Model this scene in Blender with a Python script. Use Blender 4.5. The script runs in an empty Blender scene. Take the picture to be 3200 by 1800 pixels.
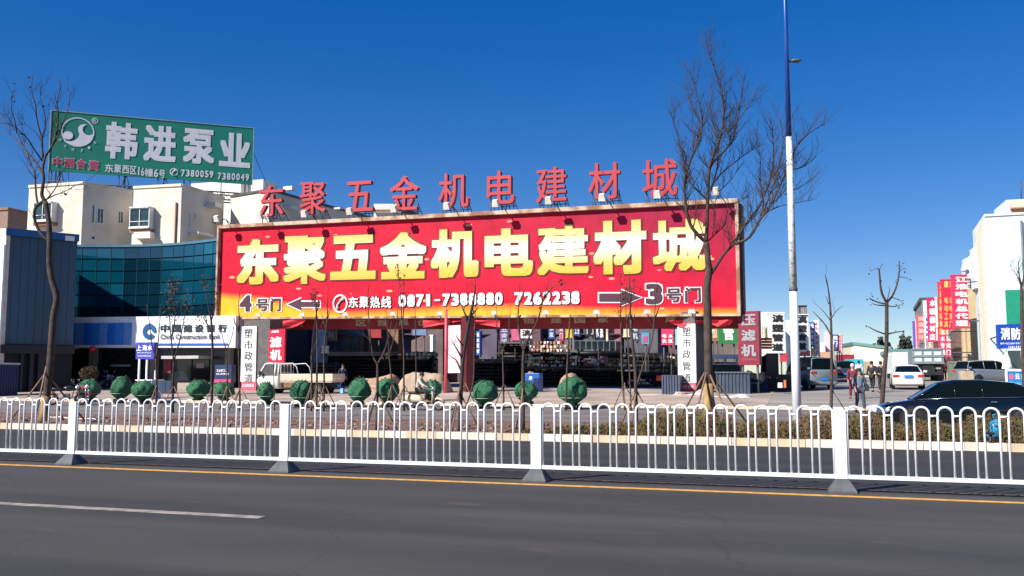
import bpy, math, random
from mathutils import Vector, Matrix
random.seed(7)
R=math.radians
scene=bpy.context.scene
COL=scene.collection
# ------------------------------------------------------------------ camera
F=2857.1; CX=1600.0; CY=900.0; H=1.65; YAW=17.5; PITCH=5.38
cam=bpy.data.cameras.new('camera'); cam.sensor_width=36; cam.lens=36*F/3200; cam.clip_start=.1; cam.clip_end=3000
co=bpy.data.objects.new('camera',cam); COL.objects.link(co)
co.location=(0,0,H); co.rotation_euler=(R(90+PITCH),0,R(YAW)); scene.camera=co
RM=co.rotation_euler.to_matrix()
CR=RM@Vector((1,0,0)); CU=RM@Vector((0,1,0)); CF=RM@Vector((0,0,-1)); FH=Vector((CF.x,CF.y,0)).normalized()
# ------------------------------------------------------------------ sky, sun, exposure
SAZ=R(218); SEL=R(37)           # sun azimuth (clockwise from +Y), elevation
w=bpy.data.worlds.new('World'); scene.world=w; w.use_nodes=True
nt=w.node_tree; bg=nt.nodes['Background']; sky=nt.nodes.new('ShaderNodeTexSky'); sky.sky_type='NISHITA'
sky.sun_disc=False; sky.sun_elevation=SEL; sky.sun_rotation=SAZ; sky.altitude=1900; sky.air_density=1.0; sky.dust_density=0.35; sky.ozone_density=3.0
hsv=nt.nodes.new('ShaderNodeHueSaturation'); hsv.inputs['Hue'].default_value=.518; hsv.inputs['Saturation'].default_value=1.68; hsv.inputs['Value'].default_value=1.0
gm_=nt.nodes.new('ShaderNodeGamma'); gm_.inputs[1].default_value=.72; nt.links.new(sky.outputs[0],gm_.inputs[0]); nt.links.new(gm_.outputs[0],hsv.inputs['Color']); nt.links.new(hsv.outputs[0],bg.inputs[0]); bg.inputs[1].default_value=0.12
sl=bpy.data.lights.new('sun','SUN'); sl.energy=5.0; sl.angle=R(.5); sl.color=(1,.94,.85)
so=bpy.data.objects.new('sun',sl); COL.objects.link(so)
sd=Vector((math.sin(SAZ)*math.cos(SEL),math.cos(SAZ)*math.cos(SEL),math.sin(SEL)))
so.rotation_euler=sd.to_track_quat('Z','Y').to_euler(); so.location=sd*60
vs=scene.view_settings; vs.view_transform='Standard'; vs.look='None'; vs.exposure=0.65; vs.gamma=1.0; vs.use_curve_mapping=False
scene.render.engine='CYCLES'; scene.cycles.use_denoising=True; scene.cycles.max_bounces=6
# ------------------------------------------------------------------ helpers: photo pixel (3200x1800) -> point in the place
def zg(Y):
    if Y<34: return 0.0
    if Y<58: return .03*(Y-34)
    if Y<90: return .72+.012*(Y-58)
    return 1.104
def ray(x,y): return CR*((x-CX)/F)+CU*((CY-y)/F)+CF
def at(x,y,D):
    r=ray(x,y); return Vector((0,0,H))+r*(D/r.dot(FH))
def dep(p): return (Vector(p)-Vector((0,0,H))).dot(FH)
def gnd(x,y,dz=0):
    r=ray(x,y); t=5.0
    while t<600:
        p=Vector((0,0,H))+r*t
        if p.z<=zg(p.y)+dz: break
        t+=.05
    return Vector((p.x,p.y,zg(p.y)+dz))
def foot(x,D):
    p=at(x,1169,D); return Vector((p.x,p.y,zg(p.y)))
def onY(x,y,Y):
    r=ray(x,y); return Vector((0,0,H))+r*(Y/r.y)
# ------------------------------------------------------------------ materials
MC={}
def M(name,c,rough=.6,metal=0,var=.12,vs_=3.0,bump=0,bs=20,spec=.5,c2=None,coat=0,trans=0,stretch=None,detail=4,ramp=(.35,.65)):
    if name in MC: return MC[name]
    m=bpy.data.materials.new(name); m.use_nodes=True; n=m.node_tree; b=n.nodes['Principled BSDF']; L=n.links
    b.inputs['Roughness'].default_value=rough; b.inputs['Metallic'].default_value=metal; b.inputs['Specular IOR Level'].default_value=spec
    b.inputs['Coat Weight'].default_value=coat
    if trans: b.inputs['Transmission Weight'].default_value=trans
    if len(c)==3: c=(*c,1)
    tc=n.nodes.new('ShaderNodeTexCoord'); mp=n.nodes.new('ShaderNodeMapping'); L.new(tc.outputs['Object'],mp.inputs[0])
    if stretch: mp.inputs['Scale'].default_value=stretch
    if var or c2:
        no=n.nodes.new('ShaderNodeTexNoise'); no.inputs['Scale'].default_value=vs_; no.inputs['Detail'].default_value=detail; L.new(mp.outputs[0],no.inputs['Vector'])
        rp=n.nodes.new('ShaderNodeValToRGB'); rp.color_ramp.elements[0].position=ramp[0]; rp.color_ramp.elements[1].position=ramp[1]
        if c2: a=(*c2,1)
        else: a=tuple(x*(1-var) for x in c[:3])+(1,)
        d=c if c2 else tuple(min(1,x*(1+var*.7)) for x in c[:3])+(1,)
        rp.color_ramp.elements[0].color=a; rp.color_ramp.elements[1].color=d
        L.new(no.outputs[0],rp.inputs[0]); L.new(rp.outputs[0],b.inputs['Base Color'])
    else: b.inputs['Base Color'].default_value=c
    if bump:
        n2=n.nodes.new('ShaderNodeTexNoise'); n2.inputs['Scale'].default_value=bs; n2.inputs['Detail'].default_value=6; L.new(mp.outputs[0],n2.inputs['Vector'])
        bp=n.nodes.new('ShaderNodeBump'); bp.inputs['Strength'].default_value=bump; bp.inputs['Distance'].default_value=.03; L.new(n2.outputs[0],bp.inputs['Height']); L.new(bp.outputs[0],b.inputs['Normal'])
    MC[name]=m; return m
def ramp_mat(name,stops,rough=.5,axis='Y',noise=None):
    """printed artwork: colour runs along the UV of the print"""
    m=bpy.data.materials.new(name); m.use_nodes=True; n=m.node_tree; b=n.nodes['Principled BSDF']; L=n.links
    b.inputs['Roughness'].default_value=rough
    uv=n.nodes.new('ShaderNodeUVMap'); uv.uv_map='UV'; sp=n.nodes.new('ShaderNodeSeparateXYZ'); L.new(uv.outputs[0],sp.inputs[0])
    rp=n.nodes.new('ShaderNodeValToRGB'); e=rp.color_ramp.elements
    e[0].position=stops[0][0]; e[0].color=(*stops[0][1],1); e[1].position=stops[-1][0]; e[1].color=(*stops[-1][1],1)
    for p,c in stops[1:-1]: k=e.new(p); k.color=(*c,1)
    L.new(sp.outputs[axis],rp.inputs[0]); L.new(rp.outputs[0],b.inputs['Base Color']); return m
# ------------------------------------------------------------------ mesh builder
class MB:
    def __init__(s): s.v=[]; s.f=[]; s.sm=[]; s.uv={}
    def add(s,vs,fs,smooth=False):
        k=len(s.v); s.v+=[Vector(v) for v in vs]
        for f in fs: s.f.append([i+k for i in f]); s.sm.append(smooth)
        return k
    def box(s,c,d,rz=0,taper=1.0,M4=None):
        x,y,z=[q/2 for q in d]; vs=[]
        for zz,t in ((-z,1),(z,taper)):
            for xx,yy in ((-x,-y),(x,-y),(x,y),(-x,y)): vs.append(Vector((xx*t,yy*t,zz)))
        if M4: vs=[M4@v for v in vs]
        elif rz: m=Matrix.Rotation(rz,3,'Z'); vs=[m@v for v in vs]
        vs=[v+Vector(c) for v in vs]
        s.add(vs,[(0,3,2,1),(4,5,6,7),(0,1,5,4),(1,2,6,5),(2,3,7,6),(3,0,4,7)]); return s
    def bz(s,x0,x1,y0,y1,z0,z1): return s.box(((x0+x1)/2,(y0+y1)/2,(z0+z1)/2),(x1-x0,y1-y0,z1-z0))
    def hexa(s,b4,t4):
        s.add(list(b4)+list(t4),[(0,3,2,1),(4,5,6,7),(0,1,5,4),(1,2,6,5),(2,3,7,6),(3,0,4,7)]); return s
    def prism(s,poly,ext):
        ext=Vector(ext); n=len(poly); a=[Vector(p) for p in poly]; b=[p+ext for p in a]
        s.add(a+b,[tuple(range(n))[::-1],tuple(range(n,2*n))]+[(i,(i+1)%n,n+(i+1)%n,n+i) for i in range(n)]); return s
    def tube(s,pts,r,n=6,cap=True,smooth=True):
        pts=[Vector(p) for p in pts]
        if not isinstance(r,(list,tuple)): r=[r]*len(pts)
        rings=[]; prev=None
        for i,p in enumerate(pts):
            d=(pts[min(i+1,len(pts)-1)]-pts[max(i-1,0)])
            d=d.normalized() if d.length>1e-9 else Vector((0,0,1))
            if prev is None: a=d.orthogonal().normalized()
            else:
                a=prev-d*prev.dot(d); a=a.normalized() if a.length>1e-6 else d.orthogonal().normalized()
            prev=a; b=d.cross(a)
            rings.append([p+(a*math.cos(2*math.pi*k/n)+b*math.sin(2*math.pi*k/n))*r[i] for k in range(n)])
        vs=[v for g in rings for v in g]; fs=[]
        for i in range(len(pts)-1):
            for k in range(n): fs.append((i*n+k,i*n+(k+1)%n,(i+1)*n+(k+1)%n,(i+1)*n+k))
        if cap: fs+= [tuple(range(n))[::-1],tuple((len(pts)-1)*n+k for k in range(n))]
        s.add(vs,fs,smooth); return s
    def ell(s,c,r,nu=12,nv=8,jit=0,rot=None):
        c=Vector(c); vs=[]; fs=[]
        for j in range(nv+1):
            ph=math.pi*j/nv
            for i in range(nu):
                th=2*math.pi*i/nu; q=1+random.uniform(-jit,jit)
                v=Vector((r[0]*math.sin(ph)*math.cos(th)*q,r[1]*math.sin(ph)*math.sin(th)*q,r[2]*math.cos(ph)*q))
                if rot: v=rot@v
                vs.append(c+v)
        for j in range(nv):
            for i in range(nu): fs.append((j*nu+i,(j+1)*nu+i,(j+1)*nu+(i+1)%nu,j*nu+(i+1)%nu))
        s.add(vs,fs,True); return s
    def quad(s,a,b,c,d): s.add([a,b,c,d],[(0,1,2,3)]); return s
    def loft(s,rings,smooth=True,cap=True):
        n=len(rings[0]); vs=[v for g in rings for v in g]; fs=[]
        for i in range(len(rings)-1):
            for k in range(n): fs.append((i*n+k,i*n+(k+1)%n,(i+1)*n+(k+1)%n,(i+1)*n+k))
        if cap: fs+=[tuple(range(n))[::-1],tuple((len(rings)-1)*n+k for k in range(n))]
        s.add(vs,fs,smooth); return s
def off_of(parent):
    o=Vector((0,0,0)); p=parent
    while p is not None: o+=p.location; p=p.parent
    return o
def build(name,mb,mat,parent=None,uv=None,local=False,bevel=0):
    """world-space vertices -> one mesh object (child of parent, in its frame)"""
    me=bpy.data.meshes.new(name); o_=Vector((0,0,0)) if local else off_of(parent)
    me.from_pydata([tuple(v-o_) for v in mb.v],[],mb.f); me.materials.append(mat)
    me.polygons.foreach_set('use_smooth',mb.sm)
    if uv:
        l=me.uv_layers.new(name='UV')
        for lp in me.loops: l.data[lp.index].uv=uv[lp.vertex_index]
    me.validate(); me.update()
    o=bpy.data.objects.new(name,me); COL.objects.link(o)
    if parent is not None: o.parent=parent
    if bevel:
        md=o.modifiers.new('b','BEVEL'); md.width=bevel; md.segments=2; md.limit_method='ANGLE'
    return o
def tag(o,label,cat,group=None,kind=None):
    if label: o['label']=label
    if cat: o['category']=cat
    if group: o['group']=group
    if kind: o['kind']=kind
    return o
def thing(name,label,cat,loc=(0,0,0),group=None):
    o=bpy.data.objects.new(name,None); COL.objects.link(o); o.location=loc; o.empty_display_size=.2
    return tag(o,label,cat,group)
def struct(name,mb,mat,label=None,**k):
    o=build(name,mb,mat,**k); o['kind']='structure'
    if label: o['label']=label
    return o
def dup(root,loc,rz=0,label=None):
    r=root.copy(); COL.objects.link(r); r.location=loc; r.rotation_euler=(0,0,rz)
    if label: r['label']=label
    for ch in list(root.children):
        c=ch.copy(); COL.objects.link(c); c.parent=r
        for g in list(ch.children):
            d=g.copy(); COL.objects.link(d); d.parent=c
    return r
# ------------------------------------------------------------------ lettering
GC={}
def glyph(s):
    if s in GC: return GC[s]
    c=bpy.data.curves.new('t','FONT'); c.body=s; c.resolution_u=3
    o=bpy.data.objects.new('t',c); COL.objects.link(o)
    m=bpy.data.meshes.new_from_object(o.evaluated_get(bpy.context.evaluated_depsgraph_get()))
    vs=[(v.co.x,v.co.y) for v in m.vertices]; fs=[tuple(p.vertices) for p in m.polygons]
    eu={}
    for f in fs:
        for i in range(len(f)):
            e=tuple(sorted((f[i],f[(i+1)%len(f)]))); eu[e]=eu.get(e,0)+1
    bd=[]
    for f in fs:
        for i in range(len(f)):
            a,b=f[i],f[(i+1)%len(f)]
            if eu[tuple(sorted((a,b)))]==1: bd.append((a,b))
    bpy.data.objects.remove(o); bpy.data.meshes.remove(m)
    xs=[v[0] for v in vs]; ys=[v[1] for v in vs]
    GC[s]=(vs,fs,bd,min(xs),min(ys),max(xs),max(ys)); return GC[s]
class Panel:
    """flat face in the place: O lower left, U along it, V up it, N out of its face"""
    def __init__(s,O,U,V): s.O=Vector(O); s.U=Vector(U); s.V=Vector(V); s.N=s.U.cross(s.V).normalized(); s.w=s.U.length; s.h=s.V.length
    def p(s,a,b,d=0): return s.O+s.U*a+s.V*b+s.N*d
    def st(s,x,y):
        r=ray(x,y); o=Vector((0,0,H)); t=(s.O-o).dot(s.N)/r.dot(s.N); q=o+r*t-s.O
        uu=s.U.dot(s.U); uv=s.U.dot(s.V); vv=s.V.dot(s.V); qu=q.dot(s.U); qv=q.dot(s.V); det=uu*vv-uv*uv
        return ((qu*vv-qv*uv)/det,(qv*uu-qu*uv)/det)
    def rect(s,x0,y0,x1,y1):
        xm=(x0+x1)/2; ym=(y0+y1)/2
        return s.st(x0,ym)[0],s.st(xm,y1)[1],s.st(x1,ym)[0],s.st(xm,y0)[1]
    def slab(s,mb,a0,b0,a1,b1,d0,d1):
        mb.hexa([s.p(a0,b0,d1),s.p(a1,b0,d1),s.p(a1,b0,d0),s.p(a0,b0,d0)],[s.p(a0,b1,d1),s.p(a1,b1,d1),s.p(a1,b1,d0),s.p(a0,b1,d0)]); return mb
def px_panel(xl,ytl,ybl,xr,ybr,Dl,Dr):
    O=at(xl,ybl,Dl); Rr=at(xr,ybr,Dr); zt=at(xl,ytl,Dl).z; return Panel(O,Rr-O,(0,0,zt-O.z))
def letters(P,s,rc,d,mat,name,parent,bold=0.0,thick=0.0,px=True,uvmat=False,step=.0015):
    """lettering s stretched to rc=(x0,y0,x1,y1); bold = stroke growth in em"""
    vs,fs,bd,x0,y0,x1,y1=glyph(s)
    a0,b0,a1,b1=P.rect(*rc) if px else rc
    sh=[(0,0)]
    if bold:
        sq=[(-1,-1),(0,-1),(1,-1),(1,0),(1,1),(0,1),(-1,1),(-1,0)] if bold<.045 else [(-1,-1),(-.33,-1),(.33,-1),(1,-1),(1,-.33),(1,.33),(1,1),(.33,1),(-.33,1),(-1,1),(-1,.33),(-1,-.33)]
        sh+=[(bold*p,bold*q*.85) for p,q in sq]
        if bold>.05: sh+=[(bold*.45*p,bold*.45*q) for p,q in ((-1,-1),(1,-1),(1,1),(-1,1))]
    X0,X1,Y0,Y1=x0-bold,x1+bold,y0-bold,y1+bold
    mb=MB(); uv=[]
    for k,(ox,oy) in enumerate(sh):
        dd=d+step*k
        def mp(v,q):
            a=a0+(a1-a0)*(v[0]+ox-X0)/(X1-X0); b=b0+(b1-b0)*(v[1]+oy-Y0)/(Y1-Y0); return P.p(a,b,q)
        fr=[mp(v,dd) for v in vs]; base=mb.add(fr,fs)
        uv+=[((v[0]+ox-X0)/(X1-X0),(v[1]+oy-Y0)/(Y1-Y0)) for v in vs]
        if thick:
            bk=[mp(v,dd-thick) for v in vs]; n=len(vs)
            mb.add(fr+bk,[(b,a,a+n,b+n) for a,b in bd]); uv+=uv[-n:]*2
    return build(name,mb,mat,parent,uv=uv if uvmat else None)
def bars(P,rc,n,mat,name,parent,d,seed=0,cols=1):
    """print too small to read: a run of uneven dabs"""
    rr=random.Random(seed); a0,b0,a1,b1=P.rect(*rc); mb=MB()
    for i in range(n):
        t0=a0+(a1-a0)*i/n; t1=t0+(a1-a0)/n*.78
        for j in range(3):
            if rr.random()<.2: continue
            u0=b0+(b1-b0)*(j/3+.03); u1=b0+(b1-b0)*(j/3+.22+rr.random()*.08)
            k=rr.random()*.25; P.slab(mb,t0+(t1-t0)*k,u0,t1-(t1-t0)*rr.random()*.25,u1,d-.005,d)
        P.slab(mb,t0+(t1-t0)*.4,b0,t0+(t1-t0)*.58,b1,d-.006,d+.002)
    return build(name,mb,mat,parent)
white=M('white_paint',(.78,.80,.82),.4,var=.05)
steel_w=M('fence_white',(.80,.83,.85),.38,c2=(.66,.68,.67),vs_=5,detail=8,ramp=(.25,.38),bump=.15,bs=60)
black=M('black',(.012,.012,.014),.5,var=0)
dark=M('dark_grey',(.03,.032,.035),.6)
rubber=M('rubber',(.015,.015,.016),.8,var=.1)
chrome=M('chrome',(.6,.6,.62),.2,1,var=.05)
redp=M('sign_red',(.62,.012,.05),.45,var=.12,vs_=.8)
tarpw=M('sign_white',(.80,.82,.80),.5,var=.06,vs_=.8)
ink=M('ink_black',(.02,.02,.025),.6,var=0)
inkw=M('ink_white',(.85,.85,.83),.5,var=0)
bluep=M('sign_blue',(.02,.09,.42),.45,var=.1)
iron=M('iron_grey',(.07,.08,.1),.6,var=.2)

# =================================================================== GROUND
road_m=bpy.data.materials.new('asphalt'); road_m.use_nodes=True
def asphalt(m,base,lo,stain=.25,tint=(1,1,1)):
    n=m.node_tree; b=n.nodes['Principled BSDF']; L=n.links; b.inputs['Roughness'].default_value=.85; b.inputs['Specular IOR Level'].default_value=.3
    tc=n.nodes.new('ShaderNodeTexCoord'); mp=n.nodes.new('ShaderNodeMapping'); mp.inputs['Scale'].default_value=(.25,1,1); L.new(tc.outputs['Object'],mp.inputs[0])
    n1=n.nodes.new('ShaderNodeTexNoise'); n1.inputs['Scale'].default_value=.7; n1.inputs['Detail'].default_value=5; L.new(mp.outputs[0],n1.inputs['Vector'])
    n2=n.nodes.new('ShaderNodeTexNoise'); n2.inputs['Scale'].default_value=60; n2.inputs['Detail'].default_value=3; L.new(tc.outputs['Object'],n2.inputs['Vector'])
    r1=n.nodes.new('ShaderNodeValToRGB'); r1.color_ramp.elements[0].position=.3; r1.color_ramp.elements[1].position=.72
    r1.color_ramp.elements[0].color=(*[lo*t for t in tint],1); r1.color_ramp.elements[1].color=(*[base*t for t in tint],1); L.new(n1.outputs[0],r1.inputs[0])
    mx=n.nodes.new('ShaderNodeMixRGB'); mx.blend_type='MULTIPLY'; mx.inputs[0].default_value=.55; L.new(r1.outputs[0],mx.inputs[1])
    r2=n.nodes.new('ShaderNodeValToRGB'); r2.color_ramp.elements[0].position=.3; r2.color_ramp.elements[1].position=.7; r2.color_ramp.elements[0].color=(.55,.55,.55,1); r2.color_ramp.elements[1].color=(1.3,1.3,1.3,1)
    L.new(n2.outputs[0],r2.inputs[0]); L.new(r2.outputs[0],mx.inputs[2])
    # paler dust patches
    n3=n.nodes.new('ShaderNodeTexNoise'); n3.inputs['Scale'].default_value=2.2; n3.inputs['Detail'].default_value=3; L.new(mp.outputs[0],n3.inputs['Vector'])
    r3=n.nodes.new('ShaderNodeValToRGB'); r3.color_ramp.elements[0].position=.66; r3.color_ramp.elements[1].position=.8; r3.color_ramp.elements[0].color=(0,0,0,1); r3.color_ramp.elements[1].color=(stain,stain,stain,1)
    L.new(n3.outputs[0],r3.inputs[0]); m2=n.nodes.new('ShaderNodeMixRGB'); m2.inputs[2].default_value=(base*2.6,base*2.1,base*1.8,1); L.new(r3.outputs[0],m2.inputs[0]); L.new(mx.outputs[0],m2.inputs[1]); L.new(m2.outputs[0],b.inputs['Base Color'])
    mpb=n.nodes.new('ShaderNodeMapping'); mpb.inputs['Scale'].default_value=(.012,.9,1); L.new(tc.outputs['Object'],mpb.inputs[0]); n4=n.nodes.new('ShaderNodeTexNoise'); n4.inputs['Scale'].default_value=1.0; n4.inputs['Detail'].default_value=4; L.new(mpb.outputs[0],n4.inputs['Vector'])
    r4=n.nodes.new('ShaderNodeValToRGB'); r4.color_ramp.elements[0].position=.38; r4.color_ramp.elements[1].position=.62; r4.color_ramp.elements[0].color=(.80,.80,.84,1); r4.color_ramp.elements[1].color=(1.12,1.1,1.06,1); L.new(n4.outputs[0],r4.inputs[0])
    m3=n.nodes.new('ShaderNodeMixRGB'); m3.blend_type='MULTIPLY'; m3.inputs[0].default_value=1; L.new(m2.outputs[0],m3.inputs[1]); L.new(r4.outputs[0],m3.inputs[2])
    # fine cracks, only here and there
    vo=n.nodes.new('ShaderNodeTexVoronoi'); vo.feature='DISTANCE_TO_EDGE'; vo.inputs['Scale'].default_value=.45; nw=n.nodes.new('ShaderNodeMixRGB'); nw.inputs[0].default_value=.12; L.new(tc.outputs['Object'],nw.inputs[1]); n5=n.nodes.new('ShaderNodeTexNoise'); n5.inputs['Scale'].default_value=2.5; L.new(tc.outputs['Object'],n5.inputs['Vector']); L.new(n5.outputs['Color'],nw.inputs[2]); L.new(nw.outputs[0],vo.inputs['Vector'])
    r5=n.nodes.new('ShaderNodeValToRGB'); r5.color_ramp.elements[0].position=.0; r5.color_ramp.elements[0].color=(.62,.62,.62,1); r5.color_ramp.elements[1].position=.006; r5.color_ramp.elements[1].color=(1,1,1,1); L.new(vo.outputs['Distance'],r5.inputs[0])
    m4=n.nodes.new('ShaderNodeMixRGB'); m4.blend_type='MULTIPLY'; L.new(n1.outputs[0],m4.inputs[0]); L.new(m3.outputs[0],m4.inputs[1]); L.new(r5.outputs[0],m4.inputs[2]); L.new(m4.outputs[0],b.inputs['Base Color'])
    bp=n.nodes.new('ShaderNodeBump'); bp.inputs['Strength'].default_value=.5; bp.inputs['Distance'].default_value=.01; L.new(n2.outputs[0],bp.inputs['Height']); L.new(bp.outputs[0],b.inputs['Normal'])
asphalt(road_m,.070,.045,.5,(1.04,1,.97))
road2=bpy.data.materials.new('asphalt_far_lane'); road2.use_nodes=True; asphalt(road2,.048,.036,.12,(.97,1,1.06))
road3=bpy.data.materials.new('asphalt_market'); road3.use_nodes=True; asphalt(road3,.33,.25,.25,(1.04,.96,.86))
road4=bpy.data.materials.new('asphalt_side_road'); road4.use_nodes=True; asphalt(road4,.20,.15,.3,(1.05,.95,.88))
def sheet(x0,x1,ys,dz):
    mb=MB(); n=16
    for i in range(len(ys)-1):
        for k in range(n):
            a=x0+(x1-x0)*k/n; b=x0+(x1-x0)*(k+1)/n
            mb.quad((a,ys[i],zg(ys[i])+dz),(b,ys[i],zg(ys[i])+dz),(b,ys[i+1],zg(ys[i+1])+dz),(a,ys[i+1],zg(ys[i+1])+dz))
    return mb
yfence=13.85
KY=22.0
YS=[28,34,58,90,130,1500]
gmat=M('dry_ground',(.17,.13,.10),.9,var=.3,vs_=.05,bump=.3)
struct('ground',sheet(-900,900,[-300,20,34,58,90,300,2500],-.06),gmat)
struct('main_road',sheet(-120,120,[-14,13.9],0.0),road_m,'worn dark asphalt carriageway with a yellow edge line in the foreground')
struct('far_carriageway',sheet(-120,120,[13.9,KY],0.0),road2,'bluish dark asphalt lanes behind the white railing')
# painted lines
yel=M('yellow_line_paint',(.66,.33,.055),.7,var=.25,vs_=9,bump=.2); wl=M('lane_paint',(.30,.27,.24),.8,var=.4,vs_=5)
yl=M('yellow_line_dull',(.20,.12,.05),.8,c2=(.07,.055,.045),vs_=6)  # darker, blotchier than the near line's paint
mb=MB(); mb.bz(-60,40,13.30,13.44,.002,.006); struct('edge_line',mb,yel,'orange yellow painted line on the near side of the railing')
mb=MB(); mb.bz(-60,40,14.10,14.20,.002,.006); struct('dull_line',mb,yl,'dull yellow line on the far side of the railing')
lp=gnd(820,1618); mb=MB(); mb.bz(lp.x-6,lp.x,lp.y-.075,lp.y+.075,.002,.007); mb.bz(lp.x-21,lp.x-15,lp.y-.075,lp.y+.075,.002,.007); mb.bz(lp.x+9,lp.x+15,lp.y-.075,lp.y+.075,.002,.007); struct('lane_marking',mb,wl,'worn pale dash on the near carriageway')
# kerb stones, each its own piece
ks=M('kerb_stone',(.74,.64,.52),.8,var=.12,vs_=2,bump=.3,bs=30); ks2=M('kerb_stone_tan',(.66,.50,.33),.8,var=.15,vs_=2,bump=.3,bs=30); ks3=M('kerb_stone_pale',(.76,.70,.62),.8,var=.12,vs_=2,bump=.3)
def kerb(y,x0,x1,h,wd,ln,label,z,cut=None):
    root=thing('kerb',None,None,((x0+x1)/2,y,z)); root['kind']='structure'; root['label']=label
    x=x0; ms={}
    bb=MB(); bb.box((0,0,h/2),(ln-.012,wd,h)); 
    for q in (ks,ks2,ks3):
        o=build('kerb_stone',bb,q,root,local=True,bevel=.012); ms[q]=o; bpy.data.objects.remove(o)
    me={}
    for q in (ks,ks2,ks3):
        m_=bpy.data.meshes.new('kerb_stone'); m_.from_pydata([tuple(v) for v in bb.v],[],bb.f); m_.materials.append(q); me[q]=m_
    while x<x1:
        if not(cut and cut[0]<x+ln/2<cut[1]):
            q=random.choice((ks,ks,ks3,ks2)); o=bpy.data.objects.new('kerb_stone',me[q]); COL.objects.link(o); o.parent=root
            o.location=(x+ln/2-root.location.x,random.uniform(-.008,.008),random.uniform(-.008,.004)); o.rotation_euler=(0,0,random.uniform(-.006,.006))
        x+=ln
    return root
kerb(KY+.13,-26.2,15.6,.17,.26,.82,'pale stone kerb along the planting strip',0,cut=(10.06,10.4))
kerb(40.1,-45,8,.12,.22,1.0,'low kerb at the front edge of the market forecourt',zg(40.1))
# planting strip, service road, forecourt
soil=M('red_soil',(.23,.12,.085),.95,c2=(.09,.055,.04),vs_=1.3,bump=1,bs=9,detail=8)
def rough_sheet(x0,x1,y0,y1,z,nx,ny,amp):
    mb=MB(); vs=[];fs=[]; rr=random.Random(3)
    for j in range(ny+1):
        for i in range(nx+1): vs.append(Vector((x0+(x1-x0)*i/nx,y0+(y1-y0)*j/ny,z+(rr.uniform(-amp,amp) if 0<j<ny else 0))))
    for j in range(ny):
        for i in range(nx): a=j*(nx+1)+i; fs.append((a,a+1,a+nx+2,a+nx+1))
    mb.add(vs,fs,True); return mb
struct('planting_strip',rough_sheet(-60,3,KY+.262,29.6,.09,200,18,.035),soil,'bare reddish soil strip behind the near kerb'); struct('planting_strip',rough_sheet(3.0,40,KY+.262,25.4,.09,120,8,.035),soil,'narrower soil strip under the low hedge on the right')
struct('service_road',sheet(-80,60,[25.2,34,40.0],.004),road4,'grey side road between the two kerbs')
pav=bpy.data.materials.new('pale_paving'); pav.use_nodes=True
def tiles(m,c1,c2,mortar,scale):
    n=m.node_tree; b=n.nodes['Principled BSDF']; L=n.links; b.inputs['Roughness'].default_value=.8
    tc=n.nodes.new('ShaderNodeTexCoord'); br=n.nodes.new('ShaderNodeTexBrick'); br.inputs['Scale'].default_value=scale; br.inputs['Color1'].default_value=(*c1,1); br.inputs['Color2'].default_value=(*c2,1); br.inputs['Mortar'].default_value=(*mortar,1); br.inputs['Mortar Size'].default_value=.02
    L.new(tc.outputs['Object'],br.inputs['Vector']); no=n.nodes.new('ShaderNodeTexNoise'); no.inputs['Scale'].default_value=.35; no.inputs['Detail'].default_value=6; L.new(tc.outputs['Object'],no.inputs['Vector'])
    r=n.nodes.new('ShaderNodeValToRGB'); r.color_ramp.elements[0].position=.3; r.color_ramp.elements[0].color=(.6,.6,.6,1); r.color_ramp.elements[1].position=.7; r.color_ramp.elements[1].color=(1.1,1.1,1.1,1); L.new(no.outputs[0],r.inputs[0])
    mx=n.nodes.new('ShaderNodeMixRGB'); mx.blend_type='MULTIPLY'; mx.inputs[0].default_value=1; L.new(br.outputs[0],mx.inputs[1]); L.new(r.outputs[0],mx.inputs[2]); L.new(mx.outputs[0],b.inputs['Base Color'])
tiles(pav,(.50,.41,.34),(.43,.35,.29),(.30,.24,.20),1.2)
struct('forecourt',sheet(-90,-1.5,[40.2,46,52,58,90,120],.03),pav,'pale pinkish paved forecourt below the billboard')
struct('market_street',sheet(-1.5,60,[40.0,46,52,58,90,300],.02),road3,'grey brown street running into the market on the right')
# rope lying over the soil at left
rp=M('rope_white',(.7,.68,.66),.7,var=.1); a=gnd(300,1310,.14); b_=gnd(620,1268,.14)
pts=[Vector((a.x+(b_.x-a.x)*t+.15*math.sin(t*9),a.y+(26.8-a.y)*t,.13+.02*math.sin(t*14))) for t in [i/14 for i in range(15)]]
tag(build('rope',MB().tube(pts,.018,5),rp),'thin white hose lying across the bare soil at left','hose')

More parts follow.
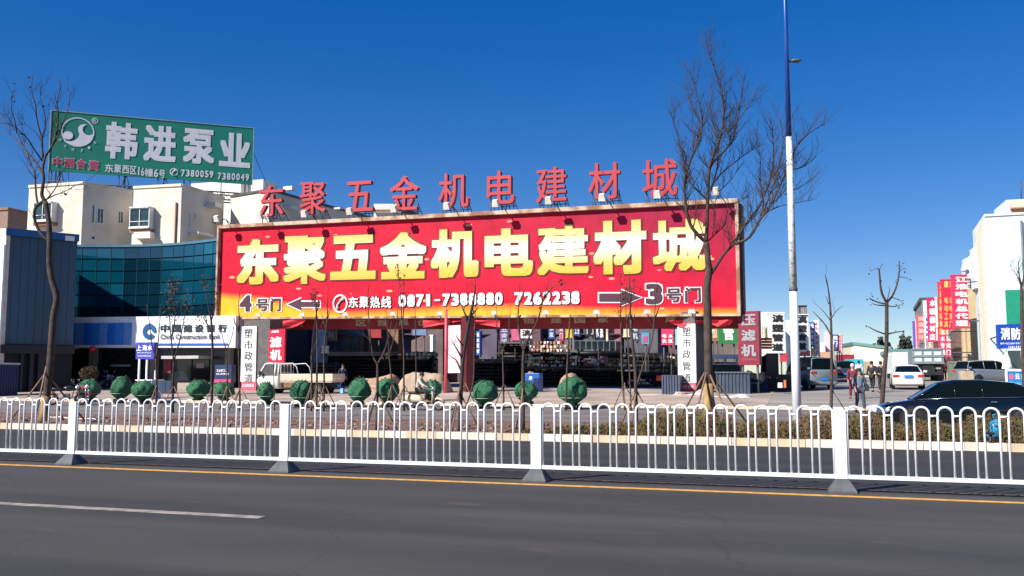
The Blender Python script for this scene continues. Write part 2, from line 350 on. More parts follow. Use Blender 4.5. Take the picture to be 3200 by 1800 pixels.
# =================================================================== RAILING
def fence():
    root=thing('road_railing','white steel crowd railing of round topped hoops along the middle of the road','railing',(0,yfence,0))
    pitch=.2915; aw=.19; r=.016; zb=.235; ztop=1.20; zl=1.075
    def hoop():
        mb=MB(); pts=[(-aw/2,0,zb)]; zc=ztop-aw/2-r*.5
        pts.append((-aw/2,0,zc))
        for k in range(1,12): t=math.pi*(1-k/12); pts.append((aw/2*math.cos(t),0,zc+aw/2*math.sin(t)))
        pts+= [(aw/2,0,zc),(aw/2,0,zb)]
        mb.tube(pts,r,8); return mb
    h0=hoop(); hm=build('hoop',h0,steel_w,root,local=True); first=True
    lk=MB(); lk.tube([(aw/2,0,zl),(pitch-aw/2,0,zl)],.015,6); lm=build('top_link',lk,steel_w,root,local=True); lfirst=True
    pm=MB(); pm.box((0,0,.62),(.155,.075,1.0)); pm.box((0,0,1.13),(.165,.085,.025)); post=None
    fm=MB(); fm.add([(-.19,-.2,0),(.19,-.2,0),(.19,.2,0),(-.19,.2,0),(-.19,-.2,.025),(.19,-.2,.025),(.19,.2,.025),(-.19,.2,.025),(-.085,-.06,.19),(.085,-.06,.19),(.085,.06,.19),(-.085,.06,.19)],
        [(0,3,2,1),(0,1,5,4),(1,2,6,5),(2,3,7,6),(3,0,4,7),(4,5,9,8),(5,6,10,9),(6,7,11,10),(7,4,8,11),(8,9,10,11)])
    footm=M('cast_foot',(.085,.09,.1),.7,var=.2,vs_=8)
    sp=4.46
    for k in range(-4,4):
        X=-3.96+sp*k
        if post is None:
            post=build('post',pm,steel_w,root,local=True,bevel=.006); f_=build('foot',fm,footm,post,local=True); p_=post
        else:
            p_=post.copy(); COL.objects.link(p_); p_.parent=root; g=post.children[0].copy(); COL.objects.link(g); g.parent=p_
        p_.location=(X,0,0); p_.rotation_euler=(0,0,random.uniform(-.02,.02))
        if k==3: break
        br=MB(); br.box((X+sp/2,0,.215),(sp-.15,.045,.055)); build('bottom_rail',br,steel_w,root,local=True)
        for j in range(15):
            hx=X+.65*pitch+j*pitch+.002
            if first: hh=hm; first=False
            else: hh=hm.copy(); COL.objects.link(hh); hh.parent=root
            hh.location=(hx,random.uniform(-.004,.004),random.uniform(-.004,.004)); hh.rotation_euler=(0,random.uniform(-.006,.006),0)
            if j<14:
                if lfirst: ll=lm; lfirst=False
                else: ll=lm.copy(); COL.objects.link(ll); ll.parent=root
                ll.location=(hx,0,0)
        e=MB(); e.tube([(X+.07,0,zl),(X+.65*pitch-aw/2,0,zl)],.015,6); e.tube([(X+sp-.07,0,zl),(X+.65*pitch+14*pitch+aw/2,0,zl)],.015,6); build('end_link',e,steel_w,root,local=True)
fence()
# =================================================================== GREAT RED BILLBOARD
DL,DR=64.0,51.2
BB=px_panel(684,716,992,2304,980,DL,DR)
root_bb=thing('billboard','huge red billboard with gold characters in a rusty frame on pillars','billboard',(BB.p(.5,0).x,BB.p(.5,0).y,zg(BB.p(.5,0).y)))
def billboard():
    m=bpy.data.materials.new('printed_vinyl_red'); m.use_nodes=True; n=m.node_tree; L=n.links; b=n.nodes['Principled BSDF']; b.inputs['Roughness'].default_value=.5; b.inputs['Specular IOR Level'].default_value=.2
    uv=n.nodes.new('ShaderNodeUVMap'); uv.uv_map='UV'; sp=n.nodes.new('ShaderNodeSeparateXYZ'); L.new(uv.outputs[0],sp.inputs[0])
    def math_(op,a,b_=None,c=None):
        k=n.nodes.new('ShaderNodeMath'); k.operation=op; k.use_clamp=False
        for i,q in enumerate((a,b_,c)):
            if q is None: continue
            if isinstance(q,(int,float)): k.inputs[i].default_value=q
            else: L.new(q,k.inputs[i])
        return k.outputs[0]
    # red field, deeper towards the upper right of the print
    mp=n.nodes.new('ShaderNodeMapping'); mp.inputs['Scale'].default_value=(5,1.2,1); L.new(uv.outputs[0],mp.inputs[0])
    no=n.nodes.new('ShaderNodeTexNoise'); no.inputs['Scale'].default_value=1.6; no.inputs['Detail'].default_value=3; L.new(mp.outputs[0],no.inputs[0])
    r0=n.nodes.new('ShaderNodeValToRGB'); r0.color_ramp.elements[0].position=.3; r0.color_ramp.elements[0].color=(.52,.002,.022,1); r0.color_ramp.elements[1].position=.75; r0.color_ramp.elements[1].color=(.70,.005,.034,1); L.new(no.outputs[0],r0.inputs[0])
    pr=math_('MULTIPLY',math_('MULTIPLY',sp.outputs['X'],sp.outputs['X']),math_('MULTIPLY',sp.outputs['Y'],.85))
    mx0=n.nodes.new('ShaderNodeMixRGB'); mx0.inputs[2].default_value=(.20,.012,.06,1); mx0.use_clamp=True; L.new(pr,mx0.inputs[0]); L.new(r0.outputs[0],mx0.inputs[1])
    # golden glow along the lower edge: strong left, middle
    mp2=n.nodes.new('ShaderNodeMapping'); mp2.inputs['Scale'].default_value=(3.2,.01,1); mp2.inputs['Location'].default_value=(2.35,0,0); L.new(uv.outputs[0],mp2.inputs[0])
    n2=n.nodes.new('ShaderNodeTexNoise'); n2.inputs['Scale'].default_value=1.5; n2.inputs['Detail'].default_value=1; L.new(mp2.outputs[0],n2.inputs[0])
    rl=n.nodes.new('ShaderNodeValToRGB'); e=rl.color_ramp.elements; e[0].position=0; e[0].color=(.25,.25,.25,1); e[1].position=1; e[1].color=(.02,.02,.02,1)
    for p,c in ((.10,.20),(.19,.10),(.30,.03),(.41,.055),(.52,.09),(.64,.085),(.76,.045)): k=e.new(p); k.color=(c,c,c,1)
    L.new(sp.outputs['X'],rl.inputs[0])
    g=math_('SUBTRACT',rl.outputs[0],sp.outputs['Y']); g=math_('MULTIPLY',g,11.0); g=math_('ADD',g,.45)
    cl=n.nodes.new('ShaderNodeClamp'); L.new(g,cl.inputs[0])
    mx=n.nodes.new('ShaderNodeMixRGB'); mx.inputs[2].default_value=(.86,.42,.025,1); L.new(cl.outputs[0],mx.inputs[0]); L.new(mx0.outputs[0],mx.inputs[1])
    # small printed light flecks
    mp3=n.nodes.new('ShaderNodeMapping'); mp3.inputs['Scale'].default_value=(26,13,1); L.new(uv.outputs[0],mp3.inputs[0])
    vo=n.nodes.new('ShaderNodeTexVoronoi'); vo.inputs['Scale'].default_value=1; L.new(mp3.outputs[0],vo.inputs[0])
    f1=math_('LESS_THAN',vo.outputs['Distance'],.17); wn=n.nodes.new('ShaderNodeSeparateXYZ'); L.new(vo.outputs['Color'],wn.inputs[0]); f2=math_('GREATER_THAN',wn.outputs[0],.72); ff=math_('MULTIPLY',math_('MULTIPLY',f1,f2),.75)
    mx2=n.nodes.new('ShaderNodeMixRGB'); mx2.inputs[2].default_value=(.95,.5,.3,1); L.new(ff,mx2.inputs[0]); L.new(mx.outputs[0],mx2.inputs[1]); sm_=math_('FRACT',math_('MULTIPLY',sp.outputs['X'],15.0)); sm_=math_('LESS_THAN',sm_,.018); sm_=math_('MULTIPLY',sm_,.35)
    mx3=n.nodes.new('ShaderNodeMixRGB'); mx3.inputs[2].default_value=(.25,.01,.02,1); L.new(sm_,mx3.inputs[0]); L.new(mx2.outputs[0],mx3.inputs[1])
    ns=n.nodes.new('ShaderNodeTexNoise'); mps=n.nodes.new('ShaderNodeMapping'); mps.inputs['Scale'].default_value=(34,3,1); L.new(uv.outputs[0],mps.inputs[0]); L.new(mps.outputs[0],ns.inputs[0]); ns.inputs['Scale'].default_value=1.5; ns.inputs['Detail'].default_value=5
    rs=n.nodes.new('ShaderNodeValToRGB'); rs.color_ramp.elements[0].position=.35; rs.color_ramp.elements[0].color=(.80,.80,.80,1); rs.color_ramp.elements[1].position=.6; rs.color_ramp.elements[1].color=(1,1,1,1); L.new(ns.outputs[0],rs.inputs[0])
    mx4=n.nodes.new('ShaderNodeMixRGB'); mx4.blend_type='MULTIPLY'; mx4.inputs[0].default_value=1; L.new(mx3.outputs[0],mx4.inputs[1]); L.new(rs.outputs[0],mx4.inputs[2]); L.new(mx4.outputs[0],b.inputs['Base Color'])
    bw=n.nodes.new('ShaderNodeBump'); bw.inputs['Strength'].default_value=.6; bw.inputs['Distance'].default_value=.15; L.new(no.outputs[0],bw.inputs['Height']); L.new(bw.outputs[0],b.inputs['Normal'])
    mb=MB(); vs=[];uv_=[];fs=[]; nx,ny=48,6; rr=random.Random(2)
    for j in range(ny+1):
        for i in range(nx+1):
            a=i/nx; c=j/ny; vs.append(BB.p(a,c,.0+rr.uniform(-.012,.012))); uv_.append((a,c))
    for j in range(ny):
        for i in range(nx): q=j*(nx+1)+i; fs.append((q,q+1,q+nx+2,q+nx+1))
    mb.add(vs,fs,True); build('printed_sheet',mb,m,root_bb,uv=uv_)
    back=MB(); BB.slab(back,0,0,1,1,-.45,-.05); build('backing',back,M('rust_back',(.16,.10,.08),.8,var=.3),root_bb)
    rust=M('rusty_frame',(.52,.40,.30),.75,c2=(.25,.11,.06),vs_=1.1,detail=8,ramp=(.4,.6))
    fw=.27/BB.h; fx=.27/BB.w
    for nm,r_ in (('frame_top',(-fx*.6,1.002,1+fx*.8,1+fw*.95)),('frame_bottom',(-fx*.6,-fw*.55,1+fx*.8,-.002)),('frame_side',(-fx*.6,0,-.0008,1.0)),('frame_side',(1.0008,0,1+fx*.8,1.0))):
        mb=MB(); BB.slab(mb,*r_,-.5,.28); build(nm,mb,rust,root_bb)
    dk=MB(); BB.slab(dk,1+fx*.82,0,1+fx*1.3,1,-1.1,-.1); build('side_return',dk,M('rust_shaded',(.10,.05,.05),.8,var=.3),root_bb)  # shade on the frame return is put into this darker rust
    gold=ramp_mat('gold_gradient',[(0,(.70,.42,.03)),(.2,(.72,.46,.09)),(.42,(.78,.70,.44)),(.58,(.84,.82,.72)),(.78,(.76,.60,.26)),(1,(.68,.42,.08))],.4)
    brown=M('letter_outline_brown',(.13,.02,.015),.5,var=0)
    ch='东聚五金机电建材城'
    bx=[(743,746,874,890),(888,736,1021,888),(1035,734,1176,875),(1189,725,1334,873),(1348,715,1497,869),(1516,713,1667,864),(1680,702,1841,860),(1855,688,2021,858),(2040,685,2208,849)]
    for c,r_ in zip(ch,bx):
        g_=letters(BB,c,r_,.07,gold,'character',root_bb,bold=(.05 if c not in '聚建城' else .036),uvmat=True,step=.0012)
        q=(r_[0]-4,r_[1]-4,r_[2]+4,r_[3]+4); letters(BB,c,q,.03,brown,'character_outline',g_,bold=(.072 if c not in '聚建城' else .058),step=.0012)
    navy=M('letter_navy',(.06,.012,.03),.5,var=0)
    def both(s,r_,b1,b2,name='character',m1=navy,m2=inkw,g=3.5):
        o=letters(BB,s,r_,.07,m1,name,root_bb,bold=b1); letters(BB,s,(r_[0]-g,r_[1]-g,r_[2]+g,r_[3]+g),.03,m2,name+'_outline',o,bold=b2)
    both('4',(751,922,787,974),.05,.10,'digit'); both('号',(802,934,841,973),.028,.07); both('门',(847,931,879,973),.028,.07)
    both('3',(2018,886,2070,951),.05,.10,'digit'); both('号',(2082,901,2130,945),.028,.07); both('门',(2141,898,2190,945),.028,.07)
    for c,r_ in zip('东聚热线',[(1091,928,1121,962),(1125,927,1155,963),(1159,926,1189,963),(1193,926,1224,963)]): both(c,r_,.022,.05,'character',inkw,navy,1.5)
    xs=[1245+i*(1574-1245)/12 for i in range(13)]
    for i,c in enumerate('0871-7388880'):
        y0=921-7*i/11; 
        r_=(xs[i]+2,y0,xs[i+1]-2,y0+39) if c not in '-1' else ((xs[i]+5,y0+17,xs[i+1]-5,y0+23) if c=='-' else (xs[i]+7,y0,xs[i+1]-9,y0+39))
        both(c,r_,.05 if c!='-' else .01,.08,'digit',inkw,navy,2)
    xs=[1607+i*(1814-1607)/7 for i in range(8)]
    for i,c in enumerate('7262238'): both(c,(xs[i]+2,913-3*i/6,xs[i+1]-2,954-3*i/6),.05,.08,'digit',inkw,navy,2)
    def arrow(x0,x1,yc,tip,hs,hh,grow):
        # x0 tail .. x1 tip
        s=1 if x1>x0 else -1; xa=x1-s*tip; g=grow
        P_=[(x0-s*g,yc-hs-g),(xa-s*g*.2,yc-hs-g),(xa-s*g*.2,yc-hh-g),(x1+s*g*1.6,yc),(xa-s*g*.2,yc+hh+g),(xa-s*g*.2,yc+hs+g),(x0-s*g,yc+hs+g)]
        if s<0: P_=P_[::-1]
        return [BB.st(*q) for q in P_]
    for a_ in ((1000,900,951,42,8,19),(1873,2004,930,62,13,24)):
        o=MB(); pl=arrow(*a_,0); o.prism([BB.p(*q,.045) for q in pl][::-1],BB.N*.02); oo=build('arrow',o,navy,root_bb)
        o=MB(); pl=arrow(*a_,4); o.prism([BB.p(*q,.02) for q in pl][::-1],BB.N*.02); build('arrow_outline',o,inkw,oo)
    # telephone emblem: ring with a handset
    c_=BB.st(1064,949); w_=BB.w; h_=BB.h; mb=MB(); rr_=.62
    N_=28; ring=[]
    for k in range(N_):
        t=2*math.pi*k/N_; 
        for q in (rr_,rr_*.82): ring.append(BB.p(c_[0]+math.cos(t)*q*.92/w_,c_[1]+math.sin(t)*q/h_,.06))
    mb.add(ring,[(2*k,2*((k+1)%N_),2*((k+1)%N_)+1,2*k+1) for k in range(N_)])
    mb.tube([BB.p(c_[0]+a/w_,c_[1]+b/h_,.07) for a,b in ((-.16,-.36),(-.2,-.1),(.05,.22),(.28,.34))],[.13,.05,.05,.13],6)
    build('telephone_emblem',mb,inkw,root_bb)
    # floodlights on arms above and below
    lampx=[702,833,969,1108,1243,1404,1553,1715,1878,2046,2224]; lam=M('lamp_housing',(.72,.68,.60),.5,var=.1)
    for x in lampx:
        a=BB.st(x,640)[0]+.012; t1=1.05
        r_=.95
        mb=MB(); mb.tube([BB.p(a,1.02,-.1),BB.p(a,1.10,.35),BB.p(a,1.085,r_),BB.p(a,1.06,r_+.3)],.035,5); mb.tube([BB.p(a+.012,1.0,-.1),BB.p(a,1.10,.35)],.03,5); arm=build('lamp_arm',mb,iron,root_bb)
        mb=MB(); c=BB.p(a,1.085,r_+.35); ax=BB.U.normalized()
        m3=Matrix((ax,BB.N,Vector((0,0,1)))).transposed().to_4x4()@Matrix.Rotation(R(-28),4,'X')
        mb.box(c,(.42,.34,.40),M4=m3,taper=.72); build('lamp_head',mb,lam,root_bb)
    for x in (830,967,1100,1247,1391,1561,1719,1876,2033,2170):
        a=BB.st(x,975)[0]; mb=MB(); mb.tube([BB.p(a,-.02,-.05),BB.p(a,-.035,.5),BB.p(a,-.005,.8)],.03,5); build('lamp_arm',mb,iron,root_bb)
        mb=MB(); mb.box(BB.p(a,.015,.85),(.36,.3,.24),rz=.4,taper=.7); build('lamp_head',mb,lam,root_bb)
    # lower fascia with slogan and swags of red cloth
    fas=M('fascia_red',(.30,.012,.015),.6,var=.25,vs_=.6); cloth=M('swag_cloth',(.62,.03,.05),.7,var=.15,vs_=1.5,bump=.4,bs=2)
    FO=BB.p(-.005,-.13,-.6); FB=Panel(FO,BB.U*1.01,Vector((0,0,BB.h*.115))); mb=MB(); FB.slab(mb,0,0,1,1,-.25,0); build('lower_fascia',mb,fas,root_bb)
    gl=M('letter_dull_gold',(.50,.36,.25),.6,var=.1)
    for c,x,y in (('优',866,1011),('质',932,1010),('首',1195,1008),('区',1130,1008),('虽',1262,1006),('优',1322,1007),('质',1390,1004),('序',1535,1001),('创',1652,1000),('建',1738,999),('国',1812,999),('家',1885,997),('成',2096,997)):
        letters(FB,c,(x-17,y-9,x+17,y+11),.02,gl,'slogan_character',root_bb,bold=.03)
    def swag(x0,x1,ya,yb,tri=False):
        mb=MB(); nx=24; vs=[];fs=[]
        for i in range(nx+1):
            t=i/nx; a=BB.st(x0+(x1-x0)*t,1000)[0]; top=BB.st(x0,ya)[1]; lo=BB.st(x0,yb)[1]
            dp=(math.sin(math.pi*t)**.6) if not tri else (1-abs(2*t-1)*1)
            for j in range(5):
                u=j/4; b=top+(lo-top)*u*max(.06,(dp if not tri else 1-dp*.85)); vs.append(BB.p(a,b,.15+.12*math.sin(u*5+t*9)*(.3+dp)))
        for i in range(nx):
            for j in range(4): q=i*5+j; fs.append((q,q+1,q+6,q+5))
        mb.add(vs,fs,True); return build('cloth_swag',mb,cloth,root_bb)
    swag(768,962,1000,1030); swag(1325,1565,1002,1024,True); swag(2092,2208,1002,1022); swag(2214,2292,1000,1022)
    # pillars
    def pillar(x0,x1,xs_,D,ytop,ybase,nm,mface,msid,dpt=1.3):
        P_=px_panel(x0,ytop,ybase,x1,ybase,D,D*.985); P_.O.z=zg(P_.O.y)-.1; top=BB.p(.5,-.02).z; P_.V=Vector((0,0,top-P_.O.z)); P_.h=P_.V.length
        mb=MB(); P_.slab(mb,0,0,1,1,-dpt,0); build(nm,mb,msid,root_bb); return P_
    greycol=M('pillar_grey',(.10,.09,.09),.7,var=.2)
    P1=pillar(757,838,838,60.5,1015,1222,'pillar',None,greycol)
    P3=pillar(2121,2176,2208,52.5,1008,1225,'pillar',None,greycol)
    P2=pillar(1441,1457,1462,56.5,1015,1235,'pillar',None,M('pillar_maroon',(.09,.008,.013),.7,var=.3),.5)
    pk=M('banner_pink',(.70,.10,.14),.5,var=.1)
    for P_,x0,x1,y0,yb,ys in ((P1,757,803,1020,1222,[1041,1077,1112,1147,1182]),(P3,2121,2177,1013,1226,[1036,1072,1107,1144,1180])):
        a0,b0,a1,b1=P_.rect(x0,y0,x1,yb-30); mb=MB(); P_.slab(mb,a0,b0,a1,b1,.02,.10); f_=build('sign_board',mb,tarpw,root_bb)
        for c,y in zip('塑市政管道',ys): letters(P_,c,((x0+x1)/2-13,y-14,(x0+x1)/2+13,y+14),.108,M('ink_grey',(.06,.06,.07),.6,var=0),'character',f_,bold=.012)
        a0,b0,a1,b1=P_.rect(x0,yb-30,x1,yb); mb=MB(); P_.slab(mb,a0,b0,a1,b1,.02,.11); f_=build('sign_base',mb,pk,root_bb); bars(P_,(x0+5,yb-22,x1-5,yb-13),5,inkw,'small_print',f_,.118,3)
    # red banner beside the left pillar, pink banner on the middle one
    PR=px_panel(838,1030,1136,888,1135,59.5,58.5); mb=MB(); PR.slab(mb,0,0,1,1,-.12,0); rb=build('red_banner',mb,redp,root_bb)
    for c,rc in (('压',(846,1020,880,1042)),('滤',(845,1052,881,1086)),('机',(845,1092,881,1126))): letters(PR,c,rc,.02,inkw,'character',rb,bold=.04) if c!='压' else bars(PR,(846,1033,880,1039),1,inkw,'small_print',rb,.012,2)
    PP=px_panel(1392,1018,1166,1438,1165,54.6,54.2); mb=MB(); PP.slab(mb,0,0,1,1,-.06,0)
    pb=build('pink_banner',mb,M('banner_pale_pink',(.72,.38,.42),.6,c2=(.78,.62,.62),vs_=1.2),root_bb)
    for c,y in (('一',1040),('二',1076),('区',1108)): letters(PP,c,(1402,y-9,1428,y+9),.01,M('ink_pale',(.82,.66,.66),.6,var=0),'character',pb,bold=.02)
    mb=MB(); p=PP.p(.05,0,.05); mb.tube([Vector((p.x,p.y,zg(p.y))),p+Vector((0,0,PP.h+1))],.09,8); build('banner_pole',mb,pk,root_bb)
billboard()
# rooftop channel letters, one sign on a steel rail
def roof_letters():
    zt=BB.p(.5,1.06)
    root=thing('rooftop_lettering','row of separate red channel characters standing on top of the red billboard','sign',BB.p(.5,1.03,-.6))
    red=M('channel_red',(.40,.015,.03),.5,var=.1); rim=M('channel_rim',(.32,.16,.17),.5,var=.1)
    P_=Panel(BB.p(0,1,-.55),BB.U,BB.V)
    bx=[(808,578,886,676),(936,568,1017,669),(1079,566,1166,661),(1218,549,1307,657),(1371,541,1464,649),(1522,533,1607,638),(1675,522,1771,632),(1839,508,1938,622),(2007,497,2116,614)]
    for c,r_ in zip('东聚五金机电建材城',bx):
        o=letters(P_,c,r_,0,red,'character',root,bold=.010,thick=.22)
        letters(P_,c,(r_[0]-1,r_[1]-1,r_[2]+1,r_[3]+1),-.25,rim,'character_rim',o,bold=.018)
        a0,b0,a1,b1=P_.rect(*r_); mb=MB()
        for t in (.08,.35,.65,.92):
            a=a0+(a1-a0)*t; mb.tube([P_.p(a,0.0,-.3),P_.p(a,b0+(b1-b0)*.25,-.3)],.035,4)
            mb.tube([P_.p(a,b0+(b1-b0)*.2,-.3),P_.p(a+.004,0.0,-1.2)],.03,4)
        mb.tube([P_.p(a0,b0-.015,-.3),P_.p(a1,b0-.015,-.3)],.035,4); build('letter_stand',mb,iron,root)
roof_letters()
# dark red vertical sign at the right end of the billboard
P_=px_panel(2308,974,1141,2374,1141,51.4,50.6); rt=thing('vertical_sign','dark red vertical sign with grey characters beside the right end of the red billboard','sign',(P_.O.x,P_.O.y,zg(P_.O.y)))
mb=MB(); P_.slab(mb,0,0,1,1,-.3,0); build('sign_board',mb,M('sign_maroon',(.20,.008,.03),.5,var=.15),rt)
for c,r_ in (('压',(2317,982,2362,1018)),('滤',(2317,1030,2362,1066)),('机',(2317,1076,2363,1114))): letters(P_,c,r_,.02,M('letter_steel',(.30,.32,.34),.4,var=.1),'character',rt,bold=.03,thick=.02)
bars(P_,(2316,1120,2366,1126),8,M('letter_steel2',(.35,.1,.12),.5,var=0),'small_print',rt,.015,4)
mb=MB()
for a in (.15,.85): q=P_.p(a,0,-.15); mb.tube([Vector((q.x,q.y,zg(q.y))),q],.07,6)
build('sign_post',mb,iron,rt)

# =================================================================== GREEN ROOF BILLBOARD
GB=px_panel(157,345,532,791,575,90,96.6)
GB.O=at(153,533,90); GB.U=at(787,576,96.6)-GB.O; GB=Panel(GB.O,GB.U,GB.V)
gr=thing('roof_billboard','green billboard with white lettering on a lattice frame above the cream flats','billboard',GB.p(.5,-.18))
def green():
    gm=M('vinyl_green',(.0,.15,.105),.6,c2=(.0,.19,.135),vs_=.25,detail=6); mb=MB(); GB.slab(mb,0,0,1,1,-.3,0); build('printed_sheet',mb,gm,gr)
    for r_ in ((-.006,-.01,-.0005,1.01),(1.0005,-.01,1.004,1.01),(-.0004,1.001,1.0004,1.012)): mb=MB(); GB.slab(mb,*r_,-.32,.05); build('edge_trim',mb,M('trim_grey',(.3,.36,.38),.5),gr)
    sil=M('letter_silver',(.60,.61,.66),.5,var=.05)
    z=lambda x,y:(x/2.415,200+y/2.415)
    def rc(x0,y0,x1,y1): a=z(x0,y0); b=z(x1,y1); return (a[0],a[1],b[0],b[1])
    for c,r_ in (('韩',rc(795,440,1040,720)),('进',rc(1085,465,1330,740)),('泵',rc(1380,490,1620,755)),('业',rc(1655,520,1890,780))): letters(GB,c,r_,.03,sil,'character',gr,bold=.04)
    xs=[790,860,920,980,1035,1063,1092,1160,1198,1250]
    for i,c in enumerate('东聚西区16幢6号'): y=755+i*5.5; letters(GB,c,rc(xs[i]+(2 if c!='1' else 8),y,xs[i+1]-(4 if c!='1' else 10),y+62),.03,sil,'character',gr,bold=.02)
    for s,x0,x1,y in (('7380059',1365,1615,797),('7380049',1640,1885,820)):
        n=len(s)
        for i,c in enumerate(s): x=x0+(x1-x0)*i/n; yy=y+i*1.6; letters(GB,c,rc(x+3,yy,x+(x1-x0)/n-5,yy+52),.03,sil,'digit',gr,bold=.03)
    cr=M('letter_crimson',(.42,.05,.10),.5,var=.1); cw=M('letter_grey_edge',(.4,.45,.5),.5,var=0)
    for c,x,y in (('中',398,703),('洲',485,712),('合',575,720),('资',672,730)): o=letters(GB,c,rc(x,y,x+72,y+70),.05,cr,'character',gr,bold=.035); letters(GB,c,rc(x-5,y-5,x+77,y+75),.02,cw,'character_outline',o,bold=.06)
    # round emblem
    c=GB.st(*z(588,515)); W,Hh=GB.w,GB.h; rad=(GB.st(*z(588,405))[1]-GB.st(*z(588,628))[1])*Hh/2
    P=lambda x,y,d=.04: GB.p(c[0]+x*rad/W,c[1]+y*rad/Hh,d)
    mb=MB(); n=40; vs=[]
    for k in range(n): t=2*math.pi*k/n; vs+=[P(math.cos(t),math.sin(t)),P(.93*math.cos(t),.93*math.sin(t))]
    mb.add(vs,[(2*k,2*((k+1)%n),2*((k+1)%n)+1,2*k+1) for k in range(n)])
    # swirl: crescent along the bottom rising to a hooked crest
    pl=[(708,492),(680,490),(655,502),(640,525),(643,555),(653,585),(645,612),(622,636),(592,650),(558,650),(532,640),(545,660),(575,676),(610,686),(640,689),(680,684),(715,668),(742,645),(760,612),(768,580),(768,550),(757,572),(735,585),(708,583),(686,567),(676,545),(680,517),(692,500)]
    mb.add([P((x-640)/130,(565-y)/130,.05) for x,y in pl][::-1],[tuple(range(len(pl)))])
    vs=[P(-.58+.30*math.cos(2*math.pi*k/24),-.27+.28*math.sin(2*math.pi*k/24),.052) for k in range(24)]; mb.add(vs,[tuple(range(24))])
    build('round_emblem',mb,sil,gr)
    for i,ch in enumerate('HANJIN'):
        t=R(-150+i*24); x,y=1.22*math.cos(t),1.22*math.sin(t); q=c[0]+x*rad/W; p=c[1]+y*rad/Hh; letters(GB,ch,(q-.07*rad/W,p-.09*rad/Hh,q+.07*rad/W,p+.09*rad/Hh),.04,sil,'emblem_letter',gr,bold=.01,px=False)
    for cc,rr_,s in (((716,428),22,'R'),((1312,815),30,None)):
        q=GB.st(*z(*cc)); r1=rr_/2.415*93/2857; mb=MB(); vs=[]
        for k in range(20): t=2*math.pi*k/20; vs+=[GB.p(q[0]+math.cos(t)*r1/W,q[1]+math.sin(t)*r1/Hh,.04),GB.p(q[0]+.8*math.cos(t)*r1/W,q[1]+.8*math.sin(t)*r1/Hh,.04)]
        mb.add(vs,[(2*k,2*((k+1)%20),2*((k+1)%20)+1,2*k+1) for k in range(20)])
        if s is None: mb.tube([GB.p(q[0]+a*r1/W,q[1]+b*r1/Hh,.05) for a,b in ((-.3,-.6),(-.3,-.1),(.05,.3),(.4,.55))],[.13,.05,.05,.13],5)
        build('telephone_emblem' if s is None else 'registered_mark',mb,sil,gr)
        if s: letters(GB,s,(q[0]-.45*r1/W,q[1]-.5*r1/Hh,q[0]+.45*r1/W,q[1]+.5*r1/Hh),.04,sil,'mark_letter',gr,px=False)
    # lattice under the board
    navy=M('lattice_steel',(.02,.035,.07),.6,var=.1)
    def member(name,pts,r=.06): mb=MB(); mb.tube(pts,r,4); return build(name,mb,navy,gr)
    for d in (0,-1.6):
        for b in (-.17,-.30): member('lattice_chord',[GB.p(-.004,b,d-.1),GB.p(1.0,b-.0,d-.1)],.085)
    mb=MB(); n=34
    for i in range(n): mb.tube([GB.p(i/n,-.17,-.1),GB.p((i+1)/n,-.30,-.1)] if i%2 else [GB.p(i/n,-.30,-.1),GB.p((i+1)/n,-.17,-.1)],.03,4); mb.tube([GB.p(i/n,-.17,-.1),GB.p(i/n,-.17,-1.7)],.03,4)
    build('lattice_web',mb,navy,gr)
    for a in (.0,.012,.05,.33,.36,.52,.55,.68,.84,.985): member('lattice_strut',[GB.p(a,-.32,-.1),GB.p(a,.02,-.12)],.05)
    for a in (.04,.35,.545): 
        member('lattice_strut',[GB.p(a-.02,-.3,-.1),GB.p(a+.01,.0,-.1)],.06); member('lattice_strut',[GB.p(a+.04,-.3,-.1),GB.p(a+.015,.0,-.1)],.06)
    for a in (.02,.35,.65,.97): member('lattice_brace',[GB.p(a,-.34,-2.6),GB.p(a,.9,-.35)],.07)
    member('stay_wire',[GB.p(1.0,.6,-.2),at(840,590,101),at(980,700,101)],.03)
green()
# =================================================================== CREAM FLATS
cream=M('cream_render',(.66,.60,.50),.85,var=.14,vs_=.5,bump=.1)
white_w=M('white_render',(.76,.73,.68),.8,var=.05,vs_=.3)
roofm=M('dark_roof_tile',(.06,.065,.075),.6,var=.3,vs_=1)
brick=M('brown_sill',(.26,.13,.09),.8,var=.2)
glassd=M('window_glass',(.03,.06,.06),.08,var=.5,vs_=.6,spec=.8); frw=M('window_frame',(.72,.72,.70),.5,var=.05)
TOPZ=19.8
def hgt_at(x,y,zt):   # depth at which a level top edge of height zt shows at pixel y
    r=ray(x,y); t=(zt-H)/r.z; return (r*t).dot(FH)
def block(root,pts,z0,z1,mat,name='wall',cap=None):
    mb=MB(); b=[Vector((p.x,p.y,z0)) for p in pts]; t=[Vector((p.x,p.y,z1)) for p in pts]; mb.hexa(b,t); o=build(name,mb,mat,root)
    return o
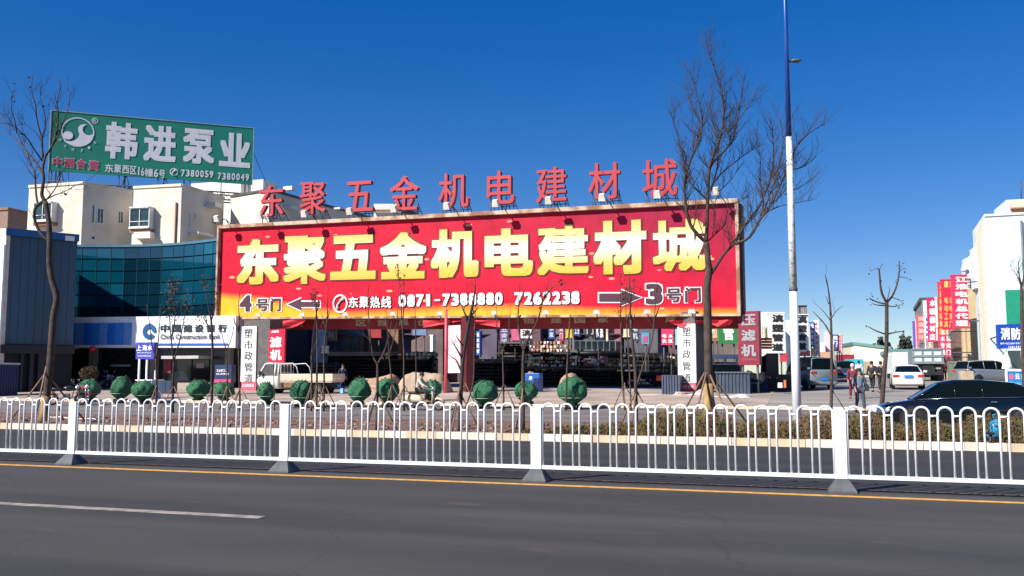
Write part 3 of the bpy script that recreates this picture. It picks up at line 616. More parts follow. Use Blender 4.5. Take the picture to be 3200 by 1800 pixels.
def window(P_,x0,y0,x1,y1,par,bay=0,cols=2,rows=2,sill=True,px=True,fr=None,gl=None):
    a0,b0,a1,b1=P_.rect(x0,y0,x1,y1) if px else (x0,y0,x1,y1)
    fr=fr or frw; gl=gl or glassd; w_=P_.w*(a1-a0); h_=P_.h*(b1-b0); tx=.07/P_.w; ty=.07/P_.h; d=bay+.04
    mb=MB()
    if bay:
        P_.slab(mb,a0,b1+ty*.2,a1,b1+ty*2.2,0,bay+.15); P_.slab(mb,a0,b0-ty*2.2,a1,b0-ty*.2,0,bay+.15)
    P_.slab(mb,a0,b0,a0+tx,b1,0,d); P_.slab(mb,a1-tx,b0,a1,b1,0,d); P_.slab(mb,a0+tx,b0,a1-tx,b0+ty,0,d); P_.slab(mb,a0+tx,b1-ty,a1-tx,b1,0,d)
    for k in range(1,cols): a=a0+(a1-a0)*k/cols; P_.slab(mb,a-tx*.4,b0+ty,a+tx*.4,b1-ty,d-.06,d-.01)
    if rows>1: b=b0+(b1-b0)*.3; P_.slab(mb,a0+tx,b-ty*.4,a1-tx,b+ty*.4,d-.07,d-.015)
    f_=build('window',mb,fr,par)
    for k in range(cols):
        u0=a0+tx+(a1-a0-2*tx)*k/cols; u1=a0+tx+(a1-a0-2*tx)*(k+1)/cols
        mb=MB(); P_.slab(mb,u0,b0+ty,u1,b1-ty,(.01 if not bay else .02),d-.09 if bay else .02); build('pane',mb,gl,f_)
    if sill: mb=MB(); P_.slab(mb,a0-tx,b0-(b1-b0)*.28,a1+tx*.5,b0-ty*2.3,.0,bay*.8+.06); build('sill',mb,brick,f_)
    return f_
fl=thing('apartment_building','cream block of flats stepped in sawtooth bays behind the red billboard, dark tiled roof','building',foot(500,96))
def flats():
    z0=0
    def P(x,y): D=hgt_at(x,y,TOPZ); return at(x,y,D)
    def back(p,d=14): return p+Vector((-.15,1,0))*d
    A=[P(91,587),P(261,575),P(415,602)]; B=[P(418,590),P(568,582),P(700,622)]
    C=[P(722,617),P(842,597),P(1180,690)]
    for q,nm in ((A,'A'),(B,'B'),(C,'C')):
        block(fl,[q[0],q[1],q[2],back(q[0])],z0,TOPZ,cream)
        mb=MB(); cp=.35   # coping
        for a,b in ((q[0],q[1]),(q[1],q[2])):
            a=Vector((a.x,a.y,0)); b=Vector((b.x,b.y,0)); dr=(b-a).normalized(); nn=Vector((dr.y,-dr.x,0))*.12
            mb.hexa([a+nn+Vector((0,0,TOPZ)),b+nn+Vector((0,0,TOPZ)),b-nn*3+Vector((0,0,TOPZ)),a-nn*3+Vector((0,0,TOPZ))],[a+nn+Vector((0,0,TOPZ+.25)),b+nn+Vector((0,0,TOPZ+.25)),b-nn*3+Vector((0,0,TOPZ+.25)),a-nn*3+Vector((0,0,TOPZ+.25))])
        build('coping',mb,cream if nm!='C' else roofm,fl)
    def fp(a,b): a=Vector((a.x,a.y,z0)); b=Vector((b.x,b.y,z0)); return Panel(a,b-a,(0,0,TOPZ))
    z=lambda x,y:(100+x/4.293,550+y/4.293)
    PA=fp(A[0],A[1]); PA2=fp(A[1],A[2]); PB=fp(B[0],B[1]); PB2=fp(B[1],B[2]); PC=fp(C[0],C[1]); PC2=fp(C[1],C[2])
    window(PA,*z(100,385),*z(345,610),fl,bay=.75); window(PB,*z(1375,450),*z(1640,700),fl,bay=.75)
    for P_,r_,c_ in ((PA2,(*z(800,385),*z(840,640)),1),(PA2,(*z(870,430),*z(960,640)),2),(PA2,(*z(1150,470),*z(1225,640)),2),(PA2,(*z(790,800),*z(850,860)),1),(PB2,(*z(2100,470),*z(2130,700)),1),(PB2,(*z(2165,480),*z(2200,600)),1),(PB2,(*z(2415,550),*z(2470,650)),1)):
        window(P_,*r_,fl,bay=0,cols=c_,rows=1,sill=False)
    for P_,r_ in ((PC2,(885,585,897,597)),(PC2,(887,648,905,656)),(PC2,(1010,683,1027,690)),(PC2,(1036,651,1045,656)),(PB2,(643,636,664,650)),(PB2,(590,730,640,737))):
        a0,b0,a1,b1=P_.rect(*r_); mb=MB(); P_.slab(mb,a0,b0,a1,b1,0,1.1); build('balcony_slab',mb,white_w,fl)
    # lower hood roof by the second bay window, downpipes
    mb=MB(); a0,b0,a1,b1=PB.rect(*z(1440,770),*z(1660,850)); PB.slab(mb,a0,b0,a1,b1,0,.9); build('canopy',mb,white_w,fl)
    mb=MB(); a=PB.st(*z(1940,400))[0]; mb.tube([PB.p(a,.3,.1),PB.p(a,.92,.1)],.09,6); build('downpipe',mb,brick,fl)
    # dark tiled slope behind block C and pale upper storeys
    q0=P(842,597); 
    mb=MB()
    a=at(862,596,103); b=at(1178,684,116); up=Vector((0,0,0))
    a2=a+Vector((0,0,-1.3)); b2=b+Vector((0,0,-1.0)); bk=Vector((-.3,1,0))*7+Vector((0,0,.4))
    mb.hexa([a2,b2,b2+bk,a2+bk],[a,b,b+bk,a+bk]); build('roof',mb,roofm,fl)
    for x0,y0,x1,y1,D in ((786,563,830,625,103),(597,574,786,600,106)):
        a=at(x0,y0,D); b=at(x1,y0,D); mb=MB(); mb.bz(a.x,b.x,a.y,a.y+3,12,a.z); build('upper_storey',mb,white_w,fl)
flats()
f2=thing('apartment_building','small white gabled block with a dark roof peeping over the red billboard','building',foot(1250,110))
mb=MB(); a=at(1168,637,112); b=at(1256,637,112); c=at(1330,690,122); mb.hexa([Vector((a.x,a.y,0)),Vector((b.x,b.y,0)),Vector((c.x,c.y,0)),Vector((a.x,a.y+12,0))],[a,b,Vector((c.x,c.y,a.z)),Vector((a.x,a.y+12,a.z))]); build('wall',mb,white_w,f2)
mb=MB(); n_=Vector((0,-.06,0)); mb.hexa([at(1256,660,111.9),at(1334,700,121.8),at(1334,700,121.8)+Vector((0,4,0)),at(1256,660,111.9)+Vector((0,4,0))],[at(1256,646,111.9),at(1300,668,118),at(1300,668,118)+Vector((0,4,0)),at(1256,646,111.9)+Vector((0,4,0))]); build('roof',mb,roofm,f2)
mb=MB(); q=at(1168,662,111.8); r_=at(1256,662,111.8); mb.hexa([q+Vector((0,-.3,0)),r_+Vector((0,-.3,0)),r_,q],[q+Vector((0,-.3,.25)),r_+Vector((0,-.3,.25)),r_+Vector((0,0,.25)),q+Vector((0,0,.25))]); build('ledge',mb,brick,f2)
f3=thing('brown_house','plain brown block at the far left edge behind the blue cladding','building',foot(-10,110))
a=at(-90,664,110); b=at(64,664,110); mb=MB(); mb.bz(a.x,b.x,a.y,a.y+10,0,a.z); build('wall',mb,M('brown_render',(.24,.16,.12),.8),f3); mb=MB(); mb.bz(a.x-.1,b.x+.1,a.y-.15,a.y+10,a.z,a.z+.3); build('coping',mb,brick,f3)

# =================================================================== LEFT BLUE CLAD BUILDING
lb=thing('clad_building','building at the left edge with dark blue metal cladding and a lit white front','building',foot(60,62))
def clad():
    z0=0; ztop=at(39,712,60).z
    p0=at(22,712,60); r1=at(160,0,1); 
    D2=hgt_at(248,733,ztop); p1=at(248,733,D2)
    pl=Vector((p0.x-9,p0.y,0)); g=M('cladding_blue',(.034,.080,.125),.35,var=.15,vs_=.4,stretch=(1,1,.1)); dirv=(Vector((p1.x,p1.y,0))-Vector((p0.x,p0.y,0)))
    side=Panel((p0.x,p0.y,0),dirv,(0,0,ztop)); zc=side.rect(20,1080,150,1080)[1]; 
    mb=MB(); side.slab(mb,0,.0,.999,1,-9,-.35); build('wall',mb,M('wall_dark',(.008,.01,.014),.7),lb)
    # cladding boards, one by one
    n=9; zl=side.st(60,1075)[1]
    for i in range(n):
        mb=MB(); side.slab(mb,i/n+.002,zl,(i+1)/n-.002,.955,-.33,-.3+random.uniform(0,.02)); build('cladding_panel',mb,g,lb)
    mb=MB(); side.slab(mb,-.01,.957,1.0,1.0,-.5,.05); build('fascia',mb,M('fascia_blue',(.01,.10,.28),.4),lb)
    mb=MB(); side.slab(mb,.0,zl-.055,1.0,zl-.005,-.4,.1); build('ledge',mb,black,lb)
    mb=MB(); a=side.rect(203,738,232,753); side.slab(mb,*a,.05,.08); build('notice',mb,tarpw,lb)
    # front, lit
    fr=Panel((pl.x,pl.y,0),Vector((p0.x-pl.x,0,0)),(0,0,ztop)); mb=MB(); fr.slab(mb,0,.0,1.0,.999,-.3,.02); build('front_wall',mb,M('front_pale',(.62,.58,.52),.6),lb)
    mb=MB(); fr.slab(mb,.965,.12,1.0,.9,.02,.15); build('corner_trim',mb,M('trim_ice',(.7,.82,.85),.4),lb)
    for k in range(5):
        b=.16+k*.15
        for j in range(3): window(fr,.05+j*.3,b,.30+j*.3,b+.085,lb,cols=2,rows=1,sill=False,px=False)
    # ground floor pieces
    for x0,x1,m_ in ((64,72,'pier'),(92,104,'pier'),(118,150,'pier')):
        a0,b0,a1,b1=side.rect(x0,1092,x1,1225); mb=MB(); side.slab(mb,a0,0,a1,b1,-.3,.0); build('pier',mb,M('pier_blue',(.012,.018,.03),.6),lb)
clad()
ct=thing('container','dark blue steel container at the left edge of the forecourt','container',foot(10,57))
P_=px_panel(-40,1122,1226,55,1226,55,56.5); mb=MB(); P_.O.z=zg(P_.O.y); P_.slab(mb,0,0,1,1,-2.4,0); build('body',mb,M('container_navy',(.008,.016,.085),.5),ct)
for k in range(12): mb=MB(); P_.slab(mb,k/12+.02,.05,k/12+.05,.95,0,.04); build('rib',mb,M('container_navy2',(.01,.02,.10),.5),ct)
mb=MB(); P_.slab(mb,-.02,1,1.02,1.05,-2.5,.1); build('roof_edge',mb,M('pale_grey',(.45,.47,.5),.5),ct)

# =================================================================== BANK
bk=thing('bank_building','bank branch with a curved dark blue glass front over a white and blue fascia','building',foot(430,68))
def bank():
    Dl,Dr=71,66
    L_=at(153,992,Dl); R_=at(745,992,Dr); L_.z=0; R_.z=0
    ztop=at(400,757,68.5).z; zf=at(400,992,68.5).z
    # gently curved glass wall: bays along a shallow arc
    n=16; pts=[]
    for i in range(n+1):
        t=i/n; p=L_.lerp(R_,t); nrm=Vector((-(R_-L_).y,(R_-L_).x,0)).normalized(); pts.append(p+nrm*(2.2*math.sin(math.pi*t)))
    body=MB()
    for i in range(n):
        a,b=pts[i],pts[i+1]; nb=Vector((-.1,10,0)); body.hexa([a+Vector((0,.2,0)),b+Vector((0,.2,0)),b+nb,a+nb],[a+Vector((0,.2,ztop)),b+Vector((0,.2,ztop)),b+nb+Vector((0,0,ztop)),a+nb+Vector((0,0,ztop))])
    build('wall',body,M('bank_core',(.02,.022,.028),.8),bk)
    gl=[M('bank_glass_%d'%k,c,.06,var=.25,vs_=.25,spec=1.0,coat=.3) for k,c in enumerate([(.002,.05,.085),(.003,.06,.10),(.002,.022,.04),(.004,.075,.12)])]
    mul=M('mullion',(.01,.05,.08),.4)
    rows=6
    for i in range(n):
        a,b=pts[i],pts[i+1]; P_=Panel(Vector((a.x,a.y,zf)),b-a,(0,0,ztop-zf))
        for j in range(rows):
            mb=MB(); P_.slab(mb,.012,j/rows+.008,.988,(j+1)/rows-.008,-.1,random.uniform(-.006,.006))
            k=2 if i in (5,6,7) else random.choice((0,0,1,1,3));  # dark columns paint tree reflections into the pane colour
            if j==0: k=2
            o=build('glass_pane',mb,gl[k],bk)
        mb=MB(); P_.slab(mb,-.012,0,.012,1,-.1,.035); build('mullion',mb,mul,bk)
    mb=MB()
    for i in range(n): a,b=pts[i],pts[i+1]; mb.hexa([a+Vector((0,-.12,ztop)),b+Vector((0,-.12,ztop)),b+Vector((0,.6,ztop)),a+Vector((0,.6,ztop))],[a+Vector((0,-.12,ztop+.18)),b+Vector((0,-.12,ztop+.18)),b+Vector((0,.6,ztop+.18)),a+Vector((0,.6,ztop+.18))])
    build('parapet',mb,M('parapet_blue',(.05,.16,.22),.4),bk)
    # fascia band
    FP=px_panel(190,992,1086,735,1086,66.5,62.5); fo=M('fascia_white',(.74,.76,.80),.5,var=.04)
    mb=MB(); FP.slab(mb,0,0,1,1,-3,0); f_=build('fascia',mb,fo,bk)
    r_=FP.rect(192,1010,412,1078)
    nb=9
    for k in range(nb):
        a=r_[0]+(r_[2]-r_[0])*k/nb; b=r_[0]+(r_[2]-r_[0])*(k+1)/nb; mb=MB(); FP.slab(mb,a+.0006,r_[1],b-.0006,r_[3],.01,.05+.04*(k%2)); build('blue_panel',mb,M('panel_blue_%d'%(k%3),[(.015,.14,.55),(.03,.2,.62),(.10,.27,.62)][k%3],.35),f_)
    mb=MB(); FP.slab(mb,*FP.rect(490,1073,712,1079),.01,.06); build('blue_stripe',mb,bluep,f_)
    tx=M('bank_letter',(.025,.04,.05),.4)
    xs=[503,538,574,609,645,682]
    for c,x in zip('中国建设银行',xs): letters(FP,c,(x,1014,x+27,1038),.05,tx,'character',f_,bold=.03,thick=.04)
    letters(FP,'China Construction Bank',(503,1044,690,1060),.05,tx,'lettering',f_,bold=.015)
    q=FP.st(468,1036); W,Hh=FP.w,FP.h; rad=24/2857*66; mb=MB(); vs=[]
    for k in range(32):
        t=2*math.pi*k/32; ix=.42
        s=max(abs(math.cos(t+math.pi/4)),abs(math.sin(t+math.pi/4))); rr=ix/ (s*1.2)
        for r0 in (1,rr): vs.append(FP.p(q[0]+math.cos(t)*r0*rad/W,q[1]+math.sin(t)*r0*rad/Hh,.06))
    mb.add(vs,[(2*k,2*((k+1)%32),2*((k+1)%32)+1,2*k+1) for k in range(32) if k not in (29,30)]); build('bank_emblem',mb,M('emblem_blue',(.01,.09,.24),.4),f_)
    # ground floor: piers, awning, dark recess with door leaves, posters
    G=px_panel(190,1086,1215,735,1215,68.5,64.5); G.O.z=0
    def pc(nm,x0,y0,x1,y1,m_,d0=0,d1=.1,par=bk): mb=MB(); G.slab(mb,*G.rect(x0,y0,x1,y1),d0,d1); return build(nm,mb,m_,par)
    pc('shopfront',190,1086,735,1225,M('shopfront_dark',(.012,.014,.018),.25),-.3,0)
    pier=M('pier_stone',(.18,.16,.15),.7)
    for x in (298,488,722): pc('pier',x-7,1080,x+8,1225,pier,0,.5)
    pc('awning',548,1113,662,1122,M('awning_grey',(.45,.44,.43),.6),0,1.6); pc('door',556,1124,600,1190,M('door_glass',(.01,.02,.03),.1),.02,.08); pc('door',604,1124,655,1190,M('door_glass2',(.008,.008,.01),.1),.02,.08)
    pc('poster',616,1135,640,1150,M('poster_lilac',(.25,.2,.24),.6),.09,.1)
    pc('poster',514,1125,536,1166,M('poster_crimson',(.25,.03,.04),.5),.02,.06); pc('grey_bar',352,1140,408,1145,M('bar_grey',(.3,.36,.38),.4),.02,.2)  # the bar is one plain grey
    pc('window_band',500,1082,545,1118,M('band_violet',(.06,.05,.12),.4),.02,.05); pc('door',312,1100,400,1200,M('door_glass3',(.012,.016,.02),.1),.01,.03)
    pc('floor_sign',286,1150,308,1190,inkw,.55,.62)
    st=M('step_stone',(.36,.30,.25),.8)
    for k in range(3): pc('step',440,1196+k*7,680,1203+k*7,st,0,1.0+k*.5)
bank()
lan=thing('red_lantern','round red lantern hanging at the bank pier','lantern',at(289,1090,65)); mb=MB(); mb.ell(at(289,1090,65),(.24,.24,.2)); build('shade',mb,redp,lan); mb=MB(); mb.tube([at(289,1082,65),at(289,1079,65)],.02,5); build('cord',mb,black,lan)
# kiosk sign
kk=thing('kiosk','small white framed kiosk with a blue sign in front of the bank','kiosk',foot(452,52))
K=px_panel(424,1070,1122,480,1122,52,51.5); mb=MB(); K.slab(mb,0,0,1,1,-.25,0); s_=build('sign_board',mb,M('kiosk_blue',(.04,.05,.42),.5),kk)
for c,x in (('上',430),('海',448),('水',464)): letters(K,c,(x-2,1078,x+13,1096),.02,inkw,'character',s_,bold=.03)
bars(K,(430,1100,474,1104),9,inkw,'small_print',s_,.012,5); bars(K,(430,1110,474,1114),9,inkw,'small_print',s_,.012,6)
z_=zg(K.O.y); 
for x in (436,460): q=at(x,1122,51.8); mb=MB(); mb.tube([Vector((q.x,q.y,z_)),q],.06,6); build('post',mb,white,kk)
K2=px_panel(430,1166,1226,474,1226,51,50.6); K2.O.z=z_-.05; mb=MB(); K2.slab(mb,0,0,1,1,-.7,0); c_=build('counter',mb,M('kiosk_pale',(.25,.42,.68),.5),kk); mb=MB(); K2.slab(mb,-.1,1.0,1.1,1.06,-.8,.1); build('counter_top',mb,white,kk)
K3=px_panel(480,1168,1224,488,1224,51,51); mb=MB(); K3.slab(mb,0,-.1,1,1.2,-.1,0); build('side_post',mb,white,kk)
# dark notice boxes left of the first pillar
nb=thing('notice_board','dark blue standing notice board with white print beside the left pillar','notice board',foot(705,55))
P_=px_panel(670,1140,1195,722,1195,55,54.5); z_=zg(P_.O.y); mb=MB(); P_.slab(mb,0,0,1,1,-.4,0); s_=build('board',mb,M('notice_navy',(.02,.03,.09),.4),nb); bars(P_,(678,1154,712,1162),6,inkw,'small_print',s_,.012,9); bars(P_,(676,1166,716,1171),8,inkw,'small_print',s_,.012,10)
mb=MB(); P_.slab(mb,0,-.02,1,.18,0,.02); build('pink_strip',mb,M('strip_pink',(.5,.05,.15),.5),s_)
mb=MB(); P_.slab(mb,.02,-1.2,.12,0,-.3,-.1); P_.slab(mb,.88,-1.2,.98,0,-.3,-.1); build('leg',mb,iron,nb)
nb2=thing('cabinet','dark slate blue cabinet standing on the steps of the bank','cabinet',foot(520,58)); P_=px_panel(499,1172,1214,536,1214,57,56.8); P_.O.z=zg(P_.O.y); mb=MB(); P_.slab(mb,0,0,1,1,-.6,0); build('body',mb,M('slate_blue',(.02,.035,.07),.5),nb2)
for k in range(2): mb=MB(); P_.slab(mb,.04+k*.48,.05,.48+k*.48,.92,0,.03); build('door',mb,M('slate_blue2',(.025,.045,.085),.4),nb2)

# =================================================================== RIGHT HAND STREET
VPX=2732.0   # the street runs towards this point on the horizon
sdir=(CR*((VPX-CX)/F)+FH); sdir=Vector((sdir.x,sdir.y,0)).normalized(); sright=Vector((sdir.y,-sdir.x,0))
def facade_pt(x,D0pt):  # along the facade line through D0pt, seen at pixel x
    r=ray(x,1169); o=Vector((0,0,H)); n=sright; t=(D0pt-o).dot(n)/r.dot(n); return o+r*t
wb=thing('white_building','tall white painted building with a green banner at the right edge','building',foot(3130,72))
def right_building():
    D=70; c=at(3075,677,D); zt=c.z; cg=Vector((c.x,c.y,0)); icy=M('paint_icy',(.60,.74,.77),.6,var=.04,vs_=.3)
    U=sright.copy(); FR=Panel(cg,U*14,(0,0,zt)); mb=MB(); FR.slab(mb,0,0,1,1,-9,0); build('wall',mb,icy,wb)
    mb=MB(); FR.slab(mb,0,1,1,1.012,-9,.12); build('parapet',mb,white_w,wb)
    # street side: pilasters, tall glazed bays
    SD=Panel(cg+sdir*3.2,-sdir*3.2,(0,0,zt)); pale=M('pilaster_cream',(.58,.50,.42),.7)
    mb=MB(); SD.slab(mb,0,0,.999,.985,-3,.02); build('side_wall',mb,M('paint_icy2',(.62,.66,.66),.6),wb)
    for a0,a1 in ((.0,.06),(.45,.55),(.86,.94)): mb=MB(); SD.slab(mb,a0,0,a1,.97,.0,.35); build('pilaster',mb,pale,wb)
    for k in range(3):
        for a0 in (.1,.6): window(SD,a0,.28+k*.24,a0+.28,.46+k*.24,wb,cols=2,rows=2,sill=False,px=False)
    # penthouse with brown eave
    a=at(3144,625,74); b=Vector((a.x+9,a.y,0)); mb=MB(); mb.bz(a.x,b.x,a.y,a.y+5,zt-.2,a.z); build('penthouse',mb,icy,wb)
    mb=MB(); q=at(3150,650,73.9); mb.bz(q.x+.1,q.x+9,q.y-.9,q.y,q.z-.1,q.z+.35); build('eave',mb,M('eave_cream',(.66,.5,.36),.7),wb); mb=MB(); mb.bz(q.x+.2,q.x+9,q.y-.12,q.y,q.z-1.0,q.z-.12); build('window_band',mb,brick,wb)
    mb=MB(); q=at(3192,625,74); mb.tube([q,q+Vector((0,0,1.6))],.05,5); build('aerial',mb,iron,wb)
    mb=MB(); q0=FR.st(3190,690); mb.tube([FR.p(q0[0],q0[1],.15),FR.p(q0[0],.5,.15)],.09,6); build('downpipe',mb,M('pipe_grey',(.14,.17,.2),.5),wb)
    r_=FR.rect(3143,905,3260,1012); mb=MB(); FR.slab(mb,*r_,.02,.12); gb=build('green_banner',mb,M('banner_green',(.004,.24,.14),.5,var=.08),wb)
    # pale twin posts crossing the banner
    # opening below with glass
    r_=FR.rect(3150,1095,3280,1160); mb=MB(); FR.slab(mb,*r_,.02,.06); build('shop_window',mb,M('shop_glass',(.03,.045,.05),.1,spec=.8),wb)
    mb=MB(); FR.slab(mb,*FR.rect(3190,1085,3193,1160),.06,.12); build('window_frame',mb,white,wb)
    for k in range(4): mb=MB(); FR.slab(mb,*FR.rect(3118,1022+k*42-2,3121,1022+k*42),.0,.05)
right_building()
# blue sign with white characters on the white building
P_=px_panel(3120,1014,1090,3270,1086,66,65.4); bs=thing('blue_sign','blue signboard with large white characters mounted on the white building','sign',(P_.O.x,P_.O.y,P_.O.z)); mb=MB(); P_.slab(mb,0,0,1,1,-.4,0); s_=build('sign_board',mb,M('sign_royal',(.01,.06,.38),.4),bs)
for c,x in (('消',3127),('防',3160),('工',3193),('程',3226)): letters(P_,c,(x,1024,x+29,1062),.03,inkw,'character',s_,bold=.04)
bars(P_,(3126,1069,3262,1075),22,inkw,'small_print',s_,.015,11); bars(P_,(3150,1080,3262,1086),18,inkw,'small_print',s_,.015,12)
mb=MB(); mb.tube([P_.p(0,.5,-.2),P_.p(0,.5,-.2)+sdir*4],.06,5); build('bracket',mb,iron,bs)
# low blue board, lower right
P_=px_panel(3150,1160,1222,3270,1225,50,49.6); lbd=thing('notice_board','low bright blue board with a red mark under a white beam','notice board',(P_.O.x,P_.O.y,zg(P_.O.y))); mb=MB(); P_.slab(mb,0,0,1,1,-.15,0); s_=build('board',mb,M('board_azure',(.01,.22,.55),.4),lbd)
letters(P_,'云',(3172,1168,3186,1186),.02,inkw,'character',s_,bold=.04); letters(P_,'南',(3190,1168,3206,1186),.02,inkw,'character',s_,bold=.04)
q=P_.st(3160,1177); mb=MB(); mb.add([P_.p(q[0]+.13*math.cos(k*.393)/P_.w,q[1]+.15*math.sin(k*.393)/P_.h,.02) for k in range(16)],[tuple(range(16))]); build('round_mark',mb,M('mark_red',(.7,.12,.2),.5),s_)
bars(P_,(3155,1196,3262,1203),18,M('print_aqua',(.4,.7,.8),.5),'small_print',s_,.015,13); bars(P_,(3155,1210,3262,1216),18,M('print_aqua',(.4,.7,.8),.5),'small_print',s_,.015,14)
mb=MB(); P_.slab(mb,-.02,1.0,1,1.12,-.2,.05); build('beam',mb,white,lbd); mb=MB(); P_.slab(mb,-.03,-.35,0,1.0,-.2,.05); build('post',mb,white,lbd)
# folded white parasol
pu=thing('folded_parasol','closed white parasol on a brown stand in front of the white building','parasol',foot(3148,60)); q=pu.location; mb=MB(); zc=at(3148,1105,60).z; mb.loft([[Vector((q.x+r_*math.cos(k*.785)*(1+.25*(k%2)),q.y+r_*math.sin(k*.785),z_)) for k in range(8)] for r_,z_ in ((.34,zc-1.0),(.28,zc-.8),(.2,zc-.3),(.08,zc),(.02,zc+.15))]); build('canopy',mb,tarpw,pu)
mb=MB(); mb.tube([Vector((q.x,q.y,q.z)),Vector((q.x,q.y,zc+.25))],.035,6); mb.box((q.x,q.y,q.z+.06),(.5,.5,.12)); build('stand',mb,M('stand_brown',(.16,.09,.07),.7),pu)

# shop terrace running back behind the white building
ter=thing('shop_terrace','long row of shops receding behind the white building, brown balconies and yellow pilasters','building',foot(3010,88))
def terrace():
    c=at(3075,677,70); f0=facade_pt(3048,c); 
    def seg(xa,xb,ytop_a,mat,name='wall',out=0,depth=6,z0=0,zt=None):
        a=facade_pt(xa,c); b=facade_pt(xb,c); a=Vector((a.x,a.y,0)); b=Vector((b.x,b.y,0)); Da=dep(a)
        zt=zt or at(xa,ytop_a,Da).z; P_=Panel(Vector((b.x,b.y,z0)),a-b,(0,0,zt-z0)); mb=MB(); P_.slab(mb,0,0,1,1,-depth,out); build(name,mb,mat,ter); return P_,zt
    yl_=M('pilaster_ochre',(.52,.38,.22),.7,var=.1); brn=M('balcony_brown',(.16,.09,.07),.6,var=.25)
    P1,z1=seg(3045,3020,800,M('paint_grey_white',(.66,.72,.74),.6)); 
    seg(3047,3041,898,yl_,'pilaster',.5,1); seg(3031,3027,910,yl_,'pilaster',.5,1)
    seg(3026,2982,880,M('render_brown',(.22,.14,.11),.7)); P2,z2=seg(3024,2977,1030,brn,'balcony',.9,1,z0=at(3024,1085,dep(facade_pt(3024,c))).z)
    for k in range(5): mb=MB(); P2.slab(mb,k/5+.02,.35,k/5+.17,.9,.9,.93); build('shutter',mb,M('shutter_brown',(.10,.06,.05),.4),ter)
    seg(2982,2945,900,M('render_buff',(.5,.36,.22),.7)); seg(2945,2890,970,M('render_grey',(.34,.34,.33),.7))
    mb=MB(); a=facade_pt(2889,c); D=dep(a); zt=at(2889,942,D).z; b=facade_pt(2868,c); zb=at(2868,971,dep(b)).z
    q=facade_pt(2889,c); p=facade_pt(2867,c); mb.hexa([Vector((p.x,p.y,0)),Vector((q.x,q.y,0)),Vector((q.x+6,q.y,0)),Vector((p.x+6,p.y,0))],[Vector((p.x,p.y,zb)),Vector((q.x,q.y,zt)),Vector((q.x+6,q.y,zt)),Vector((p.x+6,p.y,zb))]); build('gable',mb,M('gable_grey',(.20,.20,.2),.8),ter)
    mb=MB(); mb.hexa([Vector((p.x-.3,p.y,zb)),Vector((q.x-.3,q.y,zt)),Vector((q.x+6,q.y,zt)),Vector((p.x+6,p.y,zb))],[Vector((p.x-.3,p.y,zb+.7)),Vector((q.x-.3,q.y,zt+.7)),Vector((q.x+6,q.y,zt+.7)),Vector((p.x+6,p.y,zb+.7))]); build('roof',mb,roofm,ter)
    # white hut with a small window and a pale dome on top (by the big sign)
    for x0,y0,x1,y1,D in ((3018,806,3042,870,80),(3043,772,3056,900,76)):
        a=at(x0,y0,D); b=at(x1,y0,D); mb=MB(); mb.bz(a.x,b.x,a.y,a.y+2,at(x0,y1,D).z,a.z); build('roof_house',mb,M('house_pale',(.72,.76,.76),.6),ter)
    a=at(3033,824,79.9); mb=MB(); mb.bz(a.x,a.x+.35,a.y-.05,a.y,a.z-.2,a.z+.2); build('small_window',mb,black,ter)
    mb=MB(); q=at(3014,843,80); mb.ell(q,(.3,.3,.2)); build('roof_dome',mb,white,ter)
    for x in (3000,3010,3020,3034): q=facade_pt(x,c); mb=MB(); p=at(x,1133,dep(q)-.3); mb.prism([p+Vector((-.25,0,-.6)),p+Vector((.25,0,-.6)),p+Vector((0,0,.6))],(0,.1,0)); build('pennant',mb,M('pennant_yellow',(.7,.5,.08),.6),ter)
terrace()
YG=M('letter_amber',(.80,.46,.12),.5,var=.15); pinkred=M('sign_rose',(.66,.035,.10),.45,var=.1); skyb=M('print_blue',(.02,.12,.5),.5,var=0); rose=M('print_rose',(.55,.06,.12),.5,var=0)
def vsign(label,x0,y0,x1,y1,D,mat,chars,ink,cols=1,bold=.03,post=True,pad=.12,illeg=False,seed=0,thick=.35,name='vertical_sign'):
    P_=px_panel(x0,y0,y1,x1,y1,D,D*.998); rt=thing(name,label,'sign',(P_.O.x,P_.O.y,P_.O.z)); mb=MB(); P_.slab(mb,0,0,1,1,-thick,0); s_=build('sign_board',mb,mat,rt)
    fx=.012/P_.w*4; fy=.012/P_.h*4
    for r_ in ((-fx,1,1+fx,1+fy*2),(-fx,-2*fy,1+fx,0)): mb=MB(); P_.slab(mb,*r_,-thick-.02,.03); build('edge_trim',mb,mat,rt)
    if x0>2850:
        cc=at(3075,677,70); q=P_.p(1,0,-thick/2); gap=max(.3,(cc-q).dot(sright)+.1)
        for b_ in (.12,.88): mb=MB(); q=P_.p(1,b_,-thick/2); mb.tube([q,q+sright*gap],.05,5); build('bracket',mb,iron,rt)
    else:
        for a_ in (.2,.8): mb=MB(); q=P_.p(a_,0,-thick*.6); mb.tube([Vector((q.x,q.y,zg(q.y))),q+Vector((0,0,.2))],.06,6); build('sign_post',mb,iron,rt)
    if illeg:
        n=illeg; w_=(x1-x0)/cols
        for c in range(cols):
            for k in range(n):
                ya=y0+(y1-y0)*(k+.12)/n; yb=y0+(y1-y0)*(k+.88)/n; bars(P_,(x0+w_*(c+.2),ya,x0+w_*(c+.8),yb),2,ink,'small_print',s_,.02,seed+k+c*20)
    elif chars:
        colsl=chars if isinstance(chars,list) else [chars]; w_=(x1-x0)/len(colsl)
        for ci,cs in enumerate(colsl):
            n=len(cs)
            for k,c in enumerate(cs):
                if c==' ': continue
                ya=y0+(y1-y0)*(k+.10)/n; yb=y0+(y1-y0)*(k+.90)/n; letters(P_,c,(x0+w_*(ci+pad),ya,x0+w_*(ci+1-pad),yb),.02,ink,'character',s_,bold=bold)
    return rt,P_,s_
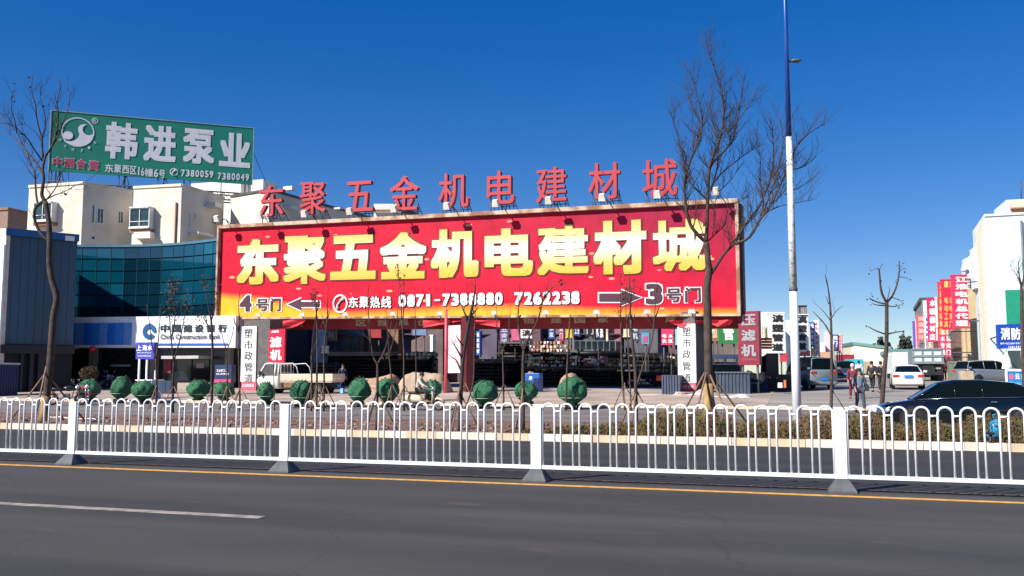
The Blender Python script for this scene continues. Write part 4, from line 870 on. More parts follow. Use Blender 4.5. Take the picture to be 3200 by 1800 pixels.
vsign('tall rose red sign with seven large white characters, nearest the white building',2981.5,862,3029,1022,74,pinkred,'江淮电机总代理',inkw,bold=.045,pad=.08)
vsign('red sign with two columns of amber characters beside the white lettered one',2948.5,876,2981,1026,79,redp,['一 电动工具','深 圳电机厂'],YG,bold=.03,seed=1)
vsign('narrow red sign with one column of amber characters, left of the two column one',2934.5,884,2948,1023,83,M('sign_brick',(.55,.02,.03),.5),'水泵机电设备',YG,bold=.03)
rt,P_,s_=vsign('red lower sign with amber and white characters above the small traffic',2937,1026,2973,1112,80,pinkred,['五水专阀','金泵卖门'],inkw,bold=.04)
mb=MB(); P_.slab(mb,.04,.78,.96,.99,.001,.012); build('amber_patch',mb,M('patch_amber',(.75,.28,.02),.5),s_)
vsign('short red sign with white characters hanging low over the street',2952,1112,2978,1146,81,pinkred,['供应','销售'],inkw,bold=.03)
vsign('magenta sign with white characters in the middle of the row',2902,934,2926,1066,96,M('sign_magenta',(.58,.02,.10),.5),'水暖器材店',inkw,bold=.04)
vsign('grey white narrow strip between the magenta and the red signs',2926.5,932,2934,1060,95,M('strip_grey',(.55,.52,.48),.6),'',inkw)
vsign('slim white sign with small blue characters on the grey gable',2891,942,2903.5,1086,103,tarpw,'   防水材料公司',skyb,bold=.05)
vsign('pale pink sign with boxed red characters near the far end of the row',2867,987,2890,1062,112,M('sign_pale_pink',(.60,.10,.12),.5),'闽南建材',M('letter_pinkish',(.75,.45,.42),.5),bold=.04)
vsign('thin purple and blue sign at the far end of the row',2854,1006,2862,1083,118,M('sign_purple',(.08,.05,.30),.5),'',inkw); vsign('thin pink sign edge at the far end of the row',2862.5,1000,2866.5,1090,117,M('sign_pk2',(.7,.3,.4),.5),'',inkw)
vsign('red and cream low sign under the magenta one',2898,1068,2933,1088,97,M('sign_cream_red',(.55,.25,.2),.5),['五','金'],inkw)
# left side of the street
whtA=M('sign_white_a',(.78,.79,.74),.5,var=.05)
vsign('white sign with four black characters beside the pale panel',2406,980,2454,1100,66,whtA,'滇塑管道',ink,bold=.045,pad=.13,thick=.8)
vsign('white sign with four black characters to the right of the lamp post',2478,985,2528,1096,72,whtA,'滇塑管道',ink,bold=.045,pad=.13,thick=.8)
vsign('small black sign with grey characters on top of the white one',2478,958,2521,984,72,M('sign_black',(.03,.035,.04),.4),['国','图'],M('letter_greyish',(.35,.33,.33),.5),bold=.03)
vsign('blue sign strip with white blocks beside the white sign',2531,1010,2545,1080,80,M('sign_cobalt',(.01,.09,.42),.5),'云水泵业',inkw,bold=.05)
vsign('narrow white sign with faint pink print, right of the blue strip',2546,1004,2562,1108,80,M('sign_white_b',(.78,.74,.76),.5),'',rose,illeg=7,seed=40)
vsign('pale pink panel behind the bare tree',2576,1036,2594,1102,92,M('panel_pinkish',(.72,.50,.55),.6),'',inkw)
vsign('small blue sign with white blocks far down the street',2602,1048,2619,1094,104,M('sign_cobalt',(.01,.09,.42),.5),'阀门泵',inkw,bold=.05)
vsign('small pink sign far down the street next to the blue one',2619.5,1048,2632,1100,104,M('panel_pink_b',(.70,.35,.38),.6),'',rose,illeg=5,seed=60)
# pale buildings carrying those signs
lt=thing('shop_row','white shop buildings on the left side of the market street','building',foot(2440,74))
for x0,x1,y0,D,c_ in ((2376,2405,975,68,(.72,.66,.66)),(2454,2482,1000,70,(.70,.76,.78)),(2528,2531,1010,78,(.5,.5,.5)),(2562,2578,1070,88,(.72,.72,.74)),(2594,2604,1060,98,(.6,.5,.45))):
    a=at(x0,y0,D); b=at(x1,y0,D); mb=MB(); mb.bz(a.x,b.x,a.y+.2,a.y+6,0,a.z); build('wall',mb,M('shop_wall_%d'%x0,c_,.7),lt)
for k in range(3): a=at(2382+k*7,1030,67.9); b=at(2382+k*7,1054,67.9); mb=MB(); mb.bz(a.x,a.x+.07,a.y,a.y+.08,b.z,a.z+.3); build('stripe',mb,M('stripe_olive',(.3,.33,.2),.6),lt)
for x0,y0,x1,y1,D,c_ in ((2500,1096,2532,1112,72,(.5,.1,.1)),(2530,1088,2546,1112,79,(.6,.42,.2)),(2562,1100,2600,1128,86,(.5,.3,.2)),(2436,1098,2462,1130,66,(.45,.04,.05)),(2484,1104,2512,1112,73,(.4,.05,.08))):
    a=at(x0,y0,D); b=at(x1,y1,D); mb=MB(); mb.bz(a.x,b.x,a.y,a.y+1.2,b.z,a.z); build('awning_box',mb,M('box_%d'%x0,c_,.6),lt)
aw=thing('orange_awning','stack of orange folded shutters beside the dark red vertical sign','awning',at(2392,1075,62))
for k in range(4): a=at(2375,1056+k*9,62); b=at(2411,1056+k*9,62); mb=MB(); mb.hexa([a+Vector((0,0,-.16)),b+Vector((0,0,-.16)),b+Vector((0,1.5,-.1)),a+Vector((0,1.5,-.1))],[a+Vector((0,-.1,0)),b+Vector((0,-.1,0)),b+Vector((0,1.5,.05)),a+Vector((0,1.5,.05))]); build('slat',mb,M('orange_paint',(.72,.16,.03),.5),aw)
# sheds far down the street
wh=thing('warehouse','long low cream warehouse with a shallow teal roof closing the street','warehouse',foot(2740,170))
crm=M('shed_cream',(.62,.60,.47),.7,var=.08,vs_=.1); teal=M('shed_roof_teal',(.10,.22,.22),.6,var=.1)
a=at(2632,1084,170); b=at(2785,1092,166); zb=0; rid=at(2665,1077,170)
mb=MB(); mb.prism([Vector((a.x,a.y,0)),Vector((b.x,b.y,0)),b,Vector((rid.x,rid.y,rid.z)),a],(2,30,0)); build('wall',mb,crm,wh)
mb=MB(); mb.hexa([a+Vector((-.3,-.3,0)),rid+Vector((0,-.3,0)),rid+Vector((2,30,0)),a+Vector((2,30,0))],[a+Vector((-.3,-.3,.5)),rid+Vector((0,-.3,.5)),rid+Vector((2,30,.5)),a+Vector((2,30,.5))]); mb.hexa([rid+Vector((0,-.3,0)),b+Vector((0,-.3,0)),b+Vector((2,30,0)),rid+Vector((2,30,0))],[rid+Vector((0,-.3,.5)),b+Vector((0,-.3,.5)),b+Vector((2,30,.5)),rid+Vector((2,30,.5))]); build('roof',mb,teal,wh)
w2=thing('warehouse','second teal roofed shed with a dark grey wall, behind the parked truck','warehouse',foot(2830,150)); a=at(2788,1092,150); b=at(2880,1094,146); mb=MB(); mb.bz(a.x,b.x,a.y,a.y+20,0,a.z-.6); build('wall',mb,M('shed_grey',(.16,.17,.17),.7),w2); mb=MB(); mb.bz(a.x-.5,b.x+.5,a.y-1.5,a.y+21,a.z-.6,a.z); build('roof',mb,teal,w2)  # wall is plain dark grey
# far wooded skyline
def far_trees():
    lf=M('far_foliage',(.045,.05,.04),.9,c2=(.03,.035,.03),vs_=.3)
    for lab,x0,x1,y0 in (('hazy olive clump of trees on the skyline left of the bare pollard',2712,2792,1053),('hazy dark clump of trees on the skyline right of the bare pollard',2796,2860,1042)):
        D=260; a=at(x0,1095,D); b=at(x1,1095,D); zt=at(x0,y0,D).z; rt=thing('tree',lab,'tree',(a.x,a.y,zg(a.y)),'trees on the far skyline'); rr=random.Random(x0); mb=MB()
        for k in range(1500):
            t=rr.random(); cx_=a.x+(b.x-a.x)*t; env=(math.sin(math.pi*min(1,max(.0,t)))**.45)*(.82+.18*math.sin(t*21+x0)); z_=rr.random()**.7*env*(zt-2)+2; s=rr.uniform(.3,.8); c=Vector((cx_,a.y+rr.uniform(-3,3),z_)); u=Vector((rr.uniform(-1,1),rr.uniform(-1,1),rr.uniform(-1,1))).normalized(); v=u.orthogonal()
            mb.quad(c-u*s,c+v*s,c+u*s,c-v*s)
        build('crown',mb,lf,rt); mb=MB()
        for k in range(5): x_=a.x+(b.x-a.x)*(k+.5)/5; mb.tube([(x_,a.y,0),(x_+.3,a.y,(zt)*.75)],[.35,.12],6)
        build('trunk',mb,M('bark_far',(.08,.06,.05),.9),rt)
far_trees()
# low wall, sand block
lw=thing('boundary_wall','dull green grey boundary wall behind the parked estate car','wall',foot(2990,66)); a=at(2962,1134,72); b=at(3062,1134,70); mb=MB(); mb.bz(a.x,b.x,a.y,a.y+.3,zg(a.y),a.z); build('wall',mb,M('wall_olive',(.15,.155,.12),.8,var=.2),lw); mb=MB(); mb.bz(a.x,b.x,a.y-.05,a.y+.35,a.z,a.z+.12); build('coping',mb,M('wall_cop',(.2,.2,.17),.8),lw)
sb=thing('sandstone_block','squared buff sandstone block beside the boundary wall','stone block',foot(3022,60)); a=at(3002,1160,61); b=at(3044,1187,60.8); mb=MB(); mb.bz(a.x,b.x,a.y,a.y+1,zg(a.y),a.z); build('block',mb,M('sandstone',(.42,.34,.22),.85,var=.15,bump=.5),sb,bevel=.03)
# =================================================================== STEEL YARD BEHIND THE BILLBOARD
yr=thing('yard_shop_row','low dull row of shops with coloured doors seen under the red billboard','building',foot(1500,84))
def yard_row():
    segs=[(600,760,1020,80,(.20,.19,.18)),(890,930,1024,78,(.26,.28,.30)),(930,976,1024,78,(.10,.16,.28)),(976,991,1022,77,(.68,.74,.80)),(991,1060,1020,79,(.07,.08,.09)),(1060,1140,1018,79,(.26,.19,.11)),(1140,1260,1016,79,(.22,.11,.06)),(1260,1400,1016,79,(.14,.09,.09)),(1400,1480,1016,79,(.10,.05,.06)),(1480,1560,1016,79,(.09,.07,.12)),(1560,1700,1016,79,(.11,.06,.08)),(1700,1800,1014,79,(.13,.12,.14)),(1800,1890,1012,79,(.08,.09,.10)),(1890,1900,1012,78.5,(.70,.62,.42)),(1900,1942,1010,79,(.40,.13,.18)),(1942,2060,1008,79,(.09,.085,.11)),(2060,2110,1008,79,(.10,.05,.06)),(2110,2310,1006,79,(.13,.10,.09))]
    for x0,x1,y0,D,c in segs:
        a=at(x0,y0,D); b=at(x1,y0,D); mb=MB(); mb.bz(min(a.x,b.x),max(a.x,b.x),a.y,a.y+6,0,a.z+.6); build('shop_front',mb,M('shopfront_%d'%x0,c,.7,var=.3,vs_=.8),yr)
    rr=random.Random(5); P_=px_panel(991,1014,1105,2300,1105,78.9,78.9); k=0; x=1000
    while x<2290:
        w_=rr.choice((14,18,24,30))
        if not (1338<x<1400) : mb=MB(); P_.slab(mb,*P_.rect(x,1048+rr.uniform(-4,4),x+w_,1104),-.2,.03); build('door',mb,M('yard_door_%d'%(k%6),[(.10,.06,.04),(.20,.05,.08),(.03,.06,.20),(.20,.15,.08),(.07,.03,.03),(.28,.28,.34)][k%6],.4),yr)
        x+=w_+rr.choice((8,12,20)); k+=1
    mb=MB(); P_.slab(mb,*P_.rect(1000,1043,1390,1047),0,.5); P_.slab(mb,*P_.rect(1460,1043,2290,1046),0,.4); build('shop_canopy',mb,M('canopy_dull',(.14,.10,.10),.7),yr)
    mb=MB()
    for k in range(8): P_.slab(mb,*P_.rect(1902,1014+k*8,1940,1018+k*8),0,.05)
    build('shutter_bars',mb,M('bar_rose',(.62,.35,.38),.5),yr)
yard_row()
vsign('slim blue and white upright sign deep in the yard behind the middle pillar',1489,1038,1500,1106,76,M('sign_cobalt',(.01,.09,.42),.5),'云水泵材',inkw,bold=.06)
vsign('small square white sign with one black character high in the yard',1627,1028,1661,1053,72,tarpw,'滇',ink,bold=.03)
vsign('white zigzag edged strip beside the middle pillar',1344,1050,1352,1102,72,tarpw,'',ink)
vsign('dark sign with a cream character in the back row of the yard',1830,1018,1858,1048,77,M('sign_nightblue',(.02,.02,.06),.4),'门',M('ink_cream',(.7,.58,.38),.5),bold=.02)
vsign('blue sign with white characters in the back row of the yard',1859,1008,1887,1062,77,M('sign_nightblue',(.02,.02,.06),.4),['水','泵'],inkw,bold=.05)
vsign('narrow blue and white sign in the back row, right of a bare trunk',1795,1012,1812,1048,77,M('sign_inkblue',(.02,.05,.16),.4),['五','金'],M('ink_ice',(.5,.6,.7),.5),bold=.05)
vsign('rose sign with white boxed characters left of the right pillar',2067,1010,2105,1074,70,M('sign_hotpink',(.68,.05,.14),.5),['  电机','  水泵'],inkw,bold=.06)
vsign('pale blue panel right next to the right pillar',2108,1012,2119,1074,70,M('panel_skyblue',(.22,.45,.62),.5),'',ink)
vsign('green sign with white characters right of the big bare tree',2246,1010,2307,1070,66,M('sign_leafgreen',(.03,.22,.07),.5),['管'],inkw,bold=.04,pad=.22)
vsign('brown and cream sign with one character beside the green one',2222,1018,2245,1062,67,M('sign_tanbrown',(.30,.12,.08),.5),'恒',M('ink_cream',(.7,.58,.38),.5),bold=.04)
bx_=thing('barber_light_box','small blue framed box with red and violet panels deep in the yard','light box',at(2018,1075,70)); a=at(2005,1075,70); b=at(2029,1040,70); mb=MB(); mb.bz(a.x,b.x,a.y,a.y+.4,a.z,b.z); build('frame',mb,M('frame_cyan',(.08,.3,.5),.5),bx_); mb=MB(); mb.bz(a.x+.12,b.x-.12,a.y-.03,a.y,a.z+.15,b.z-.25); build('panel',mb,M('panel_violet',(.5,.08,.2),.5),bx_); mb=MB(); mb.tube([Vector(((a.x+b.x)/2,a.y+.2,zg(a.y))),Vector(((a.x+b.x)/2,a.y+.2,a.z))],.08,6); build('post',mb,iron,bx_)
# balustrade with glass
bal=thing('balustrade','short glass balustrade on posts in front of the back row of shops','balustrade',foot(1865,74)); P_=px_panel(1794,1064,1092,1942,1092,73,73)
mb=MB(); P_.slab(mb,0,.93,1,1,-.05,.05); build('handrail',mb,M('rail_aqua',(.18,.26,.28),.4),bal)
for k in range(9): mb=MB(); P_.slab(mb,k/8-.006,-1.2,k/8+.006,1,-.05,.05); build('post',mb,M('rail_aqua',(.18,.26,.28),.4),bal)
for k in range(8): mb=MB(); P_.slab(mb,k/8+.012,0,k/8+.113,.9,-.02,.02); build('pane',mb,M('pane_smoke',(.02,.03,.04),.1),bal)
pipe=M('stock_pipe_shaded',(.012,.011,.011),.55,var=.4,vs_=2); rackm=M('rack_steel_shaded',(.02,.018,.018),.6,var=.2); palem=M('stock_pale',(.45,.38,.30),.7,c2=(.2,.12,.09),vs_=3)  # deep yard shade is put into the near-black pipe and rack colours
def pipe_stack(label,x0,x1,ytop,D,rad=.11,roof=None,depth=3.0):
    a=foot(x0,D); b=foot(x1,D); top=at((x0+x1)/2,ytop,D).z; n=max(2,int((top-a.z)/(2*rad))); U=(b-a); 
    rt=thing('pipe_stack',label,'pipe stack',(a+b)/2,'racks of steel stock in the yard'); mb=MB(); rr=random.Random(int(x0)); nn=Vector((-U.y,U.x,0)).normalized()
    for j in range(n):
        for k in range(3):
            if j>n-3 and rr.random()<.25: continue
            z_=a.z+rad+j*2*rad*.98; o=nn*(k*2.0*rad+(j%2)*rad)+Vector((0,0,z_-a.z)); e=U.normalized()*rr.uniform(-.3,.3); mb.tube([a+o+e,b+o+e],rad*.97,6)
    p=build('pipes',mb,pipe,rt); p['kind']='stuff'
    mb=MB(); mb.hexa([a+nn*.9,b+nn*.9,b+nn*depth,a+nn*depth],[q+Vector((0,0,top-a.z-.1)) for q in (a+nn*.9,b+nn*.9,b+nn*depth,a+nn*depth)]); build('shaded_core',mb,rackm,rt)  # solid block painted dark for the shaded inside of the stack
    m_=max(2,int(U.length/3))
    for k in range(m_+1): q=a+U*(k/m_)-nn*rad*1.6; mb=MB(); mb.tube([q,q+Vector((0,0,top-a.z+.3))],.05,5); build('rack_post',mb,rackm,rt)
    if roof: mb=MB(); q=[a-nn*.5-U*.02,b-nn*.5+U*.02,b+nn*depth,a+nn*depth]; mb.hexa([v+Vector((0,0,top-a.z+.02)) for v in q],[v+Vector((0,0,top-a.z+.02+roof)) for v in q]); build('rack_roof',mb,M('rack_roof_grey',(.16,.15,.14),.7,var=.2),rt)
    return rt
pipe_stack('long black stack of pipes under a grey board roof behind the flatbed truck',1012,1352,1114,68,.12,.30,5)
pipe_stack('dark low stack of pipes between the truck and the left pillar banner',975,1050,1128,66,.12)
pipe_stack('black pipe rack with netting right of the middle pillar',1478,1640,1128,66,.13,.12,4)
pipe_stack('black stock rack under the row of boxed fittings',1640,1800,1154,64,.13,.10,3)
pipe_stack('black stock rack behind the clump of young trees',1800,2000,1156,64,.12,.10,3)
pipe_stack('tall black coil rack in the back right of the yard',1940,2110,1098,72,.2,None,4)
pipe_stack('higher black rack above the boxed fittings',1655,1800,1103,70,.12,.18,3)
pipe_stack('upper black rack behind the fittings, left end',1560,1660,1075,73,.13,.12,3)
pipe_stack('black rack under the glass balustrade',1796,1945,1092,72,.13,None,3)
pipe_stack('black stack beside the right pillar',1990,2075,1158,62,.12,None,2)
pipe_stack('dark pipe rack behind the right pillar under the white slab',2224,2310,1126,62,.12,None,3)
# goods on shelves: boxes and fittings, each its own
def goods(x0,x1,y0,y1,D,n,pal,seed,grp):
    rr=random.Random(seed); rows=max(1,round((y1-y0)/12)); 
    words=['small','flat','tall','squat','dented','plain']; cn={0:'cream',1:'rust brown',2:'pink',3:'greenish',4:'white',5:'red'}
    cols=[(.55,.45,.32),(.25,.12,.07),(.55,.2,.22),(.2,.32,.22),(.7,.66,.6),(.5,.04,.06)]
    k=0
    for i in range(n):
        for j in range(rows):
            if rr.random()<.22: continue
            xa=x0+(x1-x0)*(i+rr.uniform(0,.2))/n; xb=xa+(x1-x0)/n*rr.uniform(.5,.85); yb=y1-(y1-y0)*j/rows; yt=yb-(y1-y0)/rows*rr.uniform(.5,.9)
            a=at(xa,yb,D); b=at(xb,yt,D); c=rr.choice(pal); mb=MB()
            if rr.random()<.4: mb.tube([Vector(((a.x+b.x)/2,a.y,a.z)),Vector(((a.x+b.x)/2,a.y,b.z))],(b.x-a.x)/2,8)
            else: mb.box(((a.x+b.x)/2,a.y+.2,(a.z+b.z)/2),(b.x-a.x,.4,b.z-a.z),rz=rr.uniform(-.3,.3))
            yield mb,c
def shelf(label,x0,x1,y0,y1,D,n,pal,seed):
    a=foot(x0,D); b=foot(x1,D); rt=thing('goods_shelf',label,'shelf',(a+b)/2); zb=at(x0,y1,D).z; zt=at(x0,y0-4,D).z
    mb=MB(); mb.bz(a.x,b.x,a.y-.1,a.y+.7,zb-.1,zb-.02); build('shelf_board',mb,rackm,rt)
    rows=max(1,round((y1-y0)/12))
    for k in range(4): q=a.lerp(b,k/3); mb=MB(); mb.tube([Vector((q.x,q.y+.6,a.z)),Vector((q.x,q.y+.6,zt))],.05,5); build('shelf_post',mb,rackm,rt)
    cols=[(.68,.52,.34),(.34,.15,.07),(.68,.22,.25),(.2,.38,.26),(.8,.76,.7),(.6,.04,.06)]
    for mb,c in goods(x0,x1,y0,y1,D,n,pal,seed,''): build('boxed_fitting',mb,M('goods_%d'%c,cols[c],.7,var=.3,vs_=4),rt)
shelf('shelf of brown and cream fittings at eye level in the yard',1640,1768,1112,1146,63,16,[0,1,1,3,4],1)
shelf('shelf of pink and rusty fittings behind the young trees',1778,1900,1110,1142,63,14,[2,1,2,4,1],2)
shelf('shelf of pale and green fittings beyond the thin trunks',1900,1990,1118,1146,63.5,11,[0,4,3,1],3)
shelf('shelf of golden fittings left of the right pillar',2040,2110,1110,1132,63,8,[0,0,1],4)
shelf('upper shelf of pale cartons in the yard',1656,1780,1062,1100,69.5,12,[0,4,1,2],5)
shelf('shelf of flat cartons beside the pink banner',1190,1345,1100,1122,67,12,[0,1,0,4],6)
shelf('low shelf with orange and brown cartons right of the middle pillar',1485,1620,1118,1130,65,8,[1,0,1],7)
shelf('low heap of white fittings on the ground right of the small trees',1960,2040,1182,1200,60,7,[4,4,0,5],8)
# lumpy tarpaulin heaps
def lump(name,label,cat,x0,x1,ytop,D,mat,seed,hp=.4,flat=.75,dy=2.0):
    a=foot(x0,D); b=foot(x1,D); top=at((x0+x1)/2,ytop,D).z-a.z; rt=thing(name,label,cat,(a+b)/2); rr=random.Random(seed); nx,ny=26,12; vs=[];fs=[]
    for j in range(ny+1):
        for i in range(nx+1):
            u=i/nx; v=j/ny; e=(1-abs(2*u-1)**6)*(1-abs(2*v-1)**3); q=a.lerp(b,u); vs.append(Vector((q.x+rr.uniform(-.03,.03),q.y+(v-.3)*dy,a.z-.05+top*e*(flat+(1-flat)*math.sin(u*5+seed)*1.0)+rr.uniform(-.04,.04))))
    for j in range(ny):
        for i in range(nx): k=j*(nx+1)+i; fs.append((k,k+1,k+nx+2,k+nx+1))
    mb=MB(); mb.add(vs,fs,True); build('cover',mb,mat,rt); 
    mb=MB(); mb.tube([a.lerp(b,.05)+Vector((0,-.02,top*.35)),a.lerp(b,.5)+Vector((0,-dy*.32,top*.33)),a.lerp(b,.95)+Vector((0,-.02,top*.35))],.015,4); build('rope',mb,rp,rt); return rt
tan=M('tarp_tan',(.42,.30,.20),.9,c2=(.34,.20,.13),vs_=.8,bump=.5,bs=3); tan2=M('tarp_sand',(.46,.36,.26),.9,c2=(.40,.29,.21),vs_=.8,bump=.5,bs=3)
lump('covered_heap','reddish tan covered heap behind two green netted shrubs','covered heap',1102,1246,1162,56,tan,3,flat=.86)
lump('covered_heap','sand coloured covered heap behind the scooter rider','covered heap',1240,1400,1160,55,tan2,1,flat=.97)
lump('covered_heap','small brown covered heap beyond the largest netted shrub','covered heap',1744,1808,1164,56,tan,5,flat=.9)
lump('covered_heap','brown lid of sacking on top of the blue machine','covered heap',1640,1685,1158,57,tan,7,flat=.95,dy=1)
lump('rubble_bags','heap of white and pink sacks at the foot of the right pillar','sacks',2104,2210,1205,50,M('sack_pale',(.62,.55,.52),.9,c2=(.5,.28,.26),vs_=2.5,bump=.6,bs=6),9,flat=.6)
lump('flattened_sheets','flattened pale plastic sheets lying on the forecourt right of the big tree','plastic sheets',2205,2356,1229,47,M('sheet_pale',(.66,.62,.58),.9,c2=(.45,.38,.35),vs_=2.5,bump=.6,bs=6),4,flat=.55,dy=1.2)
lump('flattened_sheets','thin long strip of pale sheeting on the forecourt left of the right pillar','plastic sheets',1990,2104,1229,50,M('sheet_tan',(.55,.46,.36),.9,c2=(.4,.32,.25),vs_=2),6,flat=.6,dy=.8)
bm=thing('blue_machine','blue cabinet machine with a white round lamp under brown sacking','machine',foot(1660,55)); a=foot(1640,55); b=foot(1690,55); zt=at(1660,1166,55).z; mb=MB(); mb.bz(a.x,b.x,a.y,a.y+.8,a.z,zt); build('body',mb,M('machine_blue',(.01,.10,.38),.4),bm,bevel=.04); mb=MB(); q=at(1659,1182,54.9); mb.ell(q,(.12,.06,.12)); build('round_lamp',mb,inkw,bm); mb=MB(); mb.bz(a.x+.55,b.x-.05,a.y-.03,a.y,a.z+.1,zt-.3); build('panel',mb,M('machine_navy',(.01,.02,.10),.4),bm)
def crate(label,x0,x1,y0,y1,D,c,dy=2,ribs=6,lid=None,name='steel_container'):
    a=foot(x0,D); b=foot(x1,D); zt=at(x0,y0,D).z; rt=thing(name,label,'container',(a+b)/2); mb=MB(); mb.bz(a.x,b.x,a.y,a.y+dy,a.z-.05,zt); m_=M('crate_%d'%x0,c,.6,var=.15); build('body',mb,m_,rt)
    for k in range(ribs+1): x=a.x+(b.x-a.x)*k/ribs; mb=MB(); mb.bz(x-.04,x+.04,a.y-.05,a.y-.002,a.z,zt); build('rib',mb,m_,rt)
    if lid: mb=MB(); mb.bz(a.x-.1,b.x+.1,a.y-.1,a.y+dy,zt,zt+.08); build('lid',mb,M('lid_%d'%x0,lid,.6),rt)
    return rt
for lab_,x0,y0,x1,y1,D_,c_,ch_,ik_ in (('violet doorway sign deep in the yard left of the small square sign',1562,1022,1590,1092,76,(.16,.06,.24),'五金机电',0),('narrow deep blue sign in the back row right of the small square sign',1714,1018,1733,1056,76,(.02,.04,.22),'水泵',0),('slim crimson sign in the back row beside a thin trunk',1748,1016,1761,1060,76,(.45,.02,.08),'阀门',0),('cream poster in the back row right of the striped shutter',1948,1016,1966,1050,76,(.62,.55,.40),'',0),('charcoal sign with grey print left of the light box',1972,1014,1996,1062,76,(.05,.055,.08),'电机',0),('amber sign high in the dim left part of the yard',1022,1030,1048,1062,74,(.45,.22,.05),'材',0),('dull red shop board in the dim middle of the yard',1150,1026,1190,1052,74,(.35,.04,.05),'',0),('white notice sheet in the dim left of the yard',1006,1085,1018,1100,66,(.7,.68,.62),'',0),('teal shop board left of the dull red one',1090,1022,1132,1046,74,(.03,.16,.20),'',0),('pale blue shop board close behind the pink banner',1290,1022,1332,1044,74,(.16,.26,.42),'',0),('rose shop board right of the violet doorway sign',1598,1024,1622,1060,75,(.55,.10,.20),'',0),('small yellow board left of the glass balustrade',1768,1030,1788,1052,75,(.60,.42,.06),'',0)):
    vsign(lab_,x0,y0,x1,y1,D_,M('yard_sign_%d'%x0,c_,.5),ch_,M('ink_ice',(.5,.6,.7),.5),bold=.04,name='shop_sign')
crate('slate grey steel container left of the right pillar',2070,2124,1172,1227,51,(.055,.075,.12))
crate('slate grey steel container right of the big bare tree',2240,2342,1166,1229,51,(.045,.065,.10),ribs=9,lid=(.08,.10,.11))
crate('tall brownish cabinet beside the dark mound',2398,2432,1104,1212,54,(.055,.045,.045),dy=1.2,ribs=2,name='tall_cabinet')
crate('upper dark container resting behind the slate grey one',2228,2312,1140,1166,58,(.02,.035,.035),ribs=5,lid=(.5,.55,.55))
crate('low black block filling the corner behind the lamp post',2432,2480,1170,1222,53,(.015,.015,.018),ribs=3)
lump('dark_tarp_heap','black sloping tarpaulin over stock right of the dark red sign','covered heap',2320,2404,1140,53,M('tarp_black',(.008,.008,.01),.6),2,flat=.85)
lump('dark_tarp_heap','tall black heap beyond the brownish cabinet','covered heap',2376,2405,1098,55,M('tarp_black',(.008,.008,.01),.6),3,flat=.95,dy=1.2)
ws=thing('white_slab_table','long white slab on pale legs behind the right pillar','table',foot(2266,60)); a=at(2224,1116,60); b=at(2309,1108,60); mb=MB(); mb.bz(a.x,b.x,a.y,a.y+1,a.z-.1,b.z); build('table_top',mb,M('slab_white',(.66,.7,.68),.5),ws)
for t in (.06,.5,.94): x=a.x+(b.x-a.x)*t; mb=MB(); mb.bz(x-.06,x+.06,a.y+.02,a.y+.14,zg(a.y),a.z-.1); build('leg',mb,M('leg_cream',(.6,.5,.38),.6),ws)
# small loose things
def smallbox(name,label,cat,x0,x1,y0,y1,D,c,dy=.3,ground=True):
    a=at(x0,y1,D); b=at(x1,y0,D); rt=thing(name,label,cat,(a.x,a.y,a.z)); mb=MB(); mb.box(((a.x+b.x)/2,a.y+dy/2,(a.z+b.z)/2),(b.x-a.x,dy,b.z-a.z),taper=.85); build('body',mb,M('small_%d_%d'%(x0,y0),c,.6),rt,bevel=.02); mb=MB(); mb.box(((a.x+b.x)/2,a.y+dy/2,b.z+.02),((b.x-a.x)*.9,dy*.9,.04)); build('lid',mb,M('small_%d_%d'%(x0,y0),c,.6),rt); return rt
smallbox('bucket','light blue bucket standing near the blue clad worker','bucket',1062,1073,1216,1229,54,(.15,.5,.8))
smallbox('red_tank','small red tank on the ground among the steel stock','tank',2050,2072,1176,1190,57,(.6,.06,.03))
smallbox('white_sack','small white sack by the foot of the lamp post','sack',2430,2446,1198,1212,50,(.7,.7,.68)); smallbox('orange_can','orange can next to the white sack','can',2449,2457,1190,1212,50,(.65,.16,.05))

